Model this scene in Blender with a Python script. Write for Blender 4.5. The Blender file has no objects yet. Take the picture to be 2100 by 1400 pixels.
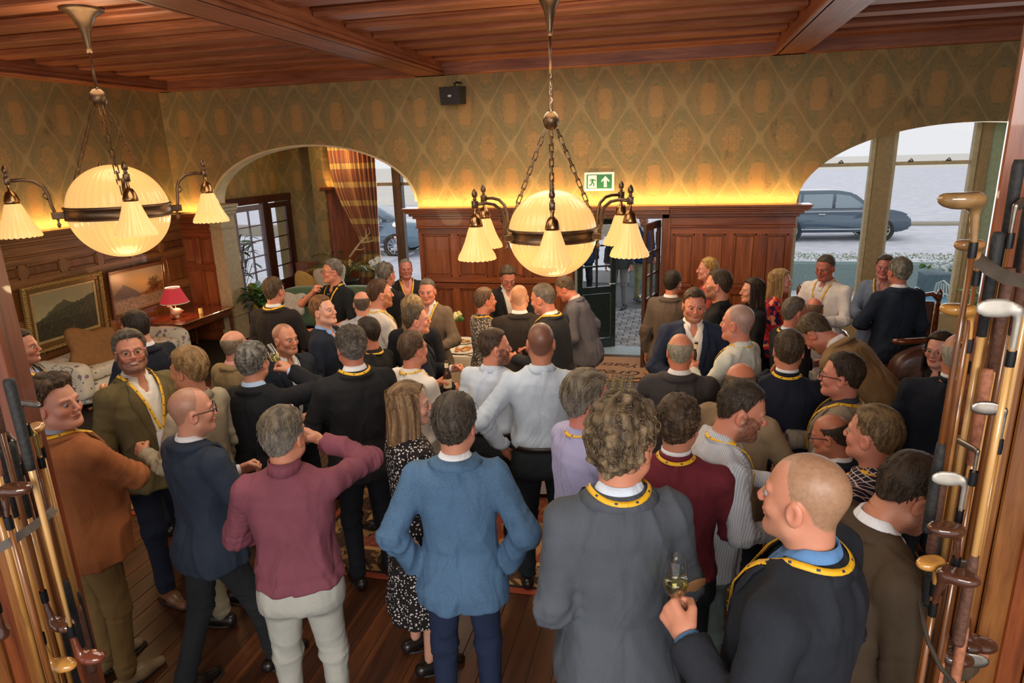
import bpy, bmesh, math, random
import numpy as np
from mathutils import Vector, Matrix
random.seed(7); np.random.seed(7)
SC = bpy.context.scene; COL = SC.collection
PI = math.pi
# ------------------------------------------------------------ camera
CF, CP, CR, CW, CH = 1357.06, 0.27673724, -0.0307488, 0.24743571, 2.9
_cp, _sp, _cy, _sy = math.cos(CP), math.sin(CP), math.cos(CW), math.sin(CW)
FWD = np.array([-_sy*_cp, _cy*_cp, -_sp]); _rt = np.array([_cy, _sy, 0.0]); _up = np.cross(_rt, FWD)
RGT = _rt*math.cos(CR) + _up*math.sin(CR); UPV = -_rt*math.sin(CR) + _up*math.cos(CR)
CAM = np.array([0, 0, CH])
cam = bpy.data.cameras.new('camera'); camo = bpy.data.objects.new('camera', cam); COL.objects.link(camo)
cam.sensor_width = 36.0; cam.lens = CF/2100*36.0; cam.clip_start = 0.05; cam.clip_end = 400
camo.matrix_world = Matrix(((RGT[0], UPV[0], -FWD[0], 0), (RGT[1], UPV[1], -FWD[1], 0), (RGT[2], UPV[2], -FWD[2], CH), (0, 0, 0, 1)))
SC.camera = camo
def ray(x, y): return FWD + RGT*(x-1050)/CF - UPV*(y-700)/CF
def atZ(x, y, z): d = ray(x, y); return CAM + d*(z-CH)/d[2]
def atY(x, y, Y): d = ray(x, y); return CAM + d*Y/d[1]
def atX(x, y, X): d = ray(x, y); return CAM + d*X/d[0]
# ------------------------------------------------------------ world, exposure, big lights
SC.view_settings.view_transform = 'Standard'; SC.view_settings.look = 'None'
SC.view_settings.exposure = 0.15; SC.view_settings.gamma = 1.0; SC.view_settings.use_curve_mapping = False
wd = bpy.data.worlds.new('world'); SC.world = wd; wd.use_nodes = True
wb = wd.node_tree.nodes['Background']; wb.inputs[0].default_value = (0.93, 0.94, 0.98, 1); wb.inputs[1].default_value = 0.84
def area(name, loc, size, power, color, rot=(0, 0, 0), sy=None, spread=None):
    l = bpy.data.lights.new(name, 'AREA'); l.energy = power; l.color = color; l.shape = 'RECTANGLE'
    l.size = size; l.size_y = sy or size
    if spread: l.spread = spread
    o = bpy.data.objects.new(name, l); o.location = loc; o.rotation_euler = rot; COL.objects.link(o); return o
def point(name, loc, power, color, r=0.05):
    l = bpy.data.lights.new(name, 'POINT'); l.energy = power; l.color = color; l.shadow_soft_size = r
    o = bpy.data.objects.new(name, l); o.location = loc; COL.objects.link(o); return o
YB, XL, ZC = 9.42, -7.97, 3.97          # back wall, left wall, underside of the main beams
# added soft fill behind and above the camera, light from the tall windows at the sides
area('rear_fill_light', (0.6, -2.6, 3.7), 3.6, 270, (1.0, 0.95, 0.90), (math.radians(58), 0, math.radians(8)), 1.6)
area('overhead_fill_near', (-2.2, 3.2, 3.9), 2.6, 60, (1.0, 0.86, 0.68), (0, 0, 0), 2.0)  # added overhead fill for the near crowd, no fitting hangs here
area('overhead_fill_far', (-1.2, 7.3, 3.9), 4.0, 95, (1.0, 0.84, 0.64), (0, 0, 0), 1.8)  # second added overhead fill, towards the back wall
area('window_light_right', (3.4, 10.2, 1.9), 3.4, 65, (0.88, 0.94, 1.0), (math.radians(-90), 0, 0), 2.4)
area('window_light_bay', (-5.2, 12.2, 1.8), 1.8, 38, (0.85, 0.95, 1.0), (math.radians(-90), 0, 0), 2.2)

SC.cycles.transparent_max_bounces = 24
# ------------------------------------------------------------ node helper
class NT:
    """tiny expression layer over shader nodes"""
    def __init__(s, name):
        s.m = bpy.data.materials.new(name); s.m.use_nodes = True; s.t = s.m.node_tree; s.n = s.t.nodes; s.l = s.t.links
        s.b = s.n['Principled BSDF']
    def node(s, k, **kw):
        o = s.n.new(k)
        for a, v in kw.items(): setattr(o, a, v)
        return o
    def put(s, sock, v):
        if isinstance(v, V): s.l.new(v.o, sock)
        elif isinstance(v, (tuple, list)) and len(v) == 3 and sock.type == 'RGBA': sock.default_value = (*v, 1)
        else: sock.default_value = v
    def M(s, op, a, b=0.0, c=0.0):
        o = s.node('ShaderNodeMath', operation=op)
        s.put(o.inputs[0], a); s.put(o.inputs[1], b); s.put(o.inputs[2], c); return V(s, o.outputs[0])
    def obj(s):
        o = s.node('ShaderNodeTexCoord'); return V(s, o.outputs['Object'])
    def uv(s):
        o = s.node('ShaderNodeTexCoord'); return V(s, o.outputs['UV'])
    def attr(s, name='Col'):
        o = s.node('ShaderNodeAttribute', attribute_name=name); return V(s, o.outputs['Color'])
    def rnd(s):
        return V(s, s.node('ShaderNodeObjectInfo').outputs['Random'])
    def xyz(s, v):
        o = s.node('ShaderNodeSeparateXYZ'); s.put(o.inputs[0], v); return [V(s, o.outputs[i]) for i in range(3)]
    def comb(s, x, y, z=0.0):
        o = s.node('ShaderNodeCombineXYZ')
        for i, q in enumerate((x, y, z)): s.put(o.inputs[i], q)
        return V(s, o.outputs[0])
    def map(s, v, scale=(1, 1, 1), loc=(0, 0, 0)):
        o = s.node('ShaderNodeMapping'); s.put(o.inputs[0], v); o.inputs['Scale'].default_value = scale; o.inputs['Location'].default_value = loc
        return V(s, o.outputs[0])
    def noise(s, v, scale=5.0, detail=3.0, rough=0.5, dist=0.0):
        o = s.node('ShaderNodeTexNoise'); s.put(o.inputs['Vector'], v); o.inputs['Scale'].default_value = scale
        o.inputs['Detail'].default_value = detail; o.inputs['Roughness'].default_value = rough; o.inputs['Distortion'].default_value = dist
        return V(s, o.outputs[0])
    def voro(s, v, scale=5.0, feat='F1', out='Distance'):
        o = s.node('ShaderNodeTexVoronoi', feature=feat); s.put(o.inputs['Vector'], v); o.inputs['Scale'].default_value = scale
        return V(s, o.outputs[out])
    def ramp(s, v, stops, interp='LINEAR'):
        o = s.node('ShaderNodeValToRGB'); s.put(o.inputs[0], v); e = o.color_ramp.elements; o.color_ramp.interpolation = interp
        while len(e) < len(stops): e.new(0.5)
        for q, (p, c) in zip(e, stops): q.position = p; q.color = (*c, 1)
        return V(s, o.outputs[0])
    def mix(s, f, a, b):
        o = s.node('ShaderNodeMix', data_type='RGBA'); s.put(o.inputs[0], f); s.put(o.inputs[6], a); s.put(o.inputs[7], b)
        return V(s, o.outputs[2])
    def set(s, **kw):
        nm = dict(col='Base Color', rough='Roughness', metal='Metallic', emit='Emission Color', es='Emission Strength',
                  trans='Transmission Weight', ior='IOR', alpha='Alpha', sheen='Sheen Weight', coat='Coat Weight', sss='Subsurface Weight')
        for k, v in kw.items(): s.put(s.b.inputs[nm[k]], v)
        return s
    def bump(s, h, strength=0.3, dist=0.01):
        o = s.node('ShaderNodeBump'); o.inputs['Strength'].default_value = strength; o.inputs['Distance'].default_value = dist
        s.put(o.inputs['Height'], h); s.l.new(o.outputs[0], s.b.inputs['Normal']); return s
class V:
    def __init__(s, t, o): s.t = t; s.o = o
    def __add__(s, b): return s.t.M('ADD', s, b)
    def __sub__(s, b): return s.t.M('SUBTRACT', s, b)
    def __mul__(s, b): return s.t.M('MULTIPLY', s, b)
    def __rsub__(s, b): return s.t.M('SUBTRACT', b, s)
    def lt(s, b): return s.t.M('LESS_THAN', s, b)
    def gt(s, b): return s.t.M('GREATER_THAN', s, b)
    def cos(s): return s.t.M('COSINE', s)
    def sin(s): return s.t.M('SINE', s)
    def abs(s): return s.t.M('ABSOLUTE', s)
    def mx(s, b): return s.t.M('MAXIMUM', s, b)
    def mn(s, b): return s.t.M('MINIMUM', s, b)
    def frac(s): return s.t.M('FRACT', s)
    def ss(s, a, b):
        o = s.t.node('ShaderNodeMapRange', interpolation_type='SMOOTHSTEP'); s.t.put(o.inputs[0], s)
        o.inputs[1].default_value = a; o.inputs[2].default_value = b; return V(s.t, o.outputs[0])
_MC = {}
def simple(name, col, rough=0.5, metal=0.0, noise=0.12, nscale=18, bump=0.05, **kw):
    k = ('s', name)
    if k in _MC: return _MC[k]
    t = NT(name); o = t.obj(); n = t.noise(o, nscale, 4)
    c = tuple(max(0, x*(1-noise)) for x in col); d = tuple(min(1, x*(1+noise)) for x in col)
    t.set(col=t.ramp(n, [(0.3, c), (0.7, d)]), rough=rough, metal=metal, **kw)
    if bump: t.bump(n, bump, 0.01)
    _MC[k] = t.m; return t.m
def wood(name, dark, light, axis='z', rough=0.32, scale=1.0, coat=0.25):
    k = ('w', name, axis)
    if k in _MC: return _MC[k]
    t = NT(name+'_'+axis); o = t.obj(); sc = {'x': (1.2, 16, 16), 'y': (16, 1.2, 16), 'z': (16, 16, 1.2)}[axis]
    r = t.rnd()
    mp = t.map(o, tuple(q*scale for q in sc)); x, y, z = t.xyz(mp); p = t.comb(x + r*37.0, y + r*11.0, z + r*23.0)
    n = t.noise(p, 1.0, 6, 0.6, 0.8); n2 = t.noise(p, 4.5, 3, 0.6)
    big = t.noise(o, 1.3, 2)
    f = n*0.7 + n2*0.25 + (r-0.5)*0.12 + (big-0.5)*0.25
    t.set(col=t.ramp(f, [(0.28, dark), (0.5, tuple((a+b)/2 for a, b in zip(dark, light))), (0.68, light)]), rough=rough, coat=coat)
    t.bump(n2, 0.12, 0.004)
    _MC[k] = t.m; return t.m
# ------------------------------------------------------------ object helpers
def tag(o, label=None, cat=None, group=None, kind=None):
    for k, v in (('label', label), ('category', cat), ('group', group), ('kind', kind)):
        if v: o[k] = v
    return o
def empty(name, loc=(0, 0, 0), rz=0.0, label=None, cat=None, group=None, kind=None, parent=None):
    o = bpy.data.objects.new(name, None); o.location = loc; o.rotation_euler = (0, 0, rz); o.empty_display_size = 0.1
    COL.objects.link(o); o.parent = parent; return tag(o, label, cat, group, kind)
def link(name, me, parent=None, loc=None, rot=None):
    o = bpy.data.objects.new(name, me); COL.objects.link(o); o.parent = parent
    if loc is not None: o.location = loc
    if rot is not None: o.rotation_euler = rot
    return o
def mk(name, v, f, mat, parent=None, smooth=False, uv=None, mats=None, mi=None, loc=None, rot=None, col=None):
    me = bpy.data.meshes.new(name); v = np.asarray(v, float)
    me.from_pydata(v.tolist() if not isinstance(v, list) else v, [], f.tolist() if isinstance(f, np.ndarray) else f)
    for m in (mats or [mat]): me.materials.append(m)
    if mi is not None: me.polygons.foreach_set('material_index', np.asarray(mi, np.int32))
    if smooth: me.polygons.foreach_set('use_smooth', np.ones(len(me.polygons), bool))
    if uv is not None:
        l = me.uv_layers.new(name='UVMap'); li = np.empty(len(me.loops), np.int32); me.loops.foreach_get('vertex_index', li)
        l.data.foreach_set('uv', np.asarray(uv, float)[li].ravel())
    if col is not None:
        a = me.color_attributes.new('Col', 'FLOAT_COLOR', 'POINT')
        a.data.foreach_set('color', np.hstack([col, np.ones((len(col), 1))]).astype(np.float32).ravel())
    me.update(); return link(name, me, parent, loc, rot)
class MB:
    """collects simple solids into one mesh"""
    def __init__(s): s.v = []; s.f = []
    def add(s, v, f):
        n = len(s.v); s.v += [tuple(map(float, q)) for q in v]; s.f += [tuple(int(i)+n for i in q) for q in f]; return s
    def box(s, x0, x1, y0, y1, z0, z1, b=0.0):
        if b <= 0:
            v = [(x, y, z) for z in (z0, z1) for y in (y0, y1) for x in (x0, x1)]
            return s.add(v, [(0, 2, 3, 1), (4, 5, 7, 6), (0, 1, 5, 4), (2, 6, 7, 3), (0, 4, 6, 2), (1, 3, 7, 5)])
        bm = bmesh.new(); bmesh.ops.create_cube(bm, size=1)
        for q in bm.verts: q.co = ((x0+x1)/2+q.co.x*(x1-x0), (y0+y1)/2+q.co.y*(y1-y0), (z0+z1)/2+q.co.z*(z1-z0))
        bmesh.ops.bevel(bm, geom=bm.edges[:], offset=b, segments=1, affect='EDGES', clamp_overlap=True)
        bm.verts.index_update(); s.add([q.co for q in bm.verts], [[q.index for q in f.verts] for f in bm.faces]); bm.free(); return s
    def tube(s, pts, r, n=8, cap=True, closed=False):
        P = [Vector(p) for p in pts]; m = len(P); R = r if hasattr(r, '__len__') else [r]*m; vs = []; u = None
        for i, p in enumerate(P):
            d = (P[(i+1) % m]-P[i-1]) if closed else (P[min(i+1, m-1)]-P[max(i-1, 0)])
            if d.length < 1e-9: d = Vector((0, 0, 1))
            d.normalize()
            if u is None: u = d.orthogonal().normalized()
            u = (u-d*u.dot(d)); u = u.normalized() if u.length > 1e-6 else d.orthogonal().normalized()
            w = d.cross(u)
            for k in range(n): a = 2*PI*k/n; vs.append(p+(u*math.cos(a)+w*math.sin(a))*R[i])
        fs = [(i*n+k, i*n+(k+1) % n, ((i+1) % m)*n+(k+1) % n, ((i+1) % m)*n+k) for i in range(m if closed else m-1) for k in range(n)]
        if cap and not closed: fs += [tuple(range(n))[::-1], tuple((m-1)*n+k for k in range(n))]
        return s.add(vs, fs)
    def lathe(s, prof, n=24, c=(0, 0, 0), rib=0, ra=0.0, cap=False):
        vs = []
        for (r, z) in prof:
            for k in range(n):
                a = 2*PI*k/n; q = r*(1+ra*math.cos(rib*a)) if rib else r
                vs.append((c[0]+q*math.cos(a), c[1]+q*math.sin(a), c[2]+z))
        m = len(prof); fs = [(i*n+k, i*n+(k+1) % n, (i+1)*n+(k+1) % n, (i+1)*n+k) for i in range(m-1) for k in range(n)]
        if cap: fs += [tuple(range(n))[::-1], tuple((m-1)*n+k for k in range(n))]
        return s.add(vs, fs)
    def xf(s, M):
        s.v = [tuple(M @ Vector(q)) for q in s.v]; return s
    def build(s, name, mat, parent=None, smooth=False, loc=None, rot=None):
        return mk(name, s.v, s.f, mat, parent, smooth, loc=loc, rot=rot)
def box(name, x0, x1, y0, y1, z0, z1, mat, parent=None, b=0.0): return MB().box(x0, x1, y0, y1, z0, z1, b).build(name, mat, parent)
# ------------------------------------------------------------ implicit surfaces meshed with surface nets
def snet(f, lo, hi, h):
    K = 4; lo = np.array(lo, float); n = (np.ceil((np.array(hi)-lo)/h/K).astype(int))*K
    nc = n//K+1; ax = [lo[i]+np.arange(nc[i])*h*K for i in range(3)]
    G = np.stack(np.meshgrid(*ax, indexing='ij'), -1).reshape(-1, 3); c = f(G).reshape(nc)
    mn = np.full(nc-1, 1e9)
    for dx in (0, 1):
        for dy in (0, 1):
            for dz in (0, 1):
                mn = np.minimum(mn, np.abs(c[dx:nc[0]-1+dx, dy:nc[1]-1+dy, dz:nc[2]-1+dz]))
    act = mn < K*h*1.15
    fine = c[:-1, :-1, :-1].repeat(K, 0).repeat(K, 1).repeat(K, 2)
    m = act.repeat(K, 0).repeat(K, 1).repeat(K, 2); idx = np.argwhere(m)
    fine[m] = f(lo+idx*h)
    s = fine < 0; a = s[:-1, :-1, :-1]; tot = np.zeros(a.shape, np.int8); N = np.array(fine.shape)
    for dx in (0, 1):
        for dy in (0, 1):
            for dz in (0, 1): tot += s[dx:N[0]-1+dx, dy:N[1]-1+dy, dz:N[2]-1+dz]
    cells = np.argwhere((tot > 0) & (tot < 8)); vid = np.full(a.shape, -1, np.int64); vid[tuple(cells.T)] = np.arange(len(cells))
    acc = np.zeros((len(cells), 3)); cnt = np.zeros(len(cells))
    for ax_ in range(3):
        o1, o2 = [q for q in range(3) if q != ax_]
        for i in (0, 1):
            for j in (0, 1):
                p = cells.copy(); p[:, o1] += i; p[:, o2] += j; q = p.copy(); q[:, ax_] += 1
                va = fine[tuple(p.T)]; vb = fine[tuple(q.T)]; k = (va < 0) != (vb < 0)
                t = va[k]/(va[k]-vb[k]+1e-12); pos = p[k].astype(float); pos[:, ax_] += t
                acc[k] += pos; cnt[k] += 1
    Vt = lo + h*acc/cnt[:, None]; Q = []
    for ax_ in range(3):
        o1, o2 = [(1, 2), (2, 0), (0, 1)][ax_]
        sl0 = [slice(None)]*3; sl1 = [slice(None)]*3; sl0[ax_] = slice(0, -1); sl1[ax_] = slice(1, None)
        e = s[tuple(sl0)] != s[tuple(sl1)]; p = np.argwhere(e)
        p = p[(p[:, o1] > 0) & (p[:, o2] > 0) & (p[:, o1] < a.shape[o1]) & (p[:, o2] < a.shape[o2]) & (p[:, ax_] < a.shape[ax_])]
        flip = s[tuple(p.T)]
        def g(i, j):
            q = p.copy(); q[:, o1] -= i; q[:, o2] -= j; return vid[tuple(q.T)]
        q = np.stack([g(0, 0), g(1, 0), g(1, 1), g(0, 1)], 1); q[~flip] = q[~flip][:, ::-1]; Q.append(q)
    Q = np.vstack(Q); return Vt, Q[(Q >= 0).all(1)]
def rc(P, a, b, ra, rb):
    a = np.asarray(a, float); b = np.asarray(b, float); ba = b-a; t = np.clip(((P-a)@ba)/(ba@ba+1e-12), 0, 1)
    return np.linalg.norm(P-a-t[:, None]*ba, axis=1)-(ra+(rb-ra)*t)
def el(P, c, r):
    r = np.asarray(r, float); q = (P-np.asarray(c))/r; k0 = np.linalg.norm(q, axis=1); k1 = np.linalg.norm(q/r, axis=1)+1e-9
    return k0*(k0-1)/k1
def smin(a, b, k):
    h = np.maximum(k-np.abs(a-b), 0)/k; return np.minimum(a, b)-h*h*k*0.25
def smax(a, b, k): return -smin(-a, -b, k)
_L = np.random.RandomState(3).rand(32, 32, 32)
def vn(P, s, seed=0.0):
    q = P*np.asarray(s)+seed*7.31+50; i = np.floor(q).astype(int); t = q-i; t = t*t*(3-2*t); i &= 31; j = (i+1) & 31; o = 0
    for dx in (0, 1):
        for dy in (0, 1):
            for dz in (0, 1):
                w = (t[:, 0] if dx else 1-t[:, 0])*(t[:, 1] if dy else 1-t[:, 1])*(t[:, 2] if dz else 1-t[:, 2])
                o = o+w*_L[j[:, 0] if dx else i[:, 0], j[:, 1] if dy else i[:, 1], j[:, 2] if dz else i[:, 2]]
    return o*2-1
def sst(x, a, b): t = np.clip((x-a)/(b-a), 0, 1); return t*t*(3-2*t)
def vnorm(Vt, Q):
    n = np.cross(Vt[Q[:, 2]]-Vt[Q[:, 0]], Vt[Q[:, 3]]-Vt[Q[:, 1]]); N = np.zeros_like(Vt)
    for k in range(4): np.add.at(N, Q[:, k], n)
    return N/(np.linalg.norm(N, axis=1)[:, None]+1e-12)
# ------------------------------------------------------------ head templates (+Y is forward, origin mid head)
def head_sdf(P, fem=False, skull=False):
    X = P.copy(); X[:, 0] = np.abs(X[:, 0]); jw = 0.86 if fem else 1.0
    d = el(X, (0, -.018, .035), (.076, .096, .086))
    d = smin(d, el(X, (0, .022, -.025), (.064*jw, .064, .092)), .03)
    d = smin(d, rc(X, (0.046*jw, .01, -.066), (.012, .062, -.094), .022, .020), .03)
    if not fem: d = smin(d, rc(X, (0.050, .01, -.062), (.02, .062, -.096), .020, .020), .015)
    d = smin(d, rc(X, (0, -.03, -.04), (0, -.032, -.19), .053 if not fem else .045, .062 if not fem else .05), .04)
    if skull: return d
    d = smin(d, rc(X, (.012, .079, .020), (.044, .068, .022), .010, .009), .014)
    d = smin(d, el(X, (.040, .056, -.028), (.024, .022, .022)), .02)
    c = el(X, (.0315, .0955, .0005), (.0150, .015, .0062)); d = smax(d, -c, .006)
    d = smin(d, rc(X, (0, .083, .012), (0, .105, -.026), .007, .0105), .008)
    d = smin(d, el(X, (.0105, .098, -.031), (.0085, .011, .0075)), .006)
    d = smin(d, el(X, (0, .084, -.0555), (.025, .013, .0055)), .004)
    d = smin(d, el(X, (0, .082, -.066), (.021, .013, .0065)), .004)
    d = smin(d, el(X, (0, .074, -.098), (.020, .016, .016)), .014)
    e = el(X, (.079, -.012, -.012), (.0095, .022, .034)); e = smax(e, -el(X, (.090, -.006, -.008), (.009, .012, .021)), .004)
    return smin(d, e, .006)
_HT = {}
def head_t(fem, h):
    k = (fem, h)
    if k not in _HT:
        Vt, Q = snet(lambda P: head_sdf(P, fem), (-.105, -.135, -.19), (.105, .135, .15), h)
        _HT[k] = (Vt, Q, vnorm(Vt, Q))
    return _HT[k]
HC = np.array([0, -.012, .03])
_AZ = np.linspace(-PI, PI, 97); _EL = np.linspace(math.radians(-62), PI/2, 61); _RS = {}
def skull_r(fem):
    if fem in _RS: return _RS[fem]
    A, E = np.meshgrid(_AZ, _EL, indexing='ij'); D = np.stack([np.sin(A)*np.cos(E), np.cos(A)*np.cos(E), np.sin(E)], -1).reshape(-1, 3)
    R = np.full(len(D), .05)
    for r in np.linspace(.05, .17, 61):
        R = np.where(head_sdf(HC+D*r, fem, True) < 0, r, R)
    R = R.reshape(A.shape)
    for _ in range(2): R[1:-1] = (R[:-2]+2*R[1:-1]+R[2:])/4
    _RS[fem] = R; return R
def rlook(fem, az, e):
    R = skull_r(fem); a = (az+PI)/(2*PI)*96; b = (e-_EL[0])/(_EL[-1]-_EL[0])*60
    a = np.clip(a, 0, 95.999); b = np.clip(b, 0, 59.999); i = a.astype(int); j = b.astype(int); s = a-i; t = b-j
    return R[i, j]*(1-s)*(1-t)+R[i+1, j]*s*(1-t)+R[i, j+1]*(1-s)*t+R[i+1, j+1]*s*t
def hairline(az, rec=0.0):
    d = np.degrees(np.abs(az)); base = np.interp(d, [0, 25, 42, 58, 72, 80, 86, 98, 112, 125, 150, 180], [36, 37, 36, 24, 8, -12, -6, -4, -22, -42, -50, -52])
    return np.radians(base+rec*np.interp(d, [0, 20, 38, 60, 75, 90], [9, 14, 30, 22, 6, 0]))
def mk_hair(st, lod, seed, fem=False, rec=0.0, part=0.0):
    """returns verts, quads, tone(0..1) of a hair shell plus locks, in head space"""
    na, ne = {0: (132, 84), 1: (92, 56), 2: (60, 36)}[lod]
    P = dict(top=.016, side=.009, back=.010, grain=.0022, curl=0.0, lift=0.3, n=260, ln=.030)
    P.update({'short': {}, 'crew': dict(top=.009, side=.004, back=.005, grain=.0012, n=200, ln=.016),
              'buzz': dict(top=.0035, side=.003, back=.003, grain=.0006, n=0), 'fade': dict(top=.014, side=.0022, back=.0025, n=120, ln=.02, grain=.0014),
              'swept': dict(top=.026, side=.015, back=.017, grain=.0035, n=380, ln=.045), 'wavy': dict(top=.024, side=.018, back=.020, grain=.003, curl=.006, n=320, ln=.035),
              'curly': dict(top=.034, side=.022, back=.026, grain=.003, curl=.013, n=420, ln=.035, lift=.5), 'thin': dict(top=.006, side=.009, back=.010, n=160),
              'ring': dict(top=-.012, side=.006, back=.007, n=120, ln=.018, grain=.0012), 'long': dict(top=.020, side=.020, back=.024, grain=.003, n=100, ln=.05)}[st])
    az = np.linspace(-PI, PI, na+1); e = np.radians(np.linspace(-60, 90, ne+1)); A, E = np.meshgrid(az, e, indexing='ij')
    def th(A, E):
        D = np.degrees(np.abs(A)); top = sst(np.degrees(E), 15, 50); sd = P['side']+(P['back']-P['side'])*sst(D, 100, 150)
        t = sd+(P['top']-sd)*top
        if st == 'ring': t = sd*(1-sst(np.degrees(E), 18, 30))-.012*sst(np.degrees(E), 18, 32)
        if st == 'fade': t = sd+(P['top']-sd)*sst(np.degrees(E), 30, 48)
        hl = hairline(A, rec); jit = vn(np.stack([A*6, E*3, A*0], -1).reshape(-1, 3), 1, seed).reshape(A.shape)*.05
        m = sst(E-hl+jit, -.05, .14 if st in ('swept', 'curly', 'wavy') else .10)
        if st == 'thin': m = m*(1-.0*m)
        return t*m-(1-m)*.008, m
    T, M = th(A, E); R = rlook(fem, A.ravel(), E.ravel()).reshape(A.shape)
    Dv = np.stack([np.sin(A)*np.cos(E), np.cos(A)*np.cos(E), np.sin(E)], -1); B = HC+Dv*R[..., None]; Bf = B.reshape(-1, 3)
    g = vn(np.stack([A.ravel()*9+1.5*vn(Bf, 14, seed+3), E.ravel()*2.0, 0*A.ravel()], -1), (1.6, 1, 1), seed+1).reshape(A.shape)
    g2 = vn(Bf, (70, 22, 22), seed+5).reshape(A.shape)
    cu = (np.abs(vn(Bf+.012*np.stack([vn(Bf, 40, seed), vn(Bf, 40, seed+8), vn(Bf, 40, seed+9)], -1), 48, seed+6)).reshape(A.shape)-.3)
    top = sst(np.degrees(E), 30, 60); gr = g*(1-top)+g2*top
    rad = R+T+M*(gr*P['grain']+cu*P['curl']*1.6)
    W = HC+Dv*rad[..., None]; tone = .5+.35*gr+.5*cu*(P['curl'] > 0)+.15*vn(Bf, 60, seed+2).reshape(A.shape)
    idx = np.arange((na+1)*(ne+1)).reshape(na+1, ne+1)
    q = np.stack([idx[:-1, :-1], idx[1:, :-1], idx[1:, 1:], idx[:-1, 1:]], -1).reshape(-1, 4)
    mk_ = (M > .02).reshape(-1); ok = mk_[q].any(1) & ((T+R*0 > -.009).reshape(-1)[q].any(1))
    q = q[ok]; Vt = W.reshape(-1, 3); tn = tone.reshape(-1)
    if st == 'long':                     # curtain of hair falling behind the ears to the shoulders
        nb, nz = (72, 30) if lod < 2 else (40, 16); aa = np.linspace(math.radians(62), math.radians(298), nb); zz = np.linspace(0, 1, nz)
        A2, Z2 = np.meshgrid(aa, zz, indexing='ij'); A3 = (A2+PI) % (2*PI)-PI
        ln = .25+.02*np.sin(A2*9+seed); r0 = rlook(fem, A3.ravel(), np.radians(12)+0*A3.ravel()).reshape(A2.shape)*.97+.022
        z = HC[2]+.06-Z2*(ln+.06); rx = np.where(Z2 < .3, r0, r0*(1-.10*(Z2-.3)))
        rx = rx+.0035*vn(np.stack([A2.ravel()*7+1.5*np.sin(Z2.ravel()*3), Z2.ravel()*2, A2.ravel()*0], 1), 1, seed).reshape(A2.shape)+.002*np.sin(A2*17+2*np.sin(Z2*4)+seed)+.006*np.sin(A2*11+Z2*5)*Z2 + .010*sst(Z2, .45, .9)
        C2 = np.stack([np.sin(A2)*rx*.98, np.cos(A2)*rx-.014, z], -1).reshape(-1, 3)
        i2 = np.arange(nb*nz).reshape(nb, nz)+len(Vt); q2 = np.stack([i2[:-1, :-1], i2[:-1, 1:], i2[1:, 1:], i2[1:, :-1]], -1).reshape(-1, 4)
        inner = C2.copy(); inner[:, :2] *= .86; i3 = i2+nb*nz; q3 = np.stack([i3[:-1, :-1], i3[1:, :-1], i3[1:, 1:], i3[:-1, 1:]], -1).reshape(-1, 4)
        e1 = np.concatenate([np.stack([i2[:-1, -1], i3[:-1, -1], i3[1:, -1], i2[1:, -1]], -1), np.stack([i2[0, 1:], i3[0, 1:], i3[0, :-1], i2[0, :-1]], -1), np.stack([i2[-1, :-1], i3[-1, :-1], i3[-1, 1:], i2[-1, 1:]], -1)])
        t2 = .55+.45*vn(np.stack([A2.ravel()*12+2*np.sin(Z2.ravel()*3), Z2.ravel()*1.5, A2.ravel()*0], 1), 1, seed+4)
        Vt = np.vstack([Vt, C2, inner]); q = np.vstack([q, q2, q3, e1]); tn = np.concatenate([tn, t2, t2])
    n = {0: P['n'], 1: P['n']//2, 2: 0}[lod]
    if n:
        rs = np.random.RandomState(int(seed*10) % 9999); a = rs.uniform(-PI, PI, n*3); ee = np.arcsin(rs.uniform(-.6, 1, n*3)); t, m = th(a, ee); k = (m > .6) & (t > .001)
        a, ee, t = a[k][:n], ee[k][:n], t[k][:n]; n = len(a)
        D = np.stack([np.sin(a)*np.cos(ee), np.cos(a)*np.cos(ee), np.sin(ee)], -1); p0 = HC+D*(rlook(fem, a, ee)+t*.75)[:, None]
        dn = np.array([0, -.75, -.45]) if st in ('swept', 'thin') else np.array([0, .05, -.9]); dn = dn+rs.randn(n, 3)*(.9 if P['curl'] else .35)
        upf = sst(ee, .7, 1.2)[:, None]; dn = dn*(1-upf)+upf*(np.array([.2*part, -.8, .1])+rs.randn(n, 3)*.35); dn -= D*(dn*D).sum(1)[:, None]*1.0
        dn /= np.linalg.norm(dn, axis=1)[:, None]+1e-9; L = P['ln']*rs.uniform(.6, 1.2, n); sd = np.cross(dn, D); seg = 5; VV = []; w0 = rs.uniform(.0016, .0032, n)
        for i in range(seg):
            s_ = i/(seg-1); c = p0+dn*(L*s_)[:, None]+D*(P['lift']*L*.55*math.sin(s_*PI*.85)-L*s_*s_*.30)[:, None]
            if P['curl']: c = c+sd*(np.sin(s_*5+a*7)*L*.28)[:, None]
            w = w0*(1-s_)**.6+.0003
            VV += [c+sd*w[:, None], c-sd*w[:, None], c+D*(w*.9)[:, None]]
        VV = np.stack(VV, 1); b0 = (np.arange(n)*seg*3)[:, None]+len(Vt); F = []
        for i in range(seg-1):
            for x, y in ((0, 2), (2, 1), (1, 0)): F.append(np.concatenate([b0+i*3+x, b0+i*3+y, b0+i*3+3+y, b0+i*3+3+x], 1))
        Vt = np.vstack([Vt, VV.reshape(-1, 3)]); q = np.vstack([q]+F); tn = np.concatenate([tn, np.repeat(rs.uniform(.3, .95, n), seg*3)])
    u, inv = np.unique(q, return_inverse=True); return Vt[u], inv.reshape(q.shape), np.clip(tn[u], 0, 1)
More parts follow.
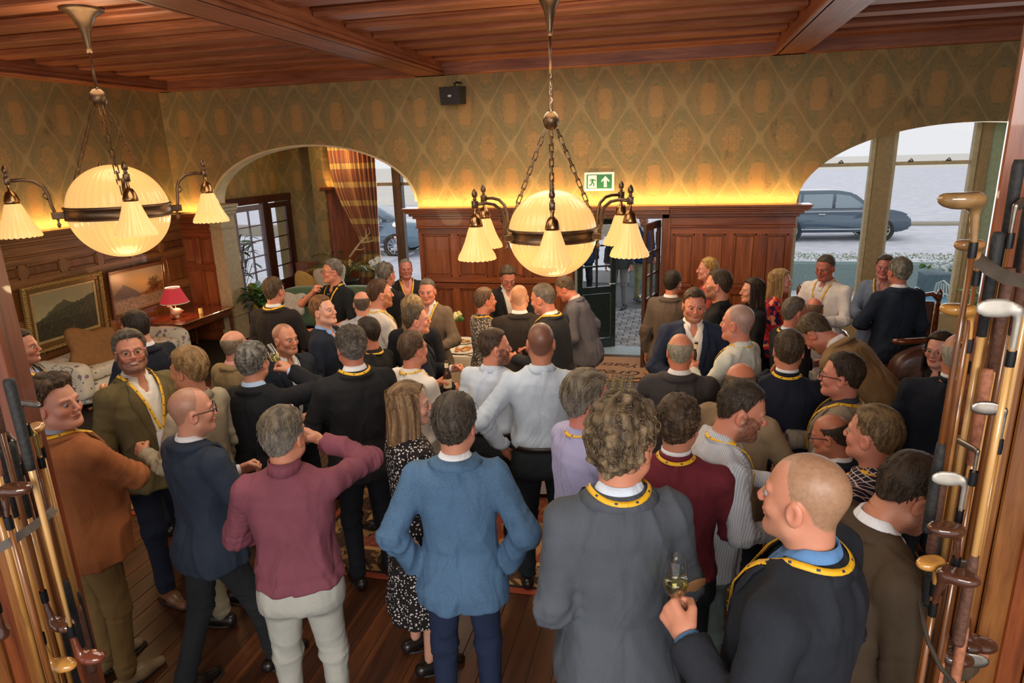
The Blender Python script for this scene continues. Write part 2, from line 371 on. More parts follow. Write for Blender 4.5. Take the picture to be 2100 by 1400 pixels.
# ------------------------------------------------------------ hands (+Y fingers, palm faces -Z, right hand: thumb at -X)
_HD = {}
def hand_t(pose, h=.0042):
    if (pose, h) in _HD: return _HD[(pose, h)]
    curl = {'relax': (.30, .38, .25), 'grip': (1.05, 1.15, .65), 'flat': (.08, .1, .1), 'point': (.5, .8, .5)}[pose]
    F = []
    for i, (x, L, r) in enumerate(((-.030, .070, .0088), (-.010, .079, .0090), (.011, .073, .0086), (.030, .057, .0076))):
        a = 0.0; p = np.array([x, .088-.004*abs(i-1.2), -.002]); ch = [p.copy()]
        for s_, c in zip((.46, .31, .23), curl):
            a += c*(1+.08*i if pose != 'grip' else 1); p = p+L*s_*np.array([x*.9*(1 if pose != 'grip' else .1), math.cos(a), -math.sin(a)]); ch.append(p.copy())
        F.append((ch, r))
    if pose == 'grip': tc = [(-.026, .022, -.008), (-.046, .050, -.026), (-.040, .076, -.050), (-.024, .092, -.064)]
    else: tc = [(-.026, .022, -.006), (-.050, .048, -.016), (-.060, .072, -.022), (-.062, .095, -.024)]
    def f(P):
        d = smin(rc(P, (-.018, .02, 0), (-.026, .084, 0), .016, .0125), rc(P, (.016, .018, 0), (.026, .078, 0), .015, .0115), .022)
        d = smin(d, rc(P, (0, .02, -.001), (0, .084, 0), .017, .013), .02)
        d = smin(d, rc(P, (0, -.05, 0), (0, .02, 0), .0235, .022), .02)
        for ch, r in F:
            g = 1e9
            for i in range(3): g = np.minimum(g, rc(P, ch[i], ch[i+1], r*(1-.08*i), r*(1-.08*(i+1))))
            d = smin(d, g, .006)
        g = 1e9
        for i in range(3): g = np.minimum(g, rc(P, tc[i], tc[i+1], (.017, .0125, .0105)[i], (.0125, .0105, .0088)[i]))
        return smin(d, g, .008)
    _HD[(pose, h)] = snet(f, (-.085, -.055, -.125), (.06, .185, .035), h); return _HD[(pose, h)]
# ------------------------------------------------------------ people
def lin(h):
    h = h.lstrip('#'); c = [int(h[i:i+2], 16)/255 for i in (0, 2, 4)]
    return tuple(x/12.92 if x <= .04045 else ((x+.055)/1.055)**2.4 for x in c)
def m_skin():
    if 'skin' in _MC: return _MC['skin']
    t = NT('skin'); c = t.attr(); n = t.noise(t.obj(), 60, 3); t.set(col=t.mix(n*0.16, c, (.35, .08, .05)), rough=.46); t.bump(t.noise(t.obj(), 240, 2), .12, .002)
    t.b.inputs['Subsurface Weight'].default_value = .06; t.b.inputs['Subsurface Radius'].default_value = (.012, .004, .002); t.b.inputs['Subsurface Scale'].default_value = .5
    _MC['skin'] = t.m; return t.m
def m_hair():
    if 'hair' in _MC: return _MC['hair']
    t = NT('hair'); c = t.attr(); st = t.noise(t.map(t.obj(), (420, 420, 45)), 1.0, 2); t.b.inputs['Specular IOR Level'].default_value = .22; t.set(col=t.mix(st.ss(.35, .7), t.mix(.45, c, (0, 0, 0)), t.mix(.02, c, (.9, .7, .5))), rough=.58); t.bump(t.noise(t.map(t.obj(), (160, 60, 60)), 3, 3), .35, .003); _MC['hair'] = t.m; return t.m
def m_cloth(col, pat='plain', col2=None, rough=.86):
    k = ('c', col, pat, col2)
    if k in _MC: return _MC[k]
    c = lin(col); t = NT('cloth_'+pat); o = t.obj(); x, y, z = t.xyz(o)
    weave = t.noise(t.map(o, (260, 260, 260)), 1.0, 2); big = t.noise(o, 5, 3)
    lo = tuple(q*.86 for q in c); hi = tuple(min(1, q*1.14+.003) for q in c)
    base = t.ramp(big*0.55+weave*0.45, [(.35, lo), (.65, hi)])
    if col2: d = lin(col2)
    if pat == 'stripe': base = t.mix(((x*.8+y)*(2*PI/.013)).cos().ss(.3, .8)*0.45, base, d)
    elif pat == 'check':
        u = (x+y)*(.75/.022); v = (z+(x-y)*.3)*(1/.022); f = (u.frac().lt(.16)).mx(v.frac().lt(.16)); base = t.mix(f*0.85, base, d)
    elif pat == 'tweed': base = t.mix(t.noise(t.map(o, (300, 300, 300)), 1, 1).ss(.52, .62)*0.45, base, d)
    elif pat == 'flower':
        vv = t.voro(o, 62); w = t.noise(o, 140, 1); base = t.mix((vv+(w-.5)*.35).lt(.30), base, d)
    elif pat == 'leaf':
        vv = t.voro(t.map(o, (1, 1, .6)), 55, 'DISTANCE_TO_EDGE'); base = t.mix(vv.lt(.16), base, d)
    elif pat == 'plaid':
        c1 = t.voro(o, 24, 'F1', 'Color'); r, g, b = t.xyz(c1)
        base = t.ramp(r, [(0, (.35, .01, .02)), (.3, (.6, .03, .03)), (.5, (.02, .015, .07)), (.7, (.7, .25, .12)), (.85, (.5, .02, .04)), (1, (.75, .5, .3))], 'CONSTANT')
    t.set(col=base, rough=rough); t.b.inputs['Specular IOR Level'].default_value = .25
    cr = t.noise(t.map(o, (1, 1, .45)), 6.5, 2, .45, 1.0)
    t.bump(cr*0.95+weave*0.025, .55, .05); _MC[k] = t.m; return t.m
def m_yellow():
    if 'lany' in _MC: return _MC['lany']
    t = NT('lanyard_ribbon'); u, v, w = t.xyz(t.uv()); dots = ((((u*8.0).frac()-.5).abs().lt(.07)) * ((v-.5).abs().lt(.2)))
    t.set(col=t.mix(dots, lin('#E2AE22'), (.02, .04, .08)), rough=.55); _MC['lany'] = t.m; return t.m
PROF = dict(z=[.60, .78, .86, .95, 1.05, 1.15, 1.28, 1.36, 1.41, 1.45, 1.50],
            x=[.145, .160, .164, .158, .144, .147, .162, .160, .136, .092, .055],
            y=[.105, .118, .122, .118, .105, .107, .116, .112, .096, .074, .056],
            c=[-.02, -.015, -.022, -.012, .004, .004, .002, -.004, -.010, -.012, -.012])
def torso(P, off, w=1.0, belly=0.0, flare=0.0, hip=0.0):
    z = P[:, 2]; rx = np.interp(z, PROF['z'], PROF['x'])*w+off; ry = np.interp(z, PROF['z'], PROF['y'])*(1+(w-1)*.7)+off; cy = np.interp(z, PROF['z'], PROF['c'])
    b = belly*np.exp(-((z-1.07)/.16)**2); ry = ry+b*.5; cy = cy+b*.5; fl = flare*sst(1.05-z, 0, .28); rx = rx+fl+hip*np.exp(-((z-.9)/.12)**2); ry = ry+fl*.8
    k = (np.abs(P[:, 0]/rx)**2.4+np.abs((P[:, 1]-cy)/ry)**2.4)**(1/2.4); return smax((k-1)*np.minimum(rx, ry)*.9, z-1.478, .012)
SHZ, SHX = 1.392, .163
HANDS = {  # wrist, elbow pole, back-of-hand direction, hand pose (right hand; mirrored for the left)
 'side': ((.25, .02, .86), (.6, -1, 0), (1, .2, 0), 'relax'), 'pocket': ((.205, .05, .905), (1, -1, 0), (1, -.2, 0), 'relax'),
 'hip': ((.215, -.03, .96), (1.2, -.7, 0), (1, -.4, .2), 'relax'), 'hold': ((.13, .30, 1.14), (.6, -.4, -1), (1, .1, .3), 'grip'),
 'holdhi': ((.10, .27, 1.27), (.8, -.2, -1), (1, 0, .4), 'grip'), 'belly': ((.10, .25, 1.06), (.9, -.5, -.4), (.3, 1, .5), 'relax'),
 'mouth': ((.10, .25, 1.50), (1.3, .2, -.5), (.8, .1, .8), 'grip'), 'chin': ((.06, .20, 1.42), (1, .1, -1), (.5, .8, 0), 'relax'),
 'cross': ((-.05, .23, 1.19), (1, .1, -.3), (.2, 1, .4), 'relax'), 'fwd': ((.16, .40, 1.20), (.6, -.4, -1), (.7, 0, .8), 'relax'),
 'back': ((.05, -.17, .98), (1, -.3, 0), (0, -1, 0), 'relax')}
def ik(S, T, pole, l1=.285, l2=.262):
    d = T-S; L = np.linalg.norm(d); 
    if L > (l1+l2)*.985: T = S+d/L*(l1+l2)*.985; d = T-S; L = np.linalg.norm(d)
    u = d/L; a = (l1*l1-l2*l2+L*L)/(2*L); hh = math.sqrt(max(l1*l1-a*a, 0)); p = np.array(pole, float); p -= u*(p@u); p /= np.linalg.norm(p)
    return S+u*a+p*hh, T
def lean_fn(ang, roll=0.0):
    a = math.radians(ang)
    def f(Pn):
        Pn = np.asarray(Pn, float); one = Pn.ndim == 1; Q = np.atleast_2d(Pn).copy()
        if a:
            t = a*sst(Q[:, 2], .86, 1.30); y, z = Q[:, 1].copy(), Q[:, 2]-.98; k = Q[:, 2] > .5
            c, s = np.cos(t), np.sin(t); Q[:, 1] = np.where(k, y*c+z*s, y); Q[:, 2] = np.where(k, .98-y*s+z*c, Q[:, 2])
        return Q[0] if one else Q
    return f
def strip(rings):
    """list of equal-length rows of points -> verts, quads"""
    m, n = len(rings), len(rings[0]); v = [tuple(p) for r in rings for p in r]
    return v, [(i*n+j, i*n+j+1, (i+1)*n+j+1, (i+1)*n+j) for i in range(m-1) for j in range(n-1)]
def collar(r0, zt, zb, out, a0, drop, th=.004, yc=-.010, n=30, ff=None, reach=.055, wing=0):
    rows = []
    if ff is not None:
        AA = [PI+(-a0+2*a0*k/(n-1)) for k in range(n)]; RB = [r0+.55*reach+.25*reach*abs(math.sin(a)) for a in AA]; ZZ = np.arange(1.54, 1.38, -.003); zs = []
        for a, rb in zip(AA, RB):
            d = ff(np.array([(math.sin(a)*rb, yc+math.cos(a)*rb*1.04, z) for z in ZZ])); zs.append(ZZ[np.argmax(d < 0)] if (d < 0).any() else 1.40)
        zs = np.clip(zs, 1.458, 1.50)
        for _ in range(4): zs = np.r_[zs[0], (zs[:-2]+zs[1:-1]+zs[2:])/3, zs[-1]]
        for k, a in enumerate(AA):
            fr = max(0, math.cos(a)+.15); sx, sy = math.sin(a), math.cos(a); zb_ = zs[k]+.003-drop*fr; zt_ = max(zb_+.024, zs.mean()+zt-drop*fr); rb = RB[k]; e = max(0, 1-min(k, n-1-k)/2.5) if wing else 0
            pt = lambda r, z: (sx*r, yc+sy*r*1.04, z)
            rows.append([pt(r0-.002, zt_-.05), pt(r0, zt_), pt(r0+th, zt_+.002), pt(r0*.55+rb*.45+th, zt_*.5+zb_*.5+.002), pt(rb+.004*e, zb_-.022*e), pt(rb-th, zb_-.003-.022*e), pt(r0+th, zt_-.010)])
        return strip(rows)
    for k in range(n):
        a = PI+(-a0+2*a0*k/(n-1)); fr = max(0, math.cos(a)+.15); dz = -drop*fr; sx, sy = math.sin(a), math.cos(a); row = []
        for r, z in ((r0, zt-.04), (r0, zt), (r0+th*.8, zt+.002), (r0+out, zb), (r0+out-th, zb-.001), (r0+th, zt-.006)):
            row.append((sx*r*1.0, yc+sy*r*1.04, z+dz*(1.0 if z > zb+.001 else 1.15)))
        rows.append(row)
    return strip(rows)
def person(px, py, label, face=0, s=1.0, base=0.0, hy=0, hp=0, hr=0, lean=0, R='side', L='side', top='jacket', col='#20242E', pat='plain', col2=None,
           shirt='#D8D8DC', trou='#20222A', shoe='#1A1412', skin='#C98F74', hair='short', hc='#4A3728', hc2=None, rec=0.0, fem=False, beard=0.0, bc=None,
           glasses=None, lany=False, w=1.0, belly=0.0, lod=1, vz=1.12, bare=0.0, stance=(0, 0), smile=0, hem=None, group=None, badge=False, hs=1.0, grey=0.0, feet=True):
    rs = np.random.RandomState(int(px*7+py) % 99991); seed = rs.rand()*20
    warp = lean_fn(lean); sk = np.array(lin(skin)); hcl = np.array(lin(hc)); hc2l = np.array(lin(hc2)) if hc2 else np.minimum(hcl*1.5+.01, 1)
    # --- placement from the head
    rh = Matrix.Rotation(math.radians(-hy), 3, 'Z') @ Matrix.Rotation(math.radians(-hp), 3, 'X') @ Matrix.Rotation(math.radians(hr), 3, 'Y'); rh = np.array(rh)
    piv = np.array([0, -.010, 1.498]); h0 = piv+rh@np.array([0, .032, .13])*1.0
    HO = warp(h0); W = atZ(px, py, base+s*HO[2]); v = W[:2]-CAM[:2]; r0 = math.atan2(-v[0], v[1])-math.radians(face)
    c_, s_ = math.cos(r0), math.sin(r0); xy = s*np.array([HO[0]*c_-HO[1]*s_, HO[0]*s_+HO[1]*c_]); loc = (W[0]-xy[0], W[1]-xy[1], base)
    RZ = np.array([[c_, -s_, 0], [s_, c_, 0], [0, 0, 1]])
    # --- skeleton
    arm = {}
    for sd, ps in ((1, R), (-1, L)):
        tx, pole, nb, hp_ = HANDS[ps] if isinstance(ps, str) else ps
        m = np.array([sd, 1, 1]); S = np.array([sd*SHX*w, -.010, SHZ]); E, T = ik(S, np.array(tx)*m*np.array([1+.6*(w-1), 1, 1]), np.array(pole)*m)
        arm[sd] = (S, E, T, np.array(nb)*m, hp_)
    th = {0: .0095, 1: .013, 2: .018}[lod]; hh = {0: .0042, 1: .0054, 2: .0075}[lod]
    hipx = .085; FT = [(sg*(.10+.01*w), stance[0 if sg > 0 else 1]) for sg in (1, -1)]
    def legs(P, off, hem_z=.05):
        d = None
        for sg, (fx, fy) in zip((1, -1), FT):
            kn = (fx*.97, fy*.45+.012+abs(fy)*.1, .50); an = (fx, fy-.02, hem_z+.05)
            g = smin(rc(P, (sg*hipx, -.012, .88), kn, .086*(1+.6*(w-1))+off, .058+off), rc(P, kn, an, .058+off, .046+off), .03)
            d = g if d is None else smin(d, g, .016)
        return smin(d, smax(smax(torso(P, off, w, belly*.5), P[:, 2]-1.03, .01), .80-P[:, 2], .04), .05)
    def arms(P, off, a=0., b=1., fo=0.):
        d = None
        for sd in (1, -1):
            S, E, T, nb, _ = arm[sd]; ku = min(b*2, 1); g = rc(P, S, S+(E-S)*ku, .050+off, .050-.008*ku+off)
            if b > .5:
                k = (b-.5)*2; q = rc(P, E, E+(T-E)*k, .042+off, .042-.012*k+off+fo*k)
                if fo and b == 1: u = (T-E)/np.linalg.norm(T-E); q = smax(q, (P-T)@u+.012, .004)
                g = smin(g, q, .03)
            d = g if d is None else np.minimum(d, g)
        return d
    def yoke(P, off):
        X = P.copy(); X[:, 0] = np.abs(X[:, 0]); return rc(X, (0, -.012, 1.437), (SHX*w, -.010, SHZ), .042+off, .051+off)
    # --- body: torso, legs and arms, then head and hands, one mesh
    def fb(P):
        d = smin(smax(torso(P, -.012, w, belly), .82-P[:, 2], .04), yoke(P, -.008), .04); d = smin(d, arms(P, -.004), .03)
        d = smin(d, rc(P, (0, -.012, 1.42), (0, -.010, 1.54), .056 if not fem else .047, .050 if not fem else .043), .03); return smin(d, legs(P, -.012), .04)
    lo = np.array([-.30, -.30, .0]); hi = np.array([.30, .30, 1.58])
    for sd in (1, -1):
        for q in arm[sd][1:3]: lo = np.minimum(lo, q-.09); hi = np.maximum(hi, q+.09)
    for fx, fy in FT: lo[1] = min(lo[1], fy-.2); hi[1] = max(hi[1], fy+.2)
    Vb, Qb = snet(fb, lo, hi, .016 if (bare and lod < 2) else .022)
    VV = [warp(Vb)]; QQ = [Qb]; CC = [np.tile(sk, (len(Vb), 1))]; nv = len(Vb)
    Vh, Qh, Nh = head_t(fem, hh); X = Vh.copy(); x, y, z = X.T
    jit = rs.rand(6); X = X*np.array([.98+.05*jit[0]+.05*(w-1), .98+.03*jit[1], .98+.04*jit[2]]); X[:, 0] *= 1+(.05*jit[3]-.02+.25*(w-1)*.6)*sst(-z, .02, .09)
    ax = np.abs(x); C = np.tile(sk, (len(X), 1)); rd = sk*np.array([1.0, .62, .56])
    def mixc(C, m, c): return C*(1-m[:, None])+np.asarray(c)*m[:, None]
    red = .45*np.exp(-((ax-.042)**2+(z+.03)**2)/.0006)*(y > .02)+.5*np.exp(-((x)**2+(z+.028)**2+(y-.11)**2)/.0003)+.35*np.exp(-((ax-.08)**2+(z+.012)**2+(y+.012)**2)/.0012)
    C = mixc(C, np.clip(red, 0, .6), rd)
    C = mixc(C, .28*np.exp(-((ax-.031)**2+(z+.001)**2)/.00022)*(y > .05), sk*np.array([.6, .45, .4]))
    mo = {0: 0, 1: .0045, 2: .008}[smile]
    lips = ((x/.024)**2+((z+.0605)/(.0095+mo))**2 < 1)&(y > .06); C = mixc(C, lips*(.75 if fem else .55), (.38, .10, .09) if fem else sk*np.array([.82, .42, .40]))
    ml = ((x/(.019))**2+((z+.0605)/(.0016+mo))**2 < 1)&(y > .06); C = mixc(C, ml*.9, (.62, .55, .50) if smile else (.10, .02, .02))
    bm = np.exp(-((z-.0225-.10*(ax-.03)*(ax < .045)+.25*(np.maximum(ax-.045, 0)))/.0042)**2)*sst(ax, .010, .016)*(1-sst(ax, .046, .054))*(y > .04)
    bcl = np.array(lin(bc)) if bc else hcl*.8; C = mixc(C, bm*(.8 if not fem else .6), (bcl*.9 if grey < .5 else (.25, .2, .17)))
    if beard:
        zl = -.045+.055*sst(ax, .044, .068); k = sst(zl-z, 0, .008)*sst(y, -.02, .008)*(1-sst(-z, .120, .135)*(1-sst(y, .03, .05)))
        k *= 1-(((x/.026)**2+((z+.0605)/.010)**2) < 1); k *= 1-sst(-.035-(z), -.012, .0)*0; k = k*(.75+.25*vn(X, 160, seed)); k = np.clip(k*(ax*0+1), 0, 1)
        C = mixc(C, k*min(1, beard), bcl*(1+.35*vn(X, 200, seed+1))[:, None])
        X = X+Nh*(k*(.001+.006*max(0, beard-.45)))[:, None]*(1+.4*vn(X, 150, seed+2))[:, None]
    A = np.arctan2(x-HC[0], y-HC[1]); E = np.arctan2(z-HC[2], np.hypot(x, y-HC[1]))
    if hair in ('buzz', 'fade', 'ring', 'crew', 'thin', 'short'):
        hm = sst(E-hairline(A, rec if hair != 'ring' else 0.0), -.02, .06)*((np.abs(np.degrees(A)) < 78)|(ax < .086)); st_ = {'buzz': .75, 'fade': .8, 'ring': .28, 'crew': .85, 'thin': .45, 'short': .9}[hair]
        if hair == 'ring': hm = sst(E-hairline(A), -.02, .06)*(1-.8*sst(E, .3, .6))
        C = mixc(C, np.clip(hm, 0, 1)*st_*(ax < .083), hcl*(1+.3*vn(X, 180, seed))[:, None])
    X = X*hs; Hh = (X+np.array([0, .032, .13]))@rh.T+piv; VV.append(warp(Hh)); QQ.append(Qh+nv); CC.append(C); nv += len(Hh)
    def hw(Xl): return warp((np.asarray(Xl, float)*hs*np.array([1, 1, 1])+np.array([0, .032, .13]))@rh.T+piv)
    # eyes
    nu, nw = (16, 10); ev = []; ec = []; g = np.array([0, 1, -.05]); ia = lin(random.choice(['#4A6A80', '#5A4030', '#56704A', '#3A2A20']))
    for sx in (1, -1):
        for i in range(nw+1):
            for j in range(nu):
                a = PI*i/nw*.62; b = 2*PI*j/nu; p = np.array([math.sin(a)*math.cos(b), math.cos(a), math.sin(a)*math.sin(b)])
                ev.append(p*.0128+np.array([sx*.0310, .0718, .0010])); ec.append((.01, .01, .01) if a < .27 else tuple(q*.5 for q in ia) if a < .60 else (.36, .31, .29))
    ef = [((k*(nw+1)+i)*nu+j, (k*(nw+1)+i)*nu+(j+1) % nu, (k*(nw+1)+i+1)*nu+(j+1) % nu, (k*(nw+1)+i+1)*nu+j) for k in (0, 1) for i in range(nw) for j in range(nu)]
    VV.append(hw(ev)); QQ.append(np.array(ef)+nv); CC.append(np.array(ec)); nv += len(ev)
    out = {}
    for sd in (1, -1):
        S, Eb, T, nb, hp_ = arm[sd]; Vt, Qt = hand_t(hp_, .0045 if lod == 0 else (.006 if lod == 1 else .009))
        yv = (T-Eb)/np.linalg.norm(T-Eb)
        if hp_ == 'grip' : yv = yv*.8+np.array([0, .25, .1]); yv /= np.linalg.norm(yv)
        zv = nb-yv*(nb@yv); zv /= np.linalg.norm(zv); xv = np.cross(yv, zv); B = np.stack([xv, yv, zv], 1)
        k = np.array([sd, 1, 1])*(.93 if fem else 1.03); Xh = (Vt*k)@B.T+T; q = Qt if sd > 0 else Qt[:, ::-1]
        VV.append(warp(Xh)); QQ.append(q+nv); CC.append(mixc(np.tile(sk, (len(Xh), 1)), .35*sst(Vt[:, 1], .07, .15), rd)); nv += len(Xh)
        gc = warp((np.array([.004, .088, -.034])*k)@B.T+T); out[sd] = (RZ@(gc*s)+np.array(loc), RZ@(B@np.array([-1.0*sd, 0, 0])))
    me = mk('person', np.vstack(VV)*s, np.vstack(QQ), m_skin(), None, True, col=np.vstack(CC)); me.location = loc; me.rotation_euler = (0, 0, r0)
    tag(me, label, 'person', group)
    def part(name, Vt, Q, mat, parent=me, smooth=True, wp=True, lab=None, **kw):
        Vt = np.asarray(Vt, float); o = mk(name, (warp(Vt) if wp else Vt)*s, Q, mat, parent, smooth, **kw)
        if lab: o['label'] = lab
        return o
    # --- hair
    if hair not in ('none', 'buzz'):
        Vt, Q, tn = mk_hair(hair, lod, seed, fem, rec, rs.rand()-.5); tn = sst(tn, .2, 1.0); Hc = hcl[None]*(1-tn[:, None])*.6+hc2l[None]*(.7*tn[:, None])
        if grey: gm = np.clip(grey*1.2*(1-sst(Vt[:, 2], -.02, .09))+.35*grey*(vn(Vt, 60, 3) > 0), 0, 1); Hc = Hc*(1-gm[:, None])+np.array((.36, .34, .32))*gm[:, None]
        part('hair', hw(Vt), Q, m_hair(), wp=False, col=Hc)
    # --- trousers, shoes
    tcut = 1.02 if top == 'shirt' else {'jacket': .86, 'sweater': .965, 'zip': .965, 'polo': .94, 'loose': .90}.get(top, 1.0)
    tr = lambda P: smax(smax(legs(P, .004), P[:, 2]-tcut, .004), .055-P[:, 2], .004)
    mt = m_cloth(trou); kb = None
    if top != 'dress':
        l2 = np.array([-.26*w, lo[1], .03]); h2 = np.array([.26*w, hi[1], 1.05]); l2[1] = min(-.2, min(f[1] for f in FT)-.12); h2[1] = max(.22, max(f[1] for f in FT)+.12)
        Vt, Q = snet(tr, l2, h2, th*1.25); N = vnorm(Vt, Q); zz = Vt[:, 2]
        fold = (1-np.abs(vn(Vt, (7, 7, 26), seed)))**4*(np.exp(-((zz-.5)/.12)**2)+1.3*np.exp(-((zz-.12)/.08)**2)+.6*np.exp(-((zz-.82)/.06)**2)); part('trousers', Vt+N*(fold*.009+.003*vn(Vt, (9, 9, 5), seed))[:, None], Q, mt)
    if feet:
        for sg, (fx, fy) in zip((1, -1), FT):
            fs = lambda P: smax(smax(smin(rc(P, (fx, fy-.075, .045), (fx*1.06, fy+.06, .045), .040, .040), rc(P, (fx*1.06, fy+.06, .040), (fx*1.12, fy+.165, .026), .038, .028), .03), P[:, 2]-.105, .01), .004-P[:, 2], .003)
            Vt, Q = snet(fs, (fx-.075, fy-.14, -.01), (fx+.075, fy+.215, .12), .010 if lod < 2 else .014); so = part('shoe', Vt, Q, simple('leather_'+shoe, lin(shoe), .35))
            if lod == 0:
                ol = [(fx+.045*math.sin(t)*(1 if math.cos(t) < 0 else .9), fy+.045+(.125 if math.cos(t) < 0 else .150)*math.cos(t)*1.0, .010) for t in np.linspace(0, 2*PI, 24, endpoint=False)]
                b = MB().tube(ol, .008, 6, closed=True); part('sole', np.array(b.v), b.f, simple('sole', lin('#B8A68A') if shoe == '#8A7558' else (.02, .015, .012), .6), so)
    # --- upper garment
    jk = top in ('jacket',); off = .016 if jk else (.010 if top in ('sweater', 'zip') else .007)
    if hem is None: hem = {'jacket': .80, 'sweater': .93, 'zip': .93, 'shirt': 1.0, 'polo': .90, 'loose': .84, 'dress': .36}[top]
    fl = {'jacket': .030, 'sweater': .022, 'zip': .024, 'shirt': -.004, 'polo': .015, 'loose': .024, 'dress': .03}[top]
    b = 1.0 if not bare else bare
    def fg(P):
        d = smin(torso(P, off, w, belly, fl, .012 if fem else 0), yoke(P, off), .035)
        if top == 'dress': d = np.where(P[:, 2] < .95, el2(P), d)
        d = smin(d, arms(P, off*.8+(.004 if jk else .006 if top == 'shirt' else .002), 0, b, .008 if jk else (.004 if b == 1 else .02)), .022)
        # cloth gathers a little where the sleeve meets the body
        d = smax(d, hem-P[:, 2]+(.02*sst(P[:, 1], .05, .16) if jk else 0)*(-1), .006)
        nk = rc(P, (0, -.010, 1.44), (0, -.010, 1.62), .060 if jk else .056, .080); d = smax(d, -nk, .006)
        if top in ('loose', 'polo') : d = np.where((P[:, 1] > .0)&(P[:, 2] > 1.36), smax(d, .036*np.clip((P[:, 2]-1.37)/.08, 0, 1.1)-np.abs(P[:, 0]), .003), d)
        if jk:
            wv = .010+.062*np.clip((P[:, 2]-vz)/(1.44-vz), 0, 1.2); d = np.where(P[:, 1] > .01, smax(d, -np.maximum(np.abs(P[:, 0])-wv, vz-P[:, 2])*1.0*(P[:, 1] > .01), .004), d)
        return d
    def el2(P):
        t = np.clip((.95-P[:, 2])/.6, 0, 1); rx = .185+.02*t; ry = .135+.05*t; an = np.arctan2(P[:, 0], P[:, 1]+.01); rr = 1+.05*t*np.sin(an*9+seed)
        return (np.hypot(P[:, 0]/rx/rr, (P[:, 1]+.01)/ry/rr)-1)*ry
    lo2 = np.array([-.29*w, -.23, hem-.03]); hi2 = np.array([.29*w, .25+belly, 1.56])
    for sd in (1, -1):
        for q in arm[sd][1:3]: lo2 = np.minimum(lo2, q-.085); hi2 = np.maximum(hi2, q+.085)
    Vt, Q = snet(fg, lo2, hi2, th); N = vnorm(Vt, Q); x, y, z = Vt.T
    am = {'jacket': .0085, 'shirt': .011, 'loose': .011, 'sweater': .008, 'zip': .010, 'polo': .009, 'dress': .006}[top]
    dg = np.stack([x+.35*np.sign(x)*z, y, z], 1); dsp = am*1.5*((1-np.abs(vn(dg, (11, 9, 4.2), seed)))**3-.3)+am*.5*vn(dg, (24, 24, 9), seed+3)
    dsp *= (.4+.8*sst(np.abs(z-1.28), .04, .25))
    for sd in (1, -1):
        S, Eb, T, _, _2 = arm[sd]
        for p0, p1 in ((S, Eb), (Eb, T)):
            u = (p1-p0)/np.linalg.norm(p1-p0); t = (Vt-p0)@u; rad = np.linalg.norm(Vt-p0-t[:, None]*u, axis=1); de = np.linalg.norm(Vt-Eb, axis=1)
            ww = np.exp(-(de/.11)**2)*(rad < .09)+.6*np.exp(-(np.linalg.norm(Vt-T, axis=1)/.06)**2)*(top != 'jacket')+.45*np.exp(-(np.linalg.norm(Vt-(S+(Eb-S)*.25), axis=1)/.07)**2)
            dsp += ww*.013*((1-np.abs(vn(np.stack([t*1.0+.25*x, x*.2, y*.2], 1), (34, 22, 22), seed+sd)))**2-.45)
    if top in ('sweater', 'zip'): dsp += -.004*np.exp(-((z-hem-.055)/.012)**2)+.006*np.exp(-((z-hem-.10)/.04)**2)
    if top == 'shirt': dsp += .012*np.exp(-((z-hem-.045)/.035)**2)*(1+.5*vn(Vt, (18, 18, 2), seed))*(np.hypot(x, y) < .26)*(np.abs(x) < .2*w)
    if jk: dsp += (-.0045*np.exp(-(x/.0055)**2)-.004*np.exp(-(x/.006)**2)*(z < hem+.26))*(y < -.02)-.003*np.exp(-((z-hem-.17)/.007)**2)*(np.abs(x) > .085)*(y > .02)*(np.abs(x) < .17)
    if 'm' in pat: pass
    Vg = Vt+N*dsp[:, None]
    nm = {'jacket': 'jacket', 'sweater': 'sweater', 'zip': 'sweater', 'shirt': 'shirt', 'polo': 'polo_shirt', 'loose': 'shirt', 'dress': 'dress'}[top]
    gm = m_cloth(col, pat, col2); gar = part(nm, Vg, Q, gm)
    def fy(X_, Z_, sg=1):
        lo_ = np.zeros(len(X_)); hi_ = np.full(len(X_), .42)
        P0 = lambda Y: np.stack([X_, Y*sg, Z_], 1)
        Ys = np.linspace(.42, .0, 64); best = np.zeros(len(X_)); done = np.zeros(len(X_), bool)
        ff = lambda P: smin(torso(P, off, w, belly, fl), yoke(P, off), .035)
        for Y in Ys:
            i = (ff(P0(np.full(len(X_), Y))) < 0)&~done; best[i] = Y; done |= i
        return best
    if jk:
        sm = m_cloth(shirt)
        fs = lambda P: smax(smax(smin(torso(P, .003, w, belly), yoke(P, .003), .03), max(vz-.12, .98)-P[:, 2], .01), -rc(P, (0, -.010, 1.47), (0, -.010, 1.62), .052, .07), .006)
        fs0 = fs; fs = lambda P: np.where((P[:, 1] > .0)&(P[:, 2] > 1.36), smax(fs0(P), .034*np.clip((P[:, 2]-1.375)/.08, 0, 1.1)-np.abs(P[:, 0]), .003), fs0(P))
        Vs, Qs = snet(fs, (-.27*w, -.2, max(vz-.15, .95)), (.27*w, .22+belly, 1.53), max(th, .014)); cuffs = []
        so = part('shirt', Vs, Qs, sm)
        for sd in (1, -1):
            S, Eb, T, _, _2 = arm[sd]; u = (T-Eb)/np.linalg.norm(T-Eb); cq = MB().tube([T-u*.03, T+u*.004, T+u*.004, T-u*.02], [.0365, .0355, .030, .030], 14, False); part('cuff', np.array(cq.v), cq.f, sm, so)
        v, f = collar(.0585, .054, 1.500, .012, 2.78, .034, wing=1, ff=lambda P: smin(torso(P, .003, w, belly), yoke(P, .003), .03), reach=.034); part('collar', v, f, sm, so)
        v, f = collar(.0680, .034, 1.468, .034, 2.10, .014, .008, ff=lambda P: smin(torso(P, off, w, belly, fl), yoke(P, off), .035), reach=.070); part('collar', v, f, gm, gar)
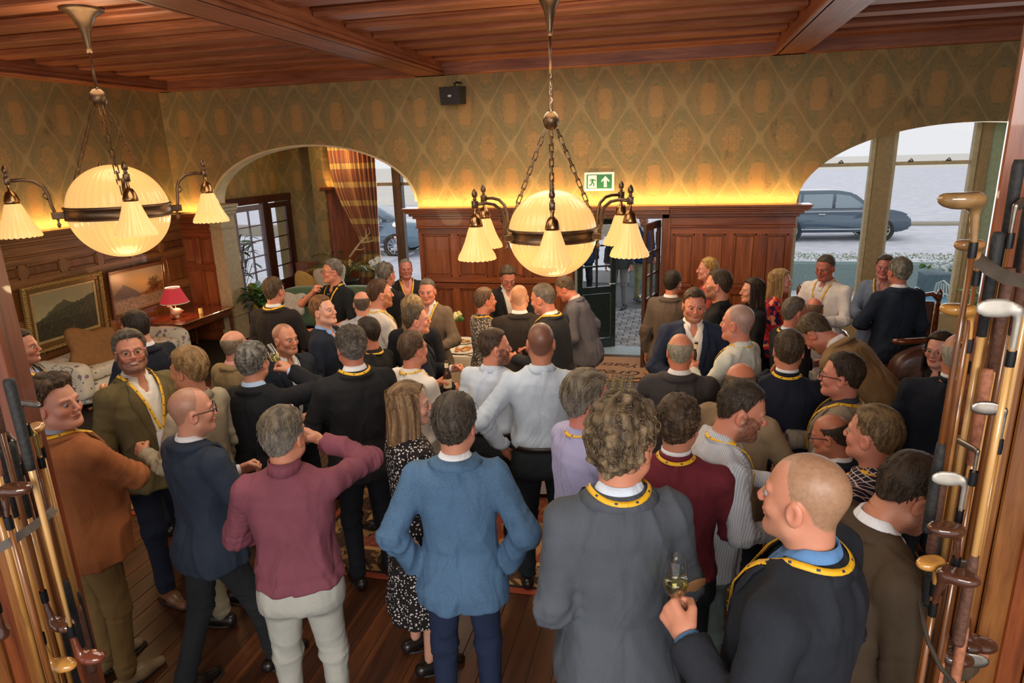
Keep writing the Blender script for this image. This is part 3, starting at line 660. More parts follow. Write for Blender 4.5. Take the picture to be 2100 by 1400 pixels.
        if abs(((face+hy*0+180) % 360)-180) > 35 or lod == 0:
            for sd in (1, -1):
                t = np.linspace(0, 1, 14); zz = 1.452-(1.452-vz)*t; xi = .010+.062*np.clip((zz-vz)/(1.44-vz), 0, 1.2)-.004
                lw = np.interp(t, [0, .12, .17, .30, 1], [.030, .046, .068, .066, .006]); rows = []
                for e_, up_ in ((0, .010), (.5, .012), (1, .007), (1, .001)): X_ = (xi+lw*e_); rows.append(np.stack([X_*sd, fy(X_, zz)+up_, zz+.012*e_*(t < .5)], 1))
                v, f = strip(rows); part('lapel', v, f if sd < 0 else [q[::-1] for q in f], gm, gar)
            if lod < 2:
                bt = MB()
                for k in range(2 if vz < 1.0 else 1): zb = vz-.035-.09*k; yy = fy(np.array([.012]), np.array([zb]))[0]; bt.lathe([(.0, .004), (.008, .004), (.010, .001), (.010, -.004)], 10); 
                if vz > .9: part('button', np.array([(q[0]+.012, q[2]*1+yy+.008, q[1]+zb) for q in bt.v]), bt.f, simple('horn_button', (.02, .012, .008), .3), gar)
    elif top in ('shirt', 'loose', 'polo'):
        v, f = collar(.0600, .044, 1.498, .016, 2.80, .034, wing=1, ff=lambda P: smin(torso(P, off, w, belly, fl), yoke(P, off), .035), reach=.040); part('collar', v, f, gm, gar)
        if abs(((face+180) % 360)-180) > 50 and lod < 2:
            zz = np.linspace(1.43, hem+.03, 12); rows = [np.stack([np.full(12, X_), fy(np.full(12, .0), zz)+.008, zz], 1) for X_ in (-.014, .014)]; v, f = strip(rows); part('placket', v, f, gm, gar)
            for zb in np.linspace(1.40, hem+.08, 5): yy = fy(np.array([0.]), np.array([zb]))[0]; bt = MB().lathe([(.0, .003), (.006, .003), (.006, -.002)], 8, (0, 0, 0)); part('button', np.array([(a_, c__+yy+.011, b_+zb) for a_, b_, c__ in bt.v]), bt.f, simple('pearl_button', (.7, .68, .62), .3), gar)
    elif top == 'zip': v, f = collar(.064, 1.535, 1.475, .012, 2.95, .012); part('collar', v, f, gm, gar)
    elif top == 'sweater':
        v, f = collar(.0635, 1.512, 1.492, .010, 3.14, .012); part('neckband', v, f, gm, gar)
        if shirt: v, f = collar(.0600, 1.530, 1.508, .006, 2.7, .02); part('collar', v, f, m_cloth(shirt), gar)
    if top == 'shirt':
        an = np.linspace(0, 2*PI, 40, endpoint=False); zz = 1.005; rx = np.interp(zz, PROF['z'], PROF['x'])*w+.014; ry = np.interp(zz, PROF['z'], PROF['y'])*(1+(w-1)*.7)+.013+belly*.45; cy = -.004+belly*.45
        rows = [[(abs(math.sin(a))**.84*math.copysign(1, math.sin(a))*(rx+o_), cy+abs(math.cos(a))**.84*math.copysign(1, math.cos(a))*(ry+o_), zz+dz) for a in np.append(an, 0)] for o_, dz in ((0, -.018), (.004, -.018), (.004, .016), (0, .016))]
        v, f = strip(rows); part('belt', v, f, simple('belt_leather', (.02, .012, .01), .4))
    # --- lanyard
    if lany:
        pts = []; nr = []; ff = lambda P: smin(torso(P, off, w, belly, fl), yoke(P, off), .035); r0 = .0715 if jk else .0615; z0 = 1.516 if jk else 1.530; Tt = np.linspace(.010, .055, 24)
        AL = np.linspace(PI, PI*.42, 9); rb = r0+(.021 if jk else .018); ZZ = np.arange(1.54, 1.38, -.003); zs = []
        for a in AL:
            d = ff(np.array([(math.sin(a)*rb, -.010+math.cos(a)*rb*1.04, z) for z in ZZ])); zs.append(ZZ[np.argmax(d < 0)] if (d < 0).any() else 1.40)
        zs = np.clip(zs, 1.466, 1.50)
        for _ in range(3): zs = np.r_[(zs[0]+zs[1])/2, (zs[:-2]+zs[1:-1]+zs[2:])/3, zs[-1]]
        for k, a in enumerate(AL):
            pts.append((math.sin(a)*rb, -.010+math.cos(a)*rb*1.04, zs[k]+(.016 if jk else .012)-.012*max(0, math.cos(a)+.1))); nr.append((math.sin(a)*.7, math.cos(a)*.7, .72))
        zz = np.linspace(1.455, 1.17, 9); X_ = np.linspace(.080, .008, 9); Y_ = fy(X_, zz)+(.020 if jk else .013)
        for a, b_, c__ in zip(X_, Y_, zz): pts.append((a, b_, c__)); nr.append((a*3, 1, .25))
        pts = np.array(pts); nr = np.array(nr); half = []
        tg = np.gradient(pts, axis=0); sdv = np.cross(tg, nr); sdv /= np.linalg.norm(sdv, axis=1)[:, None]; nn = nr/np.linalg.norm(nr, axis=1)[:, None]
        lm = MB(); U = []
        for sx in (1, -1):
            m = np.array([sx, 1, 1]); rows = [(pts+sdv*.0085)*m, (pts+sdv*.0085+nn*.0015)*m, (pts-sdv*.0085+nn*.0015)*m, (pts-sdv*.0085)*m]
            v, f = strip(rows); lm.add(v, f); ln = np.r_[0, np.cumsum(np.linalg.norm(np.diff(pts, axis=0), axis=1))]
            for vv in (0, 0, 1, 1): U += [(q*1.9+(.5 if sx > 0 else 0), vv) for q in ln]
        lo_ = part('lanyard', np.array(lm.v), lm.f, m_yellow(), uv=np.array(U))
        if badge: q = MB().box(-.043, .043, -.001, .001, -.13, 0, .0); yb = fy(np.array([0.]), np.array([1.10]))[0]+.02; part('badge', np.array([(a, b_+yb, c__+1.16) for a, b_, c__ in q.v]), q.f, simple('badge_card', (.8, .8, .82), .4), smooth=False)
    # --- glasses
    if glasses:
        g = MB(); rr = .0014 if glasses != 'thick' else .0026; y0 = .1035
        for sx in (1, -1):
            ring = [(sx*.033+.0235*math.copysign(abs(math.cos(a))**.7, math.cos(a)), y0-.006*abs(math.cos(a))*(1 if math.cos(a)*sx > 0 else 0), .0015+.0165*math.copysign(abs(math.sin(a))**.75, math.sin(a))) for a in np.linspace(0, 2*PI, 18, endpoint=False)]
            g.tube(ring, rr, 5, closed=True); g.tube([(sx*.056, y0-.006, .009), (sx*.078, .08, .008), (sx*.088, -.002, .006), (sx*.084, -.026, -.006)], rr, 5)
        g.tube([(-.010, y0, .006), (0, y0+.003, .009), (.010, y0, .006)], rr, 5)
        gv = np.array(g.v)
        if glasses == 'up': pe = np.array([0, -.026, -.006]); gv = (gv-pe)@np.array(Matrix.Rotation(.82, 3, 'X')).T+pe+np.array([0, .012, .058]); gv[:, 0] *= 1.10
        part('glasses', hw(gv), g.f, simple('specs_'+glasses, {'thin': (.25, .22, .2), 'thick': (.012, .012, .014), 'dark': (.03, .022, .02), 'up': (.03, .022, .02)}[glasses], .3, .3), wp=False)
    return dict(obj=me, R=out[1], L=out[-1], rz=r0, arm=arm, warp=warp, s=s, part=part, loc=loc, RZ=RZ)
# ------------------------------------------------------------ materials of the place
def wallpaper(name, ax):
    t = NT(name); o = t.obj(); x, y, z = t.xyz(o); u = x if ax == 'x' else y
    U = u*(2*PI/.66); W_ = z*(2*PI/1.0); f = U.cos()+W_.cos(); n = t.noise(t.map(o, (3, 3, 1.2)), 1.6, 4, .6); fine = t.noise(o, 60, 3)
    line = (f+(fine-.5)*.25).abs().ss(.16, .05)
    mot = t.noise(t.comb((U*.5).sin().abs(), (W_*.5).sin().abs()*1.6, z*.0), 3.4, 3, .6, 1.5)
    F = f.abs(); zz = (W_*.5).sin()*(W_*.5).sin(); urn = F+(mot-.5)*1.9; blob = (urn.ss(1.30, 1.55))*((mot-.47).abs().ss(.008, .035))
    petal = ((F-1.05).abs().ss(.10, .03))*((n*1.0).ss(.42, .55))
    vine = (t.noise(t.comb((U*1.0).cos(), (W_*1.0).cos(), U*0.0), 4.0, 2, .5, 2.0)-.5).abs().ss(.035, .01)
    base = t.ramp(n*.7+fine*.3, [(.32, lin('#625538')), (.45, lin('#8C7248')), (.56, lin('#736A48')), (.66, lin('#92754A')), (.78, lin('#70603E'))])
    c = t.mix(line*.38, base, lin('#B09566')); c = t.mix(blob*.55, c, lin('#B0834E')); c = t.mix(petal*.25, c, lin('#A8895A')); c = t.mix(vine*.22, c, lin('#B09566'))
    t.set(col=c, rough=.75); t.bump(fine, .08, .003); return t.m
WPX = wallpaper('wallpaper_damask_x', 'x'); WPY = wallpaper('wallpaper_damask_y', 'y')
RED = dict(dark=lin('#451C0E'), light=lin('#8A4A28')); 
def rw(ax): return wood('pine_red', lin('#58260F'), lin('#A0562C'), ax)
def rp(ax): return wood('pine_panel', lin('#5C2A12'), lin('#A55E34'), ax)
def bw(ax): return wood('ceiling_pine', lin('#713822'), lin('#B07050'), ax, rough=.5, coat=.08)
def yw(ax): return wood('post_pine', lin('#5A2C12'), lin('#A86E38'), ax, rough=.3)
CREAM = simple('cream_paint', lin('#CDB990'), .6, nscale=6); STONE = simple('stone_paint', lin('#A89878'), .6)
PLAST = simple('ceiling_plaster', lin('#C9A468'), .8)
BLACK = simple('black_metal', (.018, .018, .02), .4, .6); BRONZE = simple('bronze_metal', lin('#6E5844'), .36, .85); BRASS = simple('brass_metal', lin('#9A7650'), .25, 1.0)
def glass(name='clear_glass', col=(1, 1, 1), rough=0.0, ior=1.45):
    if name in _MC: return _MC[name]
    t = NT(name); t.set(col=col, trans=1.0, rough=rough, ior=ior); t.m.use_nodes = True; _MC[name] = t.m; return t.m
GLASS = glass()
def pane_glass():
    if 'pane' in _MC: return _MC['pane']
    t = NT('window_pane_glass'); tr = t.node('ShaderNodeBsdfTransparent'); gl = t.node('ShaderNodeBsdfGlossy'); gl.inputs['Roughness'].default_value = .02
    mx = t.node('ShaderNodeMixShader'); lw = t.node('ShaderNodeLayerWeight'); lw.inputs[0].default_value = .5; t.put(mx.inputs[0], t.M('POWER', V(t, lw.outputs['Facing']), 5.0)*.45+.03); t.l.new(tr.outputs[0], mx.inputs[1]); t.l.new(gl.outputs[0], mx.inputs[2]); t.l.new(mx.outputs[0], t.n['Material Output'].inputs[0])
    _MC['pane'] = t.m; return t.m
PANE = pane_glass()
def st(name): return empty(name, kind='structure')
# ------------------------------------------------------------ floor
t = NT('floor_boards'); o = t.obj(); x, y, z = t.xyz(o); bd = (x*(1/.14)); rn = t.node('ShaderNodeTexWhiteNoise', noise_dimensions='1D'); t.put(rn.inputs[1], t.M('FLOOR', bd)); rv = V(t, rn.outputs[0])
gn = t.noise(t.comb(x*14.0+rv*30.0, y*1.2, rv*9.0), 1.0, 5, .6, .6); t.set(col=t.ramp(gn*.75+rv*.25, [(.3, lin('#2A150C')), (.55, lin('#4A2815')), (.72, lin('#63381D'))]), rough=.34)
FLM = t.m
fl = tag(box('floor', -8.2, 6.2, -1.5, YB+.02, -.12, 0, simple('floor_gap', (.012, .007, .004), .6)), kind='structure')
nb = 0
for i in range(70):
    x0 = -6.2+i*.14
    if x0 > 3.4: break
    for (ya, yb) in ((1.2, 4.2+.7*math.sin(i*2.4)), (4.2+.7*math.sin(i*2.4), 9.4)):
        box('floorboard', x0+.002, x0+.138, ya+.002, yb-.002, -.01, .004, FLM, fl, .002); nb += 1
# ------------------------------------------------------------ back wall with two arches and the door opening
def arch(x, a):
    if a == 'L': u = (x+5.52)/1.76; return None if abs(u) >= 1 else 2.26+.86*math.sqrt(max(0, 1-u*u))
    u = (x-3.45)/1.95; return None if abs(u) >= 1 else 2.15+.95*math.sqrt(max(0, 1-abs(u)**2.1))
DX0, DX1, DZ = -1.42, -.18, 1.99
def wall_back():
    xs = [-8.0, -7.7]; xs += [-5.52+1.76*math.sin(a) for a in np.linspace(-PI/2, PI/2, 49)]+[DX0, DX1]+[3.45+1.95*math.sin(a) for a in np.linspace(-PI/2, PI/2, 49)]+[6.2]
    v = []; f = []; th = .24
    for i in range(len(xs)-1):
        a, b = xs[i], xs[i+1]; m = (a+b)/2
        A = 'L' if -7.28 < m < -3.76 else ('R' if 1.5 < m < 5.4 else None)
        if A: za, zb = arch(a+(1e-6 if a < m else 0), A) or (2.26 if A == 'L' else 2.15), arch(b-1e-6, A) or (2.26 if A == 'L' else 2.15)
        elif DX0-.001 < m < DX1+.001: za = zb = DZ
        else: za = zb = 0
        n = len(v); v += [(a, YB, za), (b, YB, zb), (b, YB, 4.3), (a, YB, 4.3), (a, YB+th, za), (b, YB+th, zb), (b, YB+th, 4.3), (a, YB+th, 4.3)]
        f += [(n, n+1, n+2, n+3), (n+5, n+4, n+7, n+6)]
        if A or za > 0: f.append((n+4, n+5, n+1, n))
    for x_, z0, z1 in ((-7.28, 0, 2.26), (-3.76, 0, 2.26), (DX0, 0, DZ), (DX1, 0, DZ), (1.5, 0, 2.15), (5.4, 0, 2.15)):
        n = len(v); v += [(x_, YB, z0), (x_, YB+th, z0), (x_, YB+th, z1), (x_, YB, z1)]; f.append((n, n+1, n+2, n+3))
    mi = [1 if (len(q) == 4 and abs(v[q[0]][1]-v[q[2]][1]) > .01) else 0 for q in f]
    return tag(mk('wall_back', v, f, None, mats=[WPX, CREAM], mi=mi), kind='structure')
wb_ = wall_back()
tag(MB().box(XL-.25, XL, -2, 9.68, -.1, 4.3).box(XL-.25, XL, 12.56, 13.2, -.1, 4.3).box(XL-.25, XL, 9.68, 12.56, 2.24, 4.3).build('wall_left', WPY), kind='structure')
tag(box('wall_right', 6.0, 6.2, -2, YB, -.1, 4.3, WPY), kind='structure')
# ------------------------------------------------------------ ceiling: plaster, joists, main beams, crown
cl = tag(box('ceiling', -8.2, 6.2, -3.2, YB+.3, 4.30, 4.4, PLAST), kind='structure')
bx = [(-8.0, -7.72), (-3.62, -3.22), (1.10, 1.46)]
for k, (a, b) in enumerate(bx):
    g = st('trim_%d' % (k+1)); box('beam', a, b, -2.5, YB, 3.97, 4.30, bw('y'), g, .012)
    for xx in ((a,) if k == 2 else (b,) if k == 0 else (a, b)):
        box('moulding', xx-.02, xx+.02, -2.5, YB, 4.01, 4.06, bw('y'), g, .01); box('moulding', xx-.035, xx+.035, -2.5, YB, 3.97, 4.0, bw('y'), g, .008)
g = st('trim_4'); box('beam', -7.9, 6.1, YB-.12, YB, 3.97, 4.3, bw('x'), g, .01); box('moulding', -7.9, 6.1, YB-.15, YB-.10, 4.12, 4.17, bw('x'), g, .01)
g = st('trim_5')
for (a, b) in ((-7.72, -3.62), (-3.22, 1.10), (1.46, 6.0)):
    y = YB-.34
    while y > 1.0:
        box('joist', a, b, y-.13, y+.13, 4.12, 4.30, bw('x'), g, .014); box('joist_bead', a, b, y-.155, y+.155, 4.165, 4.19, bw('x'), g, .008); box('joist_bead', a, b, y-.19, y+.19, 4.26, 4.30, bw('x'), g, .01); y -= .62
# ------------------------------------------------------------ panelling
def panelling(name, p0, d, length, z_top, cols, rows, depth=.10, nrm=None, cornice=True, over=.18, end0=True, end1=True, mats=(rw, rp), stile=.11):
    """framed wainscot along direction d (unit, in x or y), built of rails, stiles and panels"""
    g = st(name); d = Vector((*d, 0)); n = Vector((*nrm, 0)); al = 'x' if abs(d.x) > .5 else 'y'
    def bxx(nm, u0, u1, w0, w1, z0, z1, mat, b=.004):
        c = [Vector((*p0, 0))+d*u+n*w for u in (u0, u1) for w in (w0, w1)]; xs = [q.x for q in c]; ys = [q.y for q in c]
        return box(nm, min(xs), max(xs), min(ys), max(ys), z0, z1, mat, g, b)
    H = depth; bxx('backing', 0, length, .0, H-.035, 0, z_top-.05, mats[1]('z'), 0)
    zs = [.0]+rows+[z_top-.34]
    bxx('skirting', 0, length, 0, H+.012, 0, .16, mats[0](al))
    for k, z in enumerate(zs[1:]): bxx('rail', 0, length, H-.04, H, z-.05, z+.05, mats[0](al))
    cw = length/cols
    for i in range(cols+1):
        u = i*cw; a = max(0, u-stile/2); b = min(length, u+stile/2); bxx('stile', a, b, H-.04, H-.002, .16, z_top-.34, mats[0]('z'))
    for j in range(len(zs)-1):
        z0 = (.16 if j == 0 else zs[j]+.05); z1 = zs[j+1]-.05
        for i in range(cols):
            a = i*cw+(stile/2 if i else stile/2); b = (i+1)*cw-stile/2
            bxx('panel', a+.03, b-.03, H-.05, H-.022, z0+.03, z1-.03, mats[1]('z'), .012)
            for (q0, q1, r0, r1) in ((a, b, z0, z0+.018), (a, b, z1-.018, z1), (a, a+.018, z0, z1), (b-.018, b, z0, z1)):
                bxx('bead', q0, q1, H-.045, H-.012, r0, r1, mats[0]('z'), 0)
    if cornice:
        o0 = -over if end0 else 0; o1 = length+(over if end1 else 0)
        for (w, z0, z1) in ((H+.025, z_top-.30, z_top-.27), (H+.015, z_top-.27, z_top-.16), (H+.05, z_top-.16, z_top-.12), (H+.09, z_top-.12, z_top-.08), (H+.15, z_top-.055, z_top-.03), (H+.13, z_top-.08, z_top-.055), (H+.165, z_top-.03, z_top)):
            k = (w-H)/.165; bxx('cornice', -over*k if end0 else 0, length+(over*k if end1 else 0), 0, w, z0, z1, mats[0](al), .006)
    return g
PT = 2.17
panelling('trim_6', (-3.74, YB), (1, 0), -1.50+3.74-.02, PT, 4, [1.02, 1.10+.0], .12, (0, -1), end1=False)
panelling('trim_7', (-.10, YB), (1, 0), 1.58, PT, 4, [1.02], .12, (0, -1), end0=False)
g = st('trim_8')
for nm, a in (('door_head', (-1.52, -.10, YB-.14, YB, DZ, PT-.12)), ('cornice', (-1.52, -.10, YB-.28, YB, PT-.06, PT)), ('cornice', (-1.52, -.10, YB-.22, YB, PT-.12, PT-.06)), ('door_post', (-1.54, -1.42, YB-.14, YB+.05, 0, DZ+.1)), ('door_post', (-.20, -.08, YB-.14, YB+.05, 0, DZ+.1))):
    box(nm, *a, rw('x' if nm != 'door_post' else 'z'), g, .006)
panelling('trim_9', (XL, 1.2), (0, 1), 8.2, 2.13, 14, [.42, 1.0, 1.52], .10, (1, 0), end0=False, end1=False, stile=.10, mats=(lambda a: wood('oak_left', lin('#5C3A1E'), lin('#94653A'), a), lambda a: wood('oak_left_panel', lin('#4A2A14'), lin('#865428'), a)))
panelling('trim_10', (XL, YB), (1, 0), .66, 2.13, 2, [.55, 1.25], .12, (0, -1), end0=False, end1=False)
# stone pilaster at the arch's left jamb
g = st('trim_11'); xj = -7.20
MB().box(xj-.12, xj+.10, YB-.12, YB+.24, 0, 2.06).build('pilaster_shaft', STONE, g)
for (w, z0, z1) in ((.03, 2.06, 2.09), (.02, 1.86, 1.89), (.05, 2.09, 2.14), (.08, 2.14, 2.20), (.11, 2.20, 2.25), (.03, .42, .46), (.05, 0, .20)):
    box('pilaster_band', xj-.12-w*.3, xj+.10+w, YB-.12-w, YB+.24, z0, z1, STONE, g, .008)
# cream edge of the arch
rows = []
for a in np.linspace(-PI/2, PI/2, 60):
    x_ = -5.52+1.76*math.sin(a); z_ = 2.26+.86*math.cos(a); k = 1-.02
    rows.append([(x_, YB-.006, z_), (x_*1+(-5.52-x_)*.022, YB-.006, z_-.02*math.cos(a)-.005), (x_+(-5.52-x_)*.022, YB+.25, z_-.02*math.cos(a)-.005)])
v, f = strip(rows); tag(mk('trim_12', v, f, CREAM), kind='structure')
# ------------------------------------------------------------ bay room behind the left arch
tag(box('floor_bay', -8.0, -3.4, YB+.02, 12.9, -.12, 0, FLM), kind='structure')
tag(box('wall_bay_back', XL-.2, -6.55, 12.5, 12.7, 0, 3.4, WPX), kind='structure')
tag(box('wall_bay_pier', -7.12, -6.86, 12.25, 12.5, 0, 3.4, WPX), kind='structure')
tag(box('wall_bay_right', -3.5, -3.3, YB+.2, 12.5, 0, 3.4, WPY), kind='structure')
tag(box('ceiling_bay', -8.2, -3.2, YB+.24, 12.9, 3.35, 3.45, simple('bay_ceiling', lin('#B9A778'), .8)), kind='structure')
tag(box('wall_bay_dado', XL, -6.3, 12.40, 12.5, 0, .82, rw('x')), kind='structure')
g = st('trim_13'); box('panel', -6.86, -5.9, 12.30, 12.42, .0, 2.30, rw('z'), g, .01); box('cornice', -6.95, -5.9, 12.22, 12.46, 2.30, 2.36, rw('x'), g, .01)
g = st('window_2'); DKW = wood('dark_window_wood', lin('#4E3526'), lin('#7A5B42'), 'z')
for (a, b) in ((-6.0, -5.9), (-5.42, -5.24), (-4.62, -4.5), (-3.75, -3.6)): box('mullion', a, b, 12.3, 12.46, .3, 3.2, DKW if a < -5 else CREAM, g, .01)
for z in (.3, 2.36, 3.15): box('sash_rail', -6.0, -3.6, 12.36, 12.42, z, z+.06, STONE, g, .008)
for a, b in ((-5.9, -5.42), (-5.24, -4.62), (-4.5, -3.75)):
    for z0, z1 in ((.36, 2.36), (2.42, 3.15)): box('pane', a, b, 12.385, 12.392, z0, z1, PANE, g)
tag(box('wall_bay_sill', -6.3, -3.4, 12.28, 12.6, 0, .30, rw('x')), kind='structure')
# french doors on the left side of the bay
DW = wood('mahogany', lin('#2A1210'), lin('#4C2420'), 'z', .25); DGY = simple('door_grey_paint', lin('#7C7486'), .35)
def frame_door(name, y0, y1, z1, mat, cols, rows, x=XL+.12, parent=None, zb=.55):
    g = empty(name, parent=parent); s_ = .09
    for (a, b, c, d) in ((y0, y0+s_, 0, z1), (y1-s_, y1, 0, z1)): box('door_stile', x-.02, x+.03, a, b, c, d, mat, g, .004)
    box('door_rail', x-.02, x+.03, y0+s_, y1-s_, z1-.1, z1, mat, g, .004); box('door_panel', x-.01, x+.02, y0+s_, y1-s_, 0, zb, mat, g, .004)
    w = (y1-y0-2*s_)/cols; h = (z1-.1-zb)/rows
    for i in range(cols):
        for j in range(rows): box('pane', x+.0, x+.006, y0+s_+i*w+.012, y0+s_+(i+1)*w-.012, zb+j*h+.012, zb+(j+1)*h-.012, PANE if name != 'x' else PANE, g)
    for i in range(1, cols): box('glazing_bar', x-.01, x+.02, y0+s_+i*w-.012, y0+s_+i*w+.012, zb, z1-.1, mat, g)
    for j in range(1, rows): box('glazing_bar', x-.01, x+.02, y0+s_, y1-s_, zb+j*h-.012, zb+j*h+.012, mat, g)
    return g
d3 = st('door_1')
a = frame_door('door_leaf', 9.72, 10.62, 2.10, DGY, 2, 5); a.parent = d3; a = frame_door('door_leaf', 10.62, 11.55, 2.10, DGY, 2, 5); a.parent = d3; a = frame_door('side_light', 11.72, 12.42, 2.10, DW, 1, 5); a.parent = d3
for y0 in (9.68, 11.55, 12.40): box('door_post', XL+.06, XL+.17, y0, y0+.16 if y0 > 10 else y0+.04, 0, 2.16, DW, d3, .006)
box('door_head', XL+.05, XL+.19, 9.68, 12.56, 2.12, 2.26, DW, d3, .008)
MB().tube([(XL+.15, 10.56, 1.0), (XL+.21, 10.56, 1.0), (XL+.21, 10.56, 1.3), (XL+.15, 10.56, 1.3)], .012, 8).build('door_handle', simple('steel', (.6, .6, .62), .25, 1), d3, True)
MB().tube([(XL+.15, 10.68, 1.0), (XL+.21, 10.68, 1.0), (XL+.21, 10.68, 1.3), (XL+.15, 10.68, 1.3)], .012, 8).build('door_handle', simple('steel', (.6, .6, .62), .25, 1), d3, True)
# ------------------------------------------------------------ window seen through the right arch
g = st('window_1'); YW = 10.7; WOODC = simple('window_paint', lin('#A08B66'), .5); WOODD = simple('window_paint_light', lin('#C9BC9C'), .5)
TEAL = simple('teal_reveal', lin('#3FA8A4'), .5)
xl_, xm0, xm1, xr_ = 1.78, 2.66, 2.93, 3.90
box('mullion', xm0+.03, xm1-.03, YW-.10, YW+.08, .5, 3.35, WOODC, g, .012); box('mullion_bead', xm0-.03, xm0+.03, YW-.05, YW+.06, .5, 3.35, WOODD, g, .008); box('mullion_bead', xm1-.03, xm1+.03, YW-.05, YW+.06, .5, 3.35, WOODD, g, .008)
box('jamb', xr_, xr_+.07, YW-.05, YW+.06, .5, 3.35, WOODD, g, .008); box('jamb', xr_+.07, xr_+.18, YW-.14, YW+.08, .5, 3.35, WOODC, g, .01); box('jamb', xr_+.42, xr_+.58, YW-.35, YW-.1, .5, 3.35, WOODC, g, .01)
box('jamb', xl_-.36, xl_-.10, YW-.02, YW+.3, .0, 2.62, TEAL, g, .01); box('jamb', xl_-.10, xl_-.04, YW-.02, YW+.04, .5, 3.35, WOODD, g, .006)
for a, b in ((xl_-.06, xm0), (xm1, xr_)):
    box('sash_rail', a, b, YW-.03, YW+.03, 2.575, 2.625, WOODD, g, .006); box('sash_rail', a, b, YW-.03, YW+.03, .50, .60, WOODD, g, .006)
    box('pane', a, b, YW+.0, YW+.006, .6, 2.575, PANE, g); box('pane', a, b, YW+.015, YW+.02, 2.625, 3.3, PANE, g)
for x_ in (2.25, 3.15, 3.62): MB().box(x_-.035, x_+.035, YW-.045, YW-.03, 2.62, 2.64, .004).tube([(x_-.02, YW-.04, 2.64), (x_, YW-.05, 2.665), (x_+.02, YW-.04, 2.645)], .008, 6).build('sash_catch', BRONZE, g)
tag(box('wall_window_sill', 1.3, 6.0, YW-.25, YW+.15, -.1, .50, CREAM), kind='structure')
tag(box('wall_window_right', xr_+.18, 6.0, YW-.1, YW+.1, .5, 3.4, simple('pale_green_wall', lin('#A9BDA2'), .7)), kind='structure')
tag(box('ceiling_window', 1.3, 6.0, YB+.24, YW+.3, 3.35, 3.45, CREAM), kind='structure')
tag(box('floor_window', 1.3, 6.2, YB+.02, YW+.2, -.12, 0, FLM), kind='structure')
# ------------------------------------------------------------ entrance doors
DG = simple('dark_green_door', lin('#1E2A2A'), .25, coat=.4); DB = wood('door_brown', lin('#33211A'), lin('#5A4034'), 'z', .3)
def leaf(name, w, h, mat, loc, rz, hinge=1, parent=None):
    g = empty(name, loc, rz, parent=parent); s_ = .075
    for a, b in ((0, s_), (w-s_, w)): box('door_stile', a, b, -.022, .022, .01, h, mat, g, .004)
    for z0, z1 in ((.01, .16), (.86, .96), (h-.09, h)): box('door_rail', s_, w-s_, -.022, .022, z0, z1, mat, g, .004)
    box('door_panel', s_+.01, w-s_-.01, -.012, .012, .17, .85, mat, g, .006)
    for i in range(2):
        for j in range(3):
            ww = (w-2*s_)/2; hh = (h-.09-.96)/3; box('pane', s_+i*ww+.01, s_+(i+1)*ww-.01, -.003, .003, .96+j*hh+.01, .96+(j+1)*hh-.01, PANE, g)
    box('glazing_bar', w/2-.012, w/2+.012, -.016, .016, .96, h-.09, mat, g)
    for j in (1, 2): z = .96+j*(h-1.05)/3; box('glazing_bar', s_, w-s_, -.016, .016, z-.012, z+.012, mat, g)
    MB().tube([(w-.04, -.03, 1.0), (w-.04, -.075, 1.0), (w-.14, -.075, 1.0)], .011, 8).build('door_handle', simple('steel', (.6, .6, .62), .25, 1), g, True)
    return g
d2 = st('door_2')
leaf('door_leaf', .60, 1.96, DG, (DX0+.03, YB+.12, 0), math.radians(28), parent=d2)
leaf('door_leaf', .66, 1.96, DB, (DX1-.05, YB+.02, 0), math.radians(-105), parent=d2)
box('door_closer', DX1-.10, DX1-.03, YB-.03, YB+.03, 1.62, 1.80, BLACK, d2, .006)
tag(box('threshold', DX0, DX1, YB-.02, YB+.42, -.06, .015, simple('pale_step', lin('#8FA3B0'), .5)), kind='structure')
tag(box('wall_porch_left', DX0-.25, DX0-.02, YB+.24, YB+1.1, -.1, 2.6, CREAM), kind='structure')
# ------------------------------------------------------------ outside: setts, road, lawn
ASP = simple('pale_asphalt', lin('#DADCE4'), .9, nscale=3, bump=.02); 
tag(box('ground_outside', -60, 60, YB+.25, 160, -.25, -.11, ASP), kind='structure')
tag(box('ground_far', -90, 90, 40, 170, -.12, -.05, simple('pale_links_grass', lin('#E2DED4'), .95, nscale=.4, noise=.05)), kind='structure')
pv = tag(box('ground_pavers', -3.2, 1.0, YB+.42, 15.5, -.2, -.075, simple('joint_sand', lin('#55585C'), .9)), kind='structure')
SETT = [simple('sett_a', lin('#8D9094'), .7), simple('sett_b', lin('#7B7F86'), .7), simple('sett_c', lin('#9C9DA0'), .7)]
sm_ = None; mts = []
for m in SETT:
    q = box('paver', -.095, .095, -.055, .055, -.03, .03, m, pv, .008); mts.append(q.data); bpy.data.objects.remove(q)
for j in range(22):
    for i in range(13):
        x_ = -1.72+i*.205+(.10 if j % 2 else 0); o_ = link('paver', mts[(i*7+j*5) % 3], pv, (x_, YB+.52+j*.125, -.075+.004*random.random()))
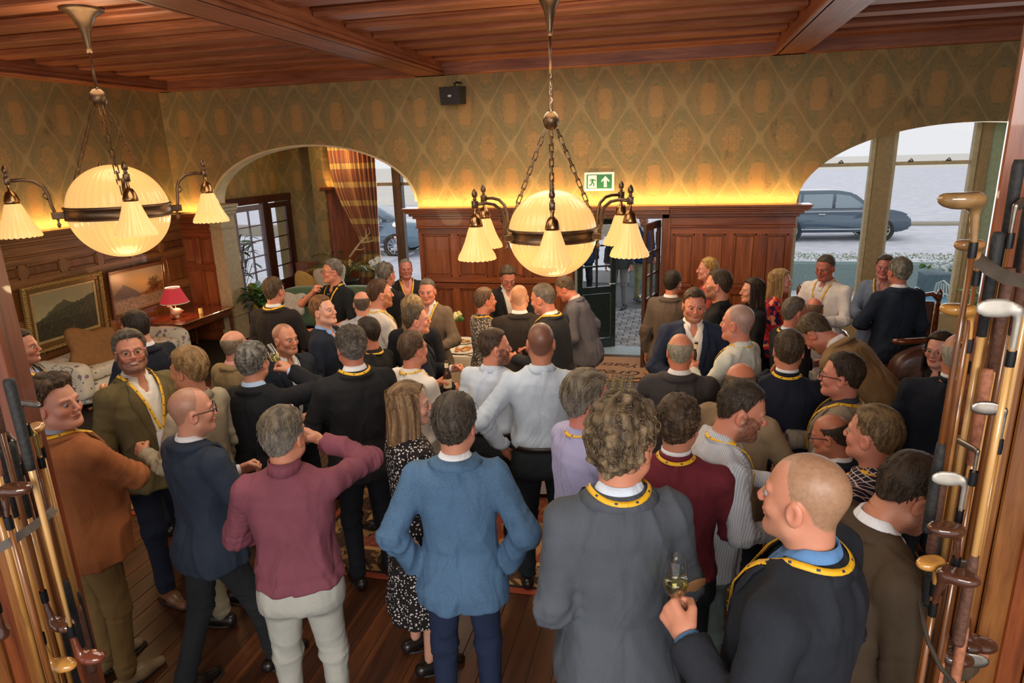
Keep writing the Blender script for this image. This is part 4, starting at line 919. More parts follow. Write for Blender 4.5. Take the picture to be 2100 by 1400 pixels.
# ------------------------------------------------------------ chandeliers
def m_shade(name, c, s):
    t = NT(name); x, y, z = t.xyz(t.obj()); n = t.noise(t.obj(), 9, 2); t.set(col=lin('#D0A058'), rough=.28, emit=t.mix(n*.25, c, tuple(q*.8 for q in c)), es=s, coat=.2); return t.m
GLB = m_shade('globe_glass', (1.0, .60, .22), .62); SHD = m_shade('shade_glass', (1.0, .62, .24), .66)
BULB = NT('lit_bulb').set(col=(1, .8, .5), emit=(1, .74, .36), es=6.0).m
def chain(p0, p1, parent, n, r=.0065, L=None):
    p0 = Vector(p0); p1 = Vector(p1); d = (p1-p0); step = d.length/n; d.normalize(); lk = link_mesh(step*1.22, step*.52, r)
    q = d.to_track_quat('Z', 'Y')
    for i in range(n):
        o = link('chain_link', lk, parent); c = p0+d*(step*(i+.5)); o.matrix_local = Matrix.Translation(c) @ q.to_matrix().to_4x4() @ Matrix.Rotation(PI/2*(i % 2)+.4, 4, 'Z')
def link_mesh(L, W_, r):
    k = ('lk', round(L, 3), r)
    if k not in _MC:
        b = MB().tube([(-W_/2, 0, -L/2), (W_/2, 0, -L/2), (W_/2, 0, L/2), (-W_/2, 0, L/2)], r, 5, closed=True); o = b.build('chain_link', BRONZE); _MC[k] = o.data; bpy.data.objects.remove(o)
    return _MC[k]
def chandelier(loc, R, arms, a0, label, rim=None, s=1.0):
    x, y, z = loc; g = empty('chandelier', (x, y, z), 0, label, 'chandelier'); top = 4.13-z
    MB().lathe([(.02, top-.34), (.022, top-.30), (.035, top-.20), (.05, top-.15), (.09, top-.07), (.13, top-.045), (.14, top-.03), (.16, top-.028), (.165, top)], 28, cap=True).build('canopy', BRONZE, g, True)
    bz = .92; MB().tube([(0, 0, top-.30), (0, 0, top-.62)], .011, 8).build('rod', BRONZE, g, True)
    chain((0, 0, top-.60), (0, 0, bz+.07), g, 9 if top-.6-bz > .4 else 5, .006)
    MB().tube([(.012*math.sin(q*2), .012*math.cos(q*2), top-.6-(top-.6-bz)*q/12) for q in range(13)], .004, 5).build('cable', simple('silver_cable', (.5, .48, .45), .4), g)
    MB().lathe([(.001, bz+.075), (.03, bz+.07), (.055, bz+.045), (.07, bz), (.055, bz-.045), (.03, bz-.068), (.001, bz-.075)], 24).build('ball', BRONZE, g, True)
    n = 14; 
    for k in range(3 if arms == 4 else 4):
        a = a0+2*PI*k/(3 if arms == 4 else 4)+(.0 if arms == 4 else .0); p1 = (R*1.03*math.cos(a), R*1.03*math.sin(a), .03); chain((.05*math.cos(a), .05*math.sin(a), bz-.07), p1, g, n, .0055)
    rib = 40
    MB().lathe([(R*math.cos(t), R*math.sin(t)*.98) for t in np.linspace(0.04, PI/2-.05, 16)], 160, (0, 0, .0), rib, .012).build('globe_upper', GLB, g, True)
    MB().lathe([(R*math.cos(t), R*math.sin(t)*1.0) for t in np.linspace(-PI/2+.02, -.04, 18)], 160, (0, 0, 0), rib, .012).build('globe_lower', GLB, g, True)
    b = MB(); b.lathe([(R*1.0, -.055), (R*1.045, -.055), (R*1.045, -.042), (R*1.03, -.040), (R*1.03, .030), (R*1.05, .034), (R*1.05, .052), (R*1.0, .055)], 64); b.build('ring_band', BRONZE, g, True)
    for k in range(arms):
        a = a0+PI/arms*0+2*PI*k/arms if arms == 4 else a0+2*PI*k/arms; c_, s_ = math.cos(a), math.sin(a); e = empty('arm', (0, 0, 0), a, parent=g); R2 = R+.34*s
        pts = [(R*1.03, 0, 0), (R+.07, 0, .01), (R+.085, 0, .08), (R+.09, 0, .16), (R+.115, 0, .23), (R+.17, 0, .275), (R+.24, 0, .29), (R2, 0, .285)]
        MB().tube(pts, .0145, 8).tube([(R+.095, 0, .12), (R+.13, 0, .15), (R+.115, 0, .18)], .006, 6).build('bracket', BRONZE, e, True)
        MB().box(R*1.02, R+.10, -.03, .03, -.035, .02, .006).build('bracket_block', BRONZE, e); MB().lathe([(.001, -.11), (.012, -.10), (.016, -.08), (.006, -.06), (.012, -.035)], 10, (R+.06, 0, 0)).build('drop_finial', BRONZE, e, True)
        MB().box(R2-.022, R2+.022, -.022, .022, .255, .315, .004).lathe([(.010, .315), (.018, .325), (.010, .335), (.022, .35), (.024, .37), (.014, .395), (.001, .41)], 12, (R2, 0, 0)).build('finial', BRONZE, e, True)
        MB().lathe([(.012, .26), (.012, .21), (.030, .20), (.045, .17), (.056, .13), (.058, .11), (.05, .105)], 20, (R2, 0, 0)).build('lamp_holder', BRASS, e, True)
        sh = MB(); n_ = 96; prof = [(.052, .11), (.062, .09), (.078, .04), (.098, -.02), (.124, -.08), (.146, -.12), (.154, -.15)]; vs = []
        for i, (r_, z_) in enumerate(prof):
            for q in range(n_):
                t = 2*PI*q/n_; f_ = i/(len(prof)-1); rr = r_*s*(1+.030*math.cos(24*t)*(.3+f_)); vs.append((R2+rr*math.cos(t), rr*math.sin(t), z_-(.010*abs(math.sin(12*t)) if i == len(prof)-1 else 0)))
        sh.add(vs, [(i*n_+q, i*n_+(q+1) % n_, (i+1)*n_+(q+1) % n_, (i+1)*n_+q) for i in range(len(prof)-1) for q in range(n_)]); sh.build('lamp_shade', SHD, e, True)
        MB().lathe([(.001, .06), (.018, .05), (.028, .02), (.022, -.01), (.001, -.03)], 12, (R2, 0, 0)).build('bulb', BULB, e, True)
        l = point('lamp_light', (x+R2*c_, y+R2*s_, z-.17), 7.0, (1, .72, .38), .07)
    point('globe_glow_light', (x, y, z-.85), 16, (1, .72, .38), .25); point('globe_up_light', (x, y, z+1.15), 30, (1, .74, .45), .45)
c1 = CAM+ray(1133, 478)*5.7; c2 = CAM+ray(245, 432)*5.75
va = math.atan2(-c1[1], -c1[0]); chandelier(c1, .375, 6, va, 'ribbed glass globe chandelier hanging nearest the middle of the room, front of the entrance doors')
va = math.atan2(-c2[1], -c2[0]); chandelier(c2, .395, 4, va+.12, 'ribbed glass globe chandelier hanging at the left, in front of the framed paintings')
# LED strips glowing on the wall above the cornices
for (nm, loc, L, rot) in (('cornice_light', (-2.6, YB-.13, PT+.02), 2.4, 0), ('cornice_light', (.72, YB-.13, PT+.02), 1.7, 0), ('cornice_light', (-.8, YB-.13, PT+.02), 1.5, 0), ('cornice_light', (XL+.12, 5.3, 2.15), 7.6, PI/2), ('cornice_light', (-7.66, YB-.12, 2.15), .56, 0), ('cornice_light', (-6.4, 12.36, 2.38), .8, 0)):
    area(nm, loc, L, 7.5*L, (1.0, .58, .18), (PI-.85, 0, rot), .05)
# ------------------------------------------------------------ exit sign, loudspeaker
ex = empty('exit_sign', (-1.065, YB-.012, 2.49), 0, 'green and white running man exit sign with upward arrow on the wallpaper', 'sign')
EG = simple('sign_green', lin('#1E7048'), .5, bump=0, noise=.03); EW = simple('sign_white', lin('#E6EEE6'), .5, bump=0, noise=.02)
box('backing', -.205, .205, -.004, .008, -.125, .125, EW, ex, .003); box('green_field', -.175, .175, -.007, -.003, -.095, .095, EG, ex)
box('doorway_field', -.155, -.035, -.009, -.006, -.085, .085, EW, ex)
mn = MB(); 
for p, r in (([(-.075, 0, .055)]*1+[(-.074, 0, .056)], .014), ([(-.085, 0, .035), (-.098, 0, -.005)], .014), ([(-.085, 0, .03), (-.06, 0, .012), (-.045, 0, .022)], .007), ([(-.09, 0, .032), (-.115, 0, .028), (-.125, 0, .005)], .007), ([(-.095, 0, -.005), (-.072, 0, -.03), (-.078, 0, -.065)], .009), ([(-.098, 0, -.008), (-.11, 0, -.04), (-.14, 0, -.05)], .009)): mn.tube([(a, -.010, c) for a, b, c in p], r, 8)
mn.v = [(a, -.0095+(b+.0095)*.1, c) for a, b, c in mn.v]; mn.build('running_figure', EG, ex)
ar = MB(); pl = [(.085, .075), (.14, .015), (.14, -.01), (.105, .02), (.105, -.075), (.065, -.075), (.065, .02), (.03, -.01), (.03, .015)]
ar.add([(a, -.0095, c) for a, c in pl], [(8, 7, 6, 0), (0, 6, 3), (0, 3, 2, 1), (6, 5, 4, 3)]); ar.build('arrow', EW, ex)
sp = empty('loudspeaker', (-3.06, YB-.16, 3.70), math.radians(-12), 'small black loudspeaker bracketed high on the back wall under the ceiling beam', 'speaker')
MB().add([(-.155, -.10, -.13), (.155, -.10, -.13), (.13, .10, -.12), (-.13, .10, -.12), (-.155, -.13, .10), (.155, -.13, .10), (.14, .10, .11), (-.14, .10, .11)], [(3, 2, 1, 0), (4, 5, 6, 7), (0, 1, 5, 4), (1, 2, 6, 5), (2, 3, 7, 6), (3, 0, 4, 7)]).build('cabinet', simple('speaker_black', (.02, .02, .022), .6), sp)
MB().tube([(0, .06, .10), (0, .03, .15), (.02, .09, .17), (.04, .16, .16)], .012, 8).build('bracket', BLACK, sp, True); MB().lathe([(.001, .002), (.03, .002), (.03, -.001)], 20).xf(Matrix.Translation((.0, -.119, -.02)) @ Matrix.Rotation(PI/2, 4, 'X') @ Matrix.Scale(.5, 4, (0, 1, 0))).build('badge', simple('badge_silver', (.6, .6, .6), .4), sp)
# ------------------------------------------------------------ paintings
def painting(name, label, y0, y1, z0, z1, fw, matf, pic, ornate):
    g = empty(name, (XL+.14, (y0+y1)/2, (z0+z1)/2), 0, label, 'painting'); g.rotation_euler = (0, math.radians(4.5), 0); w, h = (y1-y0)/2, (z1-z0)/2
    for k, (o0, o1, d) in enumerate(((0, .35, .05), (.35, .72, .032), (.72, 1, .02)) if ornate else ((0, .6, .035), (.6, 1, .018))):
        a, b = fw*o0, fw*o1
        for (q0, q1, r0, r1) in ((-w+a, w-a, h-b, h-a), (-w+a, w-a, -h+a, -h+b), (-w+a, -w+b, -h+b, h-b), (w-b, w-a, -h+b, h-b)): box('frame_moulding', 0, d, q0, q1, r0, r1, matf[k], g, .006)
    if ornate:
        orn = MB()
        for i in range(46):
            t = -w+.02+(2*w-.04)*i/45
            for zz in (h-.02, -h+.02): orn.lathe([(.001, .014), (.010, .010), (.015, 0)], 6, (0, 0, 0)).v[-18:]; n0 = len(orn.v)-18; orn.v[n0:] = [(c_+.052, a_+t, b_+zz+.006*math.sin(i*2.2)) for a_, b_, c_ in orn.v[n0:]]
        for i in range(32):
            t = -h+.03+(2*h-.06)*i/31
            for yy in (w-.02, -w+.02): orn.lathe([(.001, .014), (.010, .010), (.015, 0)], 6, (0, 0, 0)); n0 = len(orn.v)-18; orn.v[n0:] = [(c_+.052, a_+yy+.006*math.sin(i*2.2), b_+t) for a_, b_, c_ in orn.v[n0:]]
        orn.build('carved_ornament', matf[0], g, True)['kind'] = 'stuff'
    box('canvas', .0, .010, -w+fw, w-fw, -h+fw, h-fw, pic(w-fw, h-fw), g)
def pic1(w, h):
    t = NT('painting_mountain'); x, y, z = t.xyz(t.obj()); u = y*(1/w); v = z*(1/h); n = t.noise(t.obj(), 9, 5, .6); n2 = t.noise(t.obj(), 30, 4, .7)
    ridge = (u+.05).abs()*-.9+.62+(n-.5)*.35; r2 = u*.35+.22+(n-.5)*.3
    sky = t.ramp(n*.5+v*.5, [(.2, lin('#A39A74')), (.6, lin('#8C8462'))]); c = t.mix((ridge-v).ss(-.03, .05), sky, lin('#4F5038')); c = t.mix((r2-v).ss(-.02, .05), c, t.ramp(n2, [(.35, lin('#2C2E1E')), (.65, lin('#4C4E34'))]))
    wat = (v*-1.0).ss(.25, .3); c = t.mix(wat, c, t.ramp(n2, [(.3, lin('#23251C')), (.62, lin('#3C3A28')), (.75, lin('#76735C'))])); t.set(col=c, rough=.4); return t.m
def pic2(w, h):
    t = NT('painting_shore'); x, y, z = t.xyz(t.obj()); u = y*(1/w); v = z*(1/h); n = t.noise(t.obj(), 8, 5, .6); n2 = t.noise(t.obj(), 34, 4, .7)
    sky = t.ramp(v*.5+u*.25+.3, [(.1, lin('#7A6C58')), (.5, lin('#A88650')), (.9, lin('#8E8068'))]); c = t.mix((((u+.55).abs()*-1.1+.42+(n-.5)*.3)-v).ss(-.02, .06), sky, lin('#5A4E46'))
    c = t.mix(((u*.5-.25+(n-.5)*.3)-v).ss(-.02, .08), c, t.ramp(n2, [(.3, lin('#4A2A14')), (.7, lin('#8A5426'))])); c = t.mix((v*-1.0+(n-.5)*.3).ss(.32, .4), c, t.ramp(n2, [(.3, lin('#4E463E')), (.7, lin('#A08868'))]))
    tr = t.M('POWER', ((u-.62)*2.2), 2.0)+t.M('POWER', ((v-.12)*1.6), 2.0)+(n2-.5)*1.6; c = t.mix(tr.ss(.45, .1)*.85, c, lin('#38200F')); t.set(col=c, rough=.35); return t.m
GOLD = simple('gilt', lin('#A8884E'), .38, .55, nscale=60, noise=.3, bump=.3); GOLD2 = simple('gilt_dark', lin('#7A5E30'), .4, .5); GOLD3 = simple('gilt_light', lin('#B8A070'), .4, .4)
painting('framed_painting', 'dark mountain loch landscape in a wide ornate gilt frame on the left wall', 6.30, 7.50, .62, 1.50, .14, (GOLD, GOLD2, GOLD3), pic1, True)
painting('framed_painting', 'golden shoreline landscape in a narrow polished wood frame nearer the lamp', 7.62, 8.72, .76, 1.46, .06, (wood('frame_mahogany', lin('#3A1A0E'), lin('#6A3A20'), 'y'), GOLD2), pic2, False)
# ------------------------------------------------------------ red lamp with a bird base on a side table
tb = empty('side_table', (-7.35, 8.5, 0), 0, 'low dark mahogany side table with turned legs under the red lamp', 'table'); MH = wood('mahogany_table', lin('#3A160A'), lin('#7A3A1E'), 'y', .18, coat=.7)
box('tabletop', -.42, .42, -.62, .62, .62, .65, MH, tb, .008); box('apron', -.38, .38, -.58, .58, .52, .62, MH, tb, .004)
for sx in (-.36, .36):
    for sy in (-.56, .56): MB().lathe([(.03, 0), (.02, .05), (.028, .12), (.018, .2), (.024, .3), (.03, .36), (.022, .42), (.035, .52)], 12, (sx, sy, 0)).build('leg', MH, tb, True)
LP = atX(362, 650, -7.30)
lpz = .65; lx, ly = -7.30, 8.25
lm = empty('table_lamp', (lx, ly, lpz), 0, 'lit table lamp with a red pleated shade on a pale bird base', 'lamp')
t = NT('red_lamp_shade'); x, y, z = t.xyz(t.obj()); t.set(col=lin('#B8384A'), rough=.7, emit=t.mix((z-.3).ss(.12, .35), lin('#B02A30'), lin('#E0603A')), es=.55); RS_ = t.m
MB().lathe([(.20, .24), (.195, .25), (.105, .46), (.10, .465)], 40, rib=10, ra=.02).build('lamp_shade', RS_, lm, True)
MB().lathe([(.203, .235), (.203, .25), (.198, .25)], 40, rib=10, ra=.02).build('shade_trim', simple('cream_trim', lin('#E8D8B8'), .7), lm, True); MB().lathe([(.10, .462), (.108, .462), (.106, .475), (.10, .475)], 40).build('shade_trim', simple('cream_trim', lin('#E8D8B8'), .7), lm, True)
MB().tube([(0, 0, .15), (0, 0, .34)], .008, 8).build('stem', BRASS, lm, True); MB().lathe([(.001, .36), (.02, .34), (.03, .30), (.02, .27)], 12).build('bulb', BULB, lm, True)
fb_ = lambda P: smin(smin(smin(el(P, (0, 0, .10), (.055, .10, .055)), rc(P, (0, -.06, .12), (0, -.115, .20), .028, .016), .03), el(P, (0, -.125, .213), (.018, .026, .018)), .012), smin(rc(P, (0, .06, .10), (0, .15, .085), .03, .008), smin(rc(P, (0, 0, .0), (0, 0, .05), .045, .02), rc(P, (0, -.145, .212), (0, -.172, .206), .006, .002), .005), .01), .02)
Vt, Q = snet(fb_, (-.09, -.2, -.01), (.09, .19, .26), .008); mk('bird_base', Vt, Q, simple('ivory_ceramic', lin('#C9B690'), .35), lm, True); MB().lathe([(.07, 0), (.075, .012), (.05, .02)], 20, cap=True).build('foot', BRASS, lm, True)
point('red_lamp_light', (lx, ly, lpz+.52), 9, (1, .5, .25), .05); point('red_lamp_light', (lx, ly, lpz+.22), 6, (1, .45, .25), .05)
cn = empty('candle', (-7.12, 8.55, .65), 0, 'short cream candle on the side table beside the bird lamp', 'candle'); MB().lathe([(.028, 0), (.030, .01), (.030, .085), (.022, .09), (.001, .082)], 18, cap=True).build('wax', simple('wax', lin('#E8D070'), .5), cn, True); MB().tube([(0, 0, .08), (.002, 0, .1)], .002, 5).build('wick', BLACK, cn)
# ------------------------------------------------------------ floral sofa at the left wall with a wooden-backed chair
FLO = NT('floral_chintz'); o = FLO.obj(); v1 = FLO.voro(o, 9); v2 = FLO.voro(FLO.map(o, (1, 1, 1), (3, 1, 2)), 14); n = FLO.noise(o, 40, 2)
c = FLO.mix((v1+(n-.5)*.2).lt(.24), lin('#D5D0C2'), lin('#8E7A8C')); c = FLO.mix((v2+(n-.5)*.2).lt(.17), c, lin('#5E7A60')); FLO.set(col=c, rough=.9)
def sofa(loc, rz, L, mat, label, back=.85, wood_top=None, cat='sofa', name='sofa', feetm=None):
    g = empty(name, loc, rz, label, cat)
    def cush(nm, c, r, pw=.25, m=mat):
        f = lambda P: (lambda q: (np.sum(np.abs(q/np.array(r))**5, axis=1)**(1/5)-1)*min(r))(P-np.array(c))
        Vt, Q = snet(f, np.array(c)-np.array(r)-.03, np.array(c)+np.array(r)+.03, .03); Vt = Vt+vnorm(Vt, Q)*(.012*vn(Vt, 6, c[0]))[:, None]; return mk(nm, Vt, Q, m, g, True)
    cush('seat_base', (0, 0, .20), (L/2, .42, .16)); 
    for k in range(2): cush('seat_cushion', ((k-.5)*L*.44, -.06, .42), (L*.215, .34, .09))
    cush('backrest', (0, .36, back*.56), (L/2, .12, back*.44)); 
    for sx in (-1, 1): cush('armrest', (sx*(L/2-.08), -.02, .38), (.10, .42, .24))
    if wood_top:
        pts = [(q*L/2, .38, back+.03+.06*math.cos(q*PI/2)**2) for q in np.linspace(-1, 1, 21)]; MB().tube(pts, .028, 8).build('top_rail', wood_top, g, True)
        MB().lathe([(.04, 0), (.03, .05), (.001, .08)], 10, (-L/2, .38, back)).build('finial', wood_top, g, True)
    for sx in (-1, 1):
        for sy in (-.34, .34): MB().lathe([(.025, 0), (.03, .05)], 10, (sx*(L/2-.1), sy, 0), cap=True).build('leg', feetm or MH, g, True)
    return g
sofa((-7.28, 7.0, 0), PI/2, 1.9, FLO.m, 'white floral chintz sofa against the left wall under the paintings', .55)
def cushion(loc, rot, s_, col, label, grp=None, name='cushion'):
    f = lambda P: (np.sum(np.abs(P/np.array([s_, s_, .09]))**3, axis=1)**(1/3)-1)*.09+.03*(np.abs(P[:, 0])*np.abs(P[:, 1])/s_/s_)*-1
    Vt, Q = snet(f, (-s_-.06, -s_-.06, -.13), (s_+.06, s_+.06, .13), .022); o_ = mk(name, Vt, Q, simple('cushion_'+col, lin(col), .85), None, True, loc=loc, rot=rot); return tag(o_, label, 'cushion', grp)
cushion((-7.15, 6.55, .66), (1.2, .2, 1.2), .24, '#8A6238', 'brown leather cushion on the floral sofa by the left wall')
# green sofa in the bay, cushions
GRN = simple('green_velvet', lin('#5E7A5E'), .8, sheen=.4)
sofa((-5.75, 10.6, 0), math.radians(188), 2.1, GRN, 'sage green sofa in the bay behind the left arch', .78)
cushion((-6.35, 10.45, .66), (1.1, .3, .4), .25, '#B08A4A', 'golden mustard cushion on the green sofa'); cushion((-5.95, 10.5, .78), (1.15, -.2, .1), .25, '#BFB2A0', 'pale grey cushion leaning on the green sofa behind the mustard one'); cushion((-6.95, 10.0, .62), (.9, .1, .9), .22, '#C09A40', 'yellow cushion at the left end of the bay by the blue flowers')
cushion((-6.25, 9.75, .56), (1.1, .1, .2), .16, '#CFC8BC', 'white patterned cushion behind the man in a black jacket')
# ------------------------------------------------------------ curtain
t = NT('tartan_curtain'); x, y, z = t.xyz(t.obj()); uu, vv, _w = t.xyz(t.uv()); a = (vv*9.0).frac(); b = (uu*14.0).frac()
c = t.mix(a.lt(.30)*.75, lin('#8A4A34'), lin('#C9A868')); c = t.mix(b.lt(.35)*.5, c, lin('#5A3A30')); c = t.mix((b-.6).abs().lt(.05)*.5, c, lin('#C9AE70')); t.set(col=c, rough=.85, sheen=.3); CU = t.m
def curtain():
    top = [(-6.62, 12.1), (-5.62, 12.1)]; rows = []; U = []; n = 90
    for j, w in enumerate(np.linspace(0, 1, 26)):
        z = 3.16-w*3.155; pin = 1-.62*math.exp(-((w-.66)/.30)**2) if w < .66 else .38+.3*(w-.66)/.34
        cx = -6.12+.25*(1-pin)/.62*1.0; row = []
        for i in range(n):
            q = i/(n-1)-.5; row.append((cx+q*1.0*pin+.01*math.sin(q*60), 12.08+.045*math.sin(q*2*PI*11+w)*(.4+pin*.6)+.015*math.sin(q*47+w*3), z)); U.append((i/(n-1), w))
        rows.append(row)
    v, f = strip(rows); o_ = mk('curtain', v, f, CU, None, True, uv=np.array(U)); o_.modifiers.new('s', 'SOLIDIFY').thickness = .006
    return tag(o_, 'red and gold tartan curtain tied back at the bay window', 'curtain')
curtain()
pel = MB(); 
for k in range(6): pel.lathe([(.0, .0), (.05, -.03), (.09, -.12)], 14, (-6.55+k*.18, 12.05, 3.24))
tag(pel.build('curtain_rail', GOLD, None, True), 'gilded curtain pole heading above the tartan curtain', 'curtain rail')
point('bay_spot_light', (-6.2, 11.6, 3.0), 24, (1, .68, .3), .06)
# ------------------------------------------------------------ plants
LEAF = simple('leaf_green', lin('#4E7A2E'), .45, noise=.35, nscale=8); LEAFY = simple('leaf_gold', lin('#A39234'), .5, noise=.3); LEAFD = simple('leaf_dark', lin('#2C4A22'), .5, noise=.3)
def leafm(L, W_, bend, segs=5):
    v = []; 
    for i in range(segs+1):
        s_ = i/segs; w = W_*math.sin(PI*min(1, s_*.95+.05))**.8; z = -bend*s_*s_*L; v += [(-w, L*s_, z+w*.35), (0, L*s_, z), (w, L*s_, z+w*.35)]
    return v, [q for i in range(segs) for q in ((i*3, i*3+1, i*3+4, i*3+3), (i*3+1, i*3+2, i*3+5, i*3+4))]
def leafy(name, loc, n, L, W_, mats, label, cat='plant', up=.6, h=.2, pot=None, spread=1.0, seed=1):
    rs = random.Random(seed); g = empty(name, loc, 0, label, cat); ms = []
    for k, m in enumerate(mats): v, f = leafm(L, W_, .5+.3*k); o_ = mk('leaf', v, f, m, g, True); ms.append(o_.data); bpy.data.objects.remove(o_)
    if pot: MB().lathe([(.10, 0), (.15, .05), (.17, .24), (.18, .26), (.15, .26), (.14, .22)], 24, cap=True).build('pot', pot, g, True)
    stm = MB()
    for k in range(n):
        az = rs.uniform(0, 2*PI); elv = rs.uniform(up-.7, up+.7); hz = h*rs.uniform(.5, 1.3); r = rs.uniform(0, .14)*spread; p = (r*math.cos(az), r*math.sin(az), (.22 if pot else 0)+hz)
        stm.tube([(0, 0, .2 if pot else 0), p], .004, 4); o_ = link('leaf', ms[k % len(ms)], g, p, (elv, rs.uniform(-.4, .4), az-PI/2)); sc = rs.uniform(.7, 1.25); o_.scale = (sc, sc, sc)
    stm.build('stems', LEAFD, g)['kind'] = 'stuff'; return g
leafy('potted_plant', (-6.85, 9.75, .35), 60, .22, .05, [LEAF, LEAFD], 'bright green leafy plant beside the stone pilaster of the left arch', h=.35, spread=1.6, seed=3)
def palm(loc, n, L, mat, label, seed):
    rs = random.Random(seed); g = empty('palm_plant', loc, 0, label, 'plant'); MB().lathe([(.14, 0), (.2, .05), (.22, .34), (.24, .36), (.2, .36)], 24, cap=True).build('pot', simple('dark_pot', (.03, .025, .02), .4), g, True)
    for k in range(n):
        az = 2*PI*k/n+rs.uniform(-.2, .2); b = MB(); pts = []; ln = L*rs.uniform(.75, 1.1); hh_ = rs.uniform(.55, 1.1)
        for i in range(9): s_ = i/8; pts.append(Vector((math.cos(az)*ln*.8*s_**1.3, math.sin(az)*ln*.8*s_**1.3, .35+ln*hh_*(s_*1.2-.75*s_*s_))))
        b.tube(pts, [.008-.0007*i for i in range(9)], 5)
        for i in range(2, 9):
            for sg in (-1, 1):
                for h_ in (0, .5):
                    if i == 8 and h_: continue
                    p = pts[i].lerp(pts[min(i+1, 8)], h_); d = (pts[i]-pts[i-1]).normalized(); sd = d.cross(Vector((0, 0, 1))).normalized()*sg; l_ = .20*(1-.35*abs(i-5)/4); tip = p+sd*l_*.7+d*l_*.75-Vector((0, 0, l_*.35)); mid = p+sd*l_*.4+d*l_*.35
                    n_ = Vector((0, 0, 1)).cross(tip-p).normalized()*.011; b.add([p, mid+n_, tip, mid-n_], [(0, 1, 2, 3)])
        b.build('frond', mat if k % 3 else LEAFY, g)
palm((-6.15, 11.50, .30), 15, .95, LEAFD, 'tall potted palm with green and golden fronds beside the tartan curtain', 4)
an = MB(); an.tube([(0, 0, 0), (.12, 0, .14), (.22, 0, .26), (.34, .02, .36), (.36, 0, .52)], [.02, .018, .015, .012, .004], 7).tube([(.22, 0, .26), (.40, 0, .27), (.52, 0, .32)], [.014, .01, .003], 6).tube([(.12, 0, .14), (.22, .05, .12), (.3, .05, .16)], [.012, .008, .003], 6).tube([(.34, .02, .36), (.42, .03, .44), (.40, .03, .55)], [.01, .007, .003], 6)
tag(an.build('antler', simple('antler_bone', lin('#C9B48C'), .5), None, True, loc=(-5.95, 11.3, 1.12), rot=(0, 0, .2)), 'pale branching antler rising from the palm by the tartan curtain', 'antler')
bt_ = empty('bistro_table', (-4.95, 10.45, 0), 0, 'small round dark side table holding the vase by the bay window', 'table'); MB().lathe([(.001, .80), (.22, .80), (.23, .79), (.23, .775), (.21, .77), (.001, .77)], 32).build('tabletop', MH, bt_, True); MB().lathe([(.16, 0), (.15, .03), (.03, .08), (.025, .4), (.035, .6), (.03, .77)], 16, cap=True).build('pedestal', MH, bt_, True)
vs_ = empty('vase', (-4.97, 10.42, .80), 0, 'pale aqua glass vase with white blooms on the small round table', 'vase'); MB().lathe([(.045, 0), (.075, .04), (.078, .08), (.05, .16), (.028, .22), (.034, .27), (.03, .27), (.024, .22), (.04, .15)], 24, cap=False).build('vessel', simple('aqua_glass', lin('#9CC4C0'), .12), vs_, True)
def bloom(p, r, mat, parent, nm='bloom', seed=0):
    rs = random.Random(seed); b = MB()
    for k in range(9):
        a = rs.uniform(0, 2*PI); e_ = rs.uniform(-.3, 1.3); c = Vector((math.cos(a)*math.cos(e_), math.sin(a)*math.cos(e_), math.sin(e_)))*r*.6; b.lathe([(.001, r*.42), (r*.34, r*.25), (r*.45, 0), (r*.3, -r*.3), (.001, -r*.38)], 7, tuple(Vector(p)+c))
    return b.build(nm, mat, parent, True)
WH = simple('white_petal', lin('#DDE6E6'), .7)
for k, p in enumerate(((-.10, 0, .36), (-.02, .05, .40), (.05, -.05, .37), (-.05, -.06, .33), (.11, .0, .34))): bloom(p, .065, WH if k < 4 else LEAF, vs_, seed=k); MB().tube([(0, 0, .15), (p[0], p[1], p[2]-.02)], .004, 5).build('stem', LEAF, vs_)
hy = empty('hydrangea', (-6.95, 9.85, .60), 0, 'pale blue hydrangea heads beside the leafy plant at the french doors', 'flowers'); BL = simple('blue_petal', lin('#8FB3C0'), .7)
for k, p in enumerate(((.0, 0, .18), (.1, .05, .10), (-.06, .08, .24), (.12, -.08, .02))): bloom(p, .075, BL, hy, seed=20+k); MB().tube([(0, 0, -.2), p], .005, 5).build('stem', LEAFD, hy)
# garden seen through the french doors
for k, (y_, x_) in enumerate(((10.2, -9.2), (11.2, -9.4), (12.2, -9.1))): leafy('shrub', (x_, y_, -.05), 120, .20, .045, [LEAFD, LEAF], ['dark shrub behind the nearest french door', 'dark shrub behind the middle french door pane', 'dark shrub behind the side light of the french doors'][k], h=1.1, spread=2.6, up=.5, seed=30+k)
tag(box('ground_garden', -14, XL-.25, 6, 20, -.2, -.05, ASP), kind='structure')
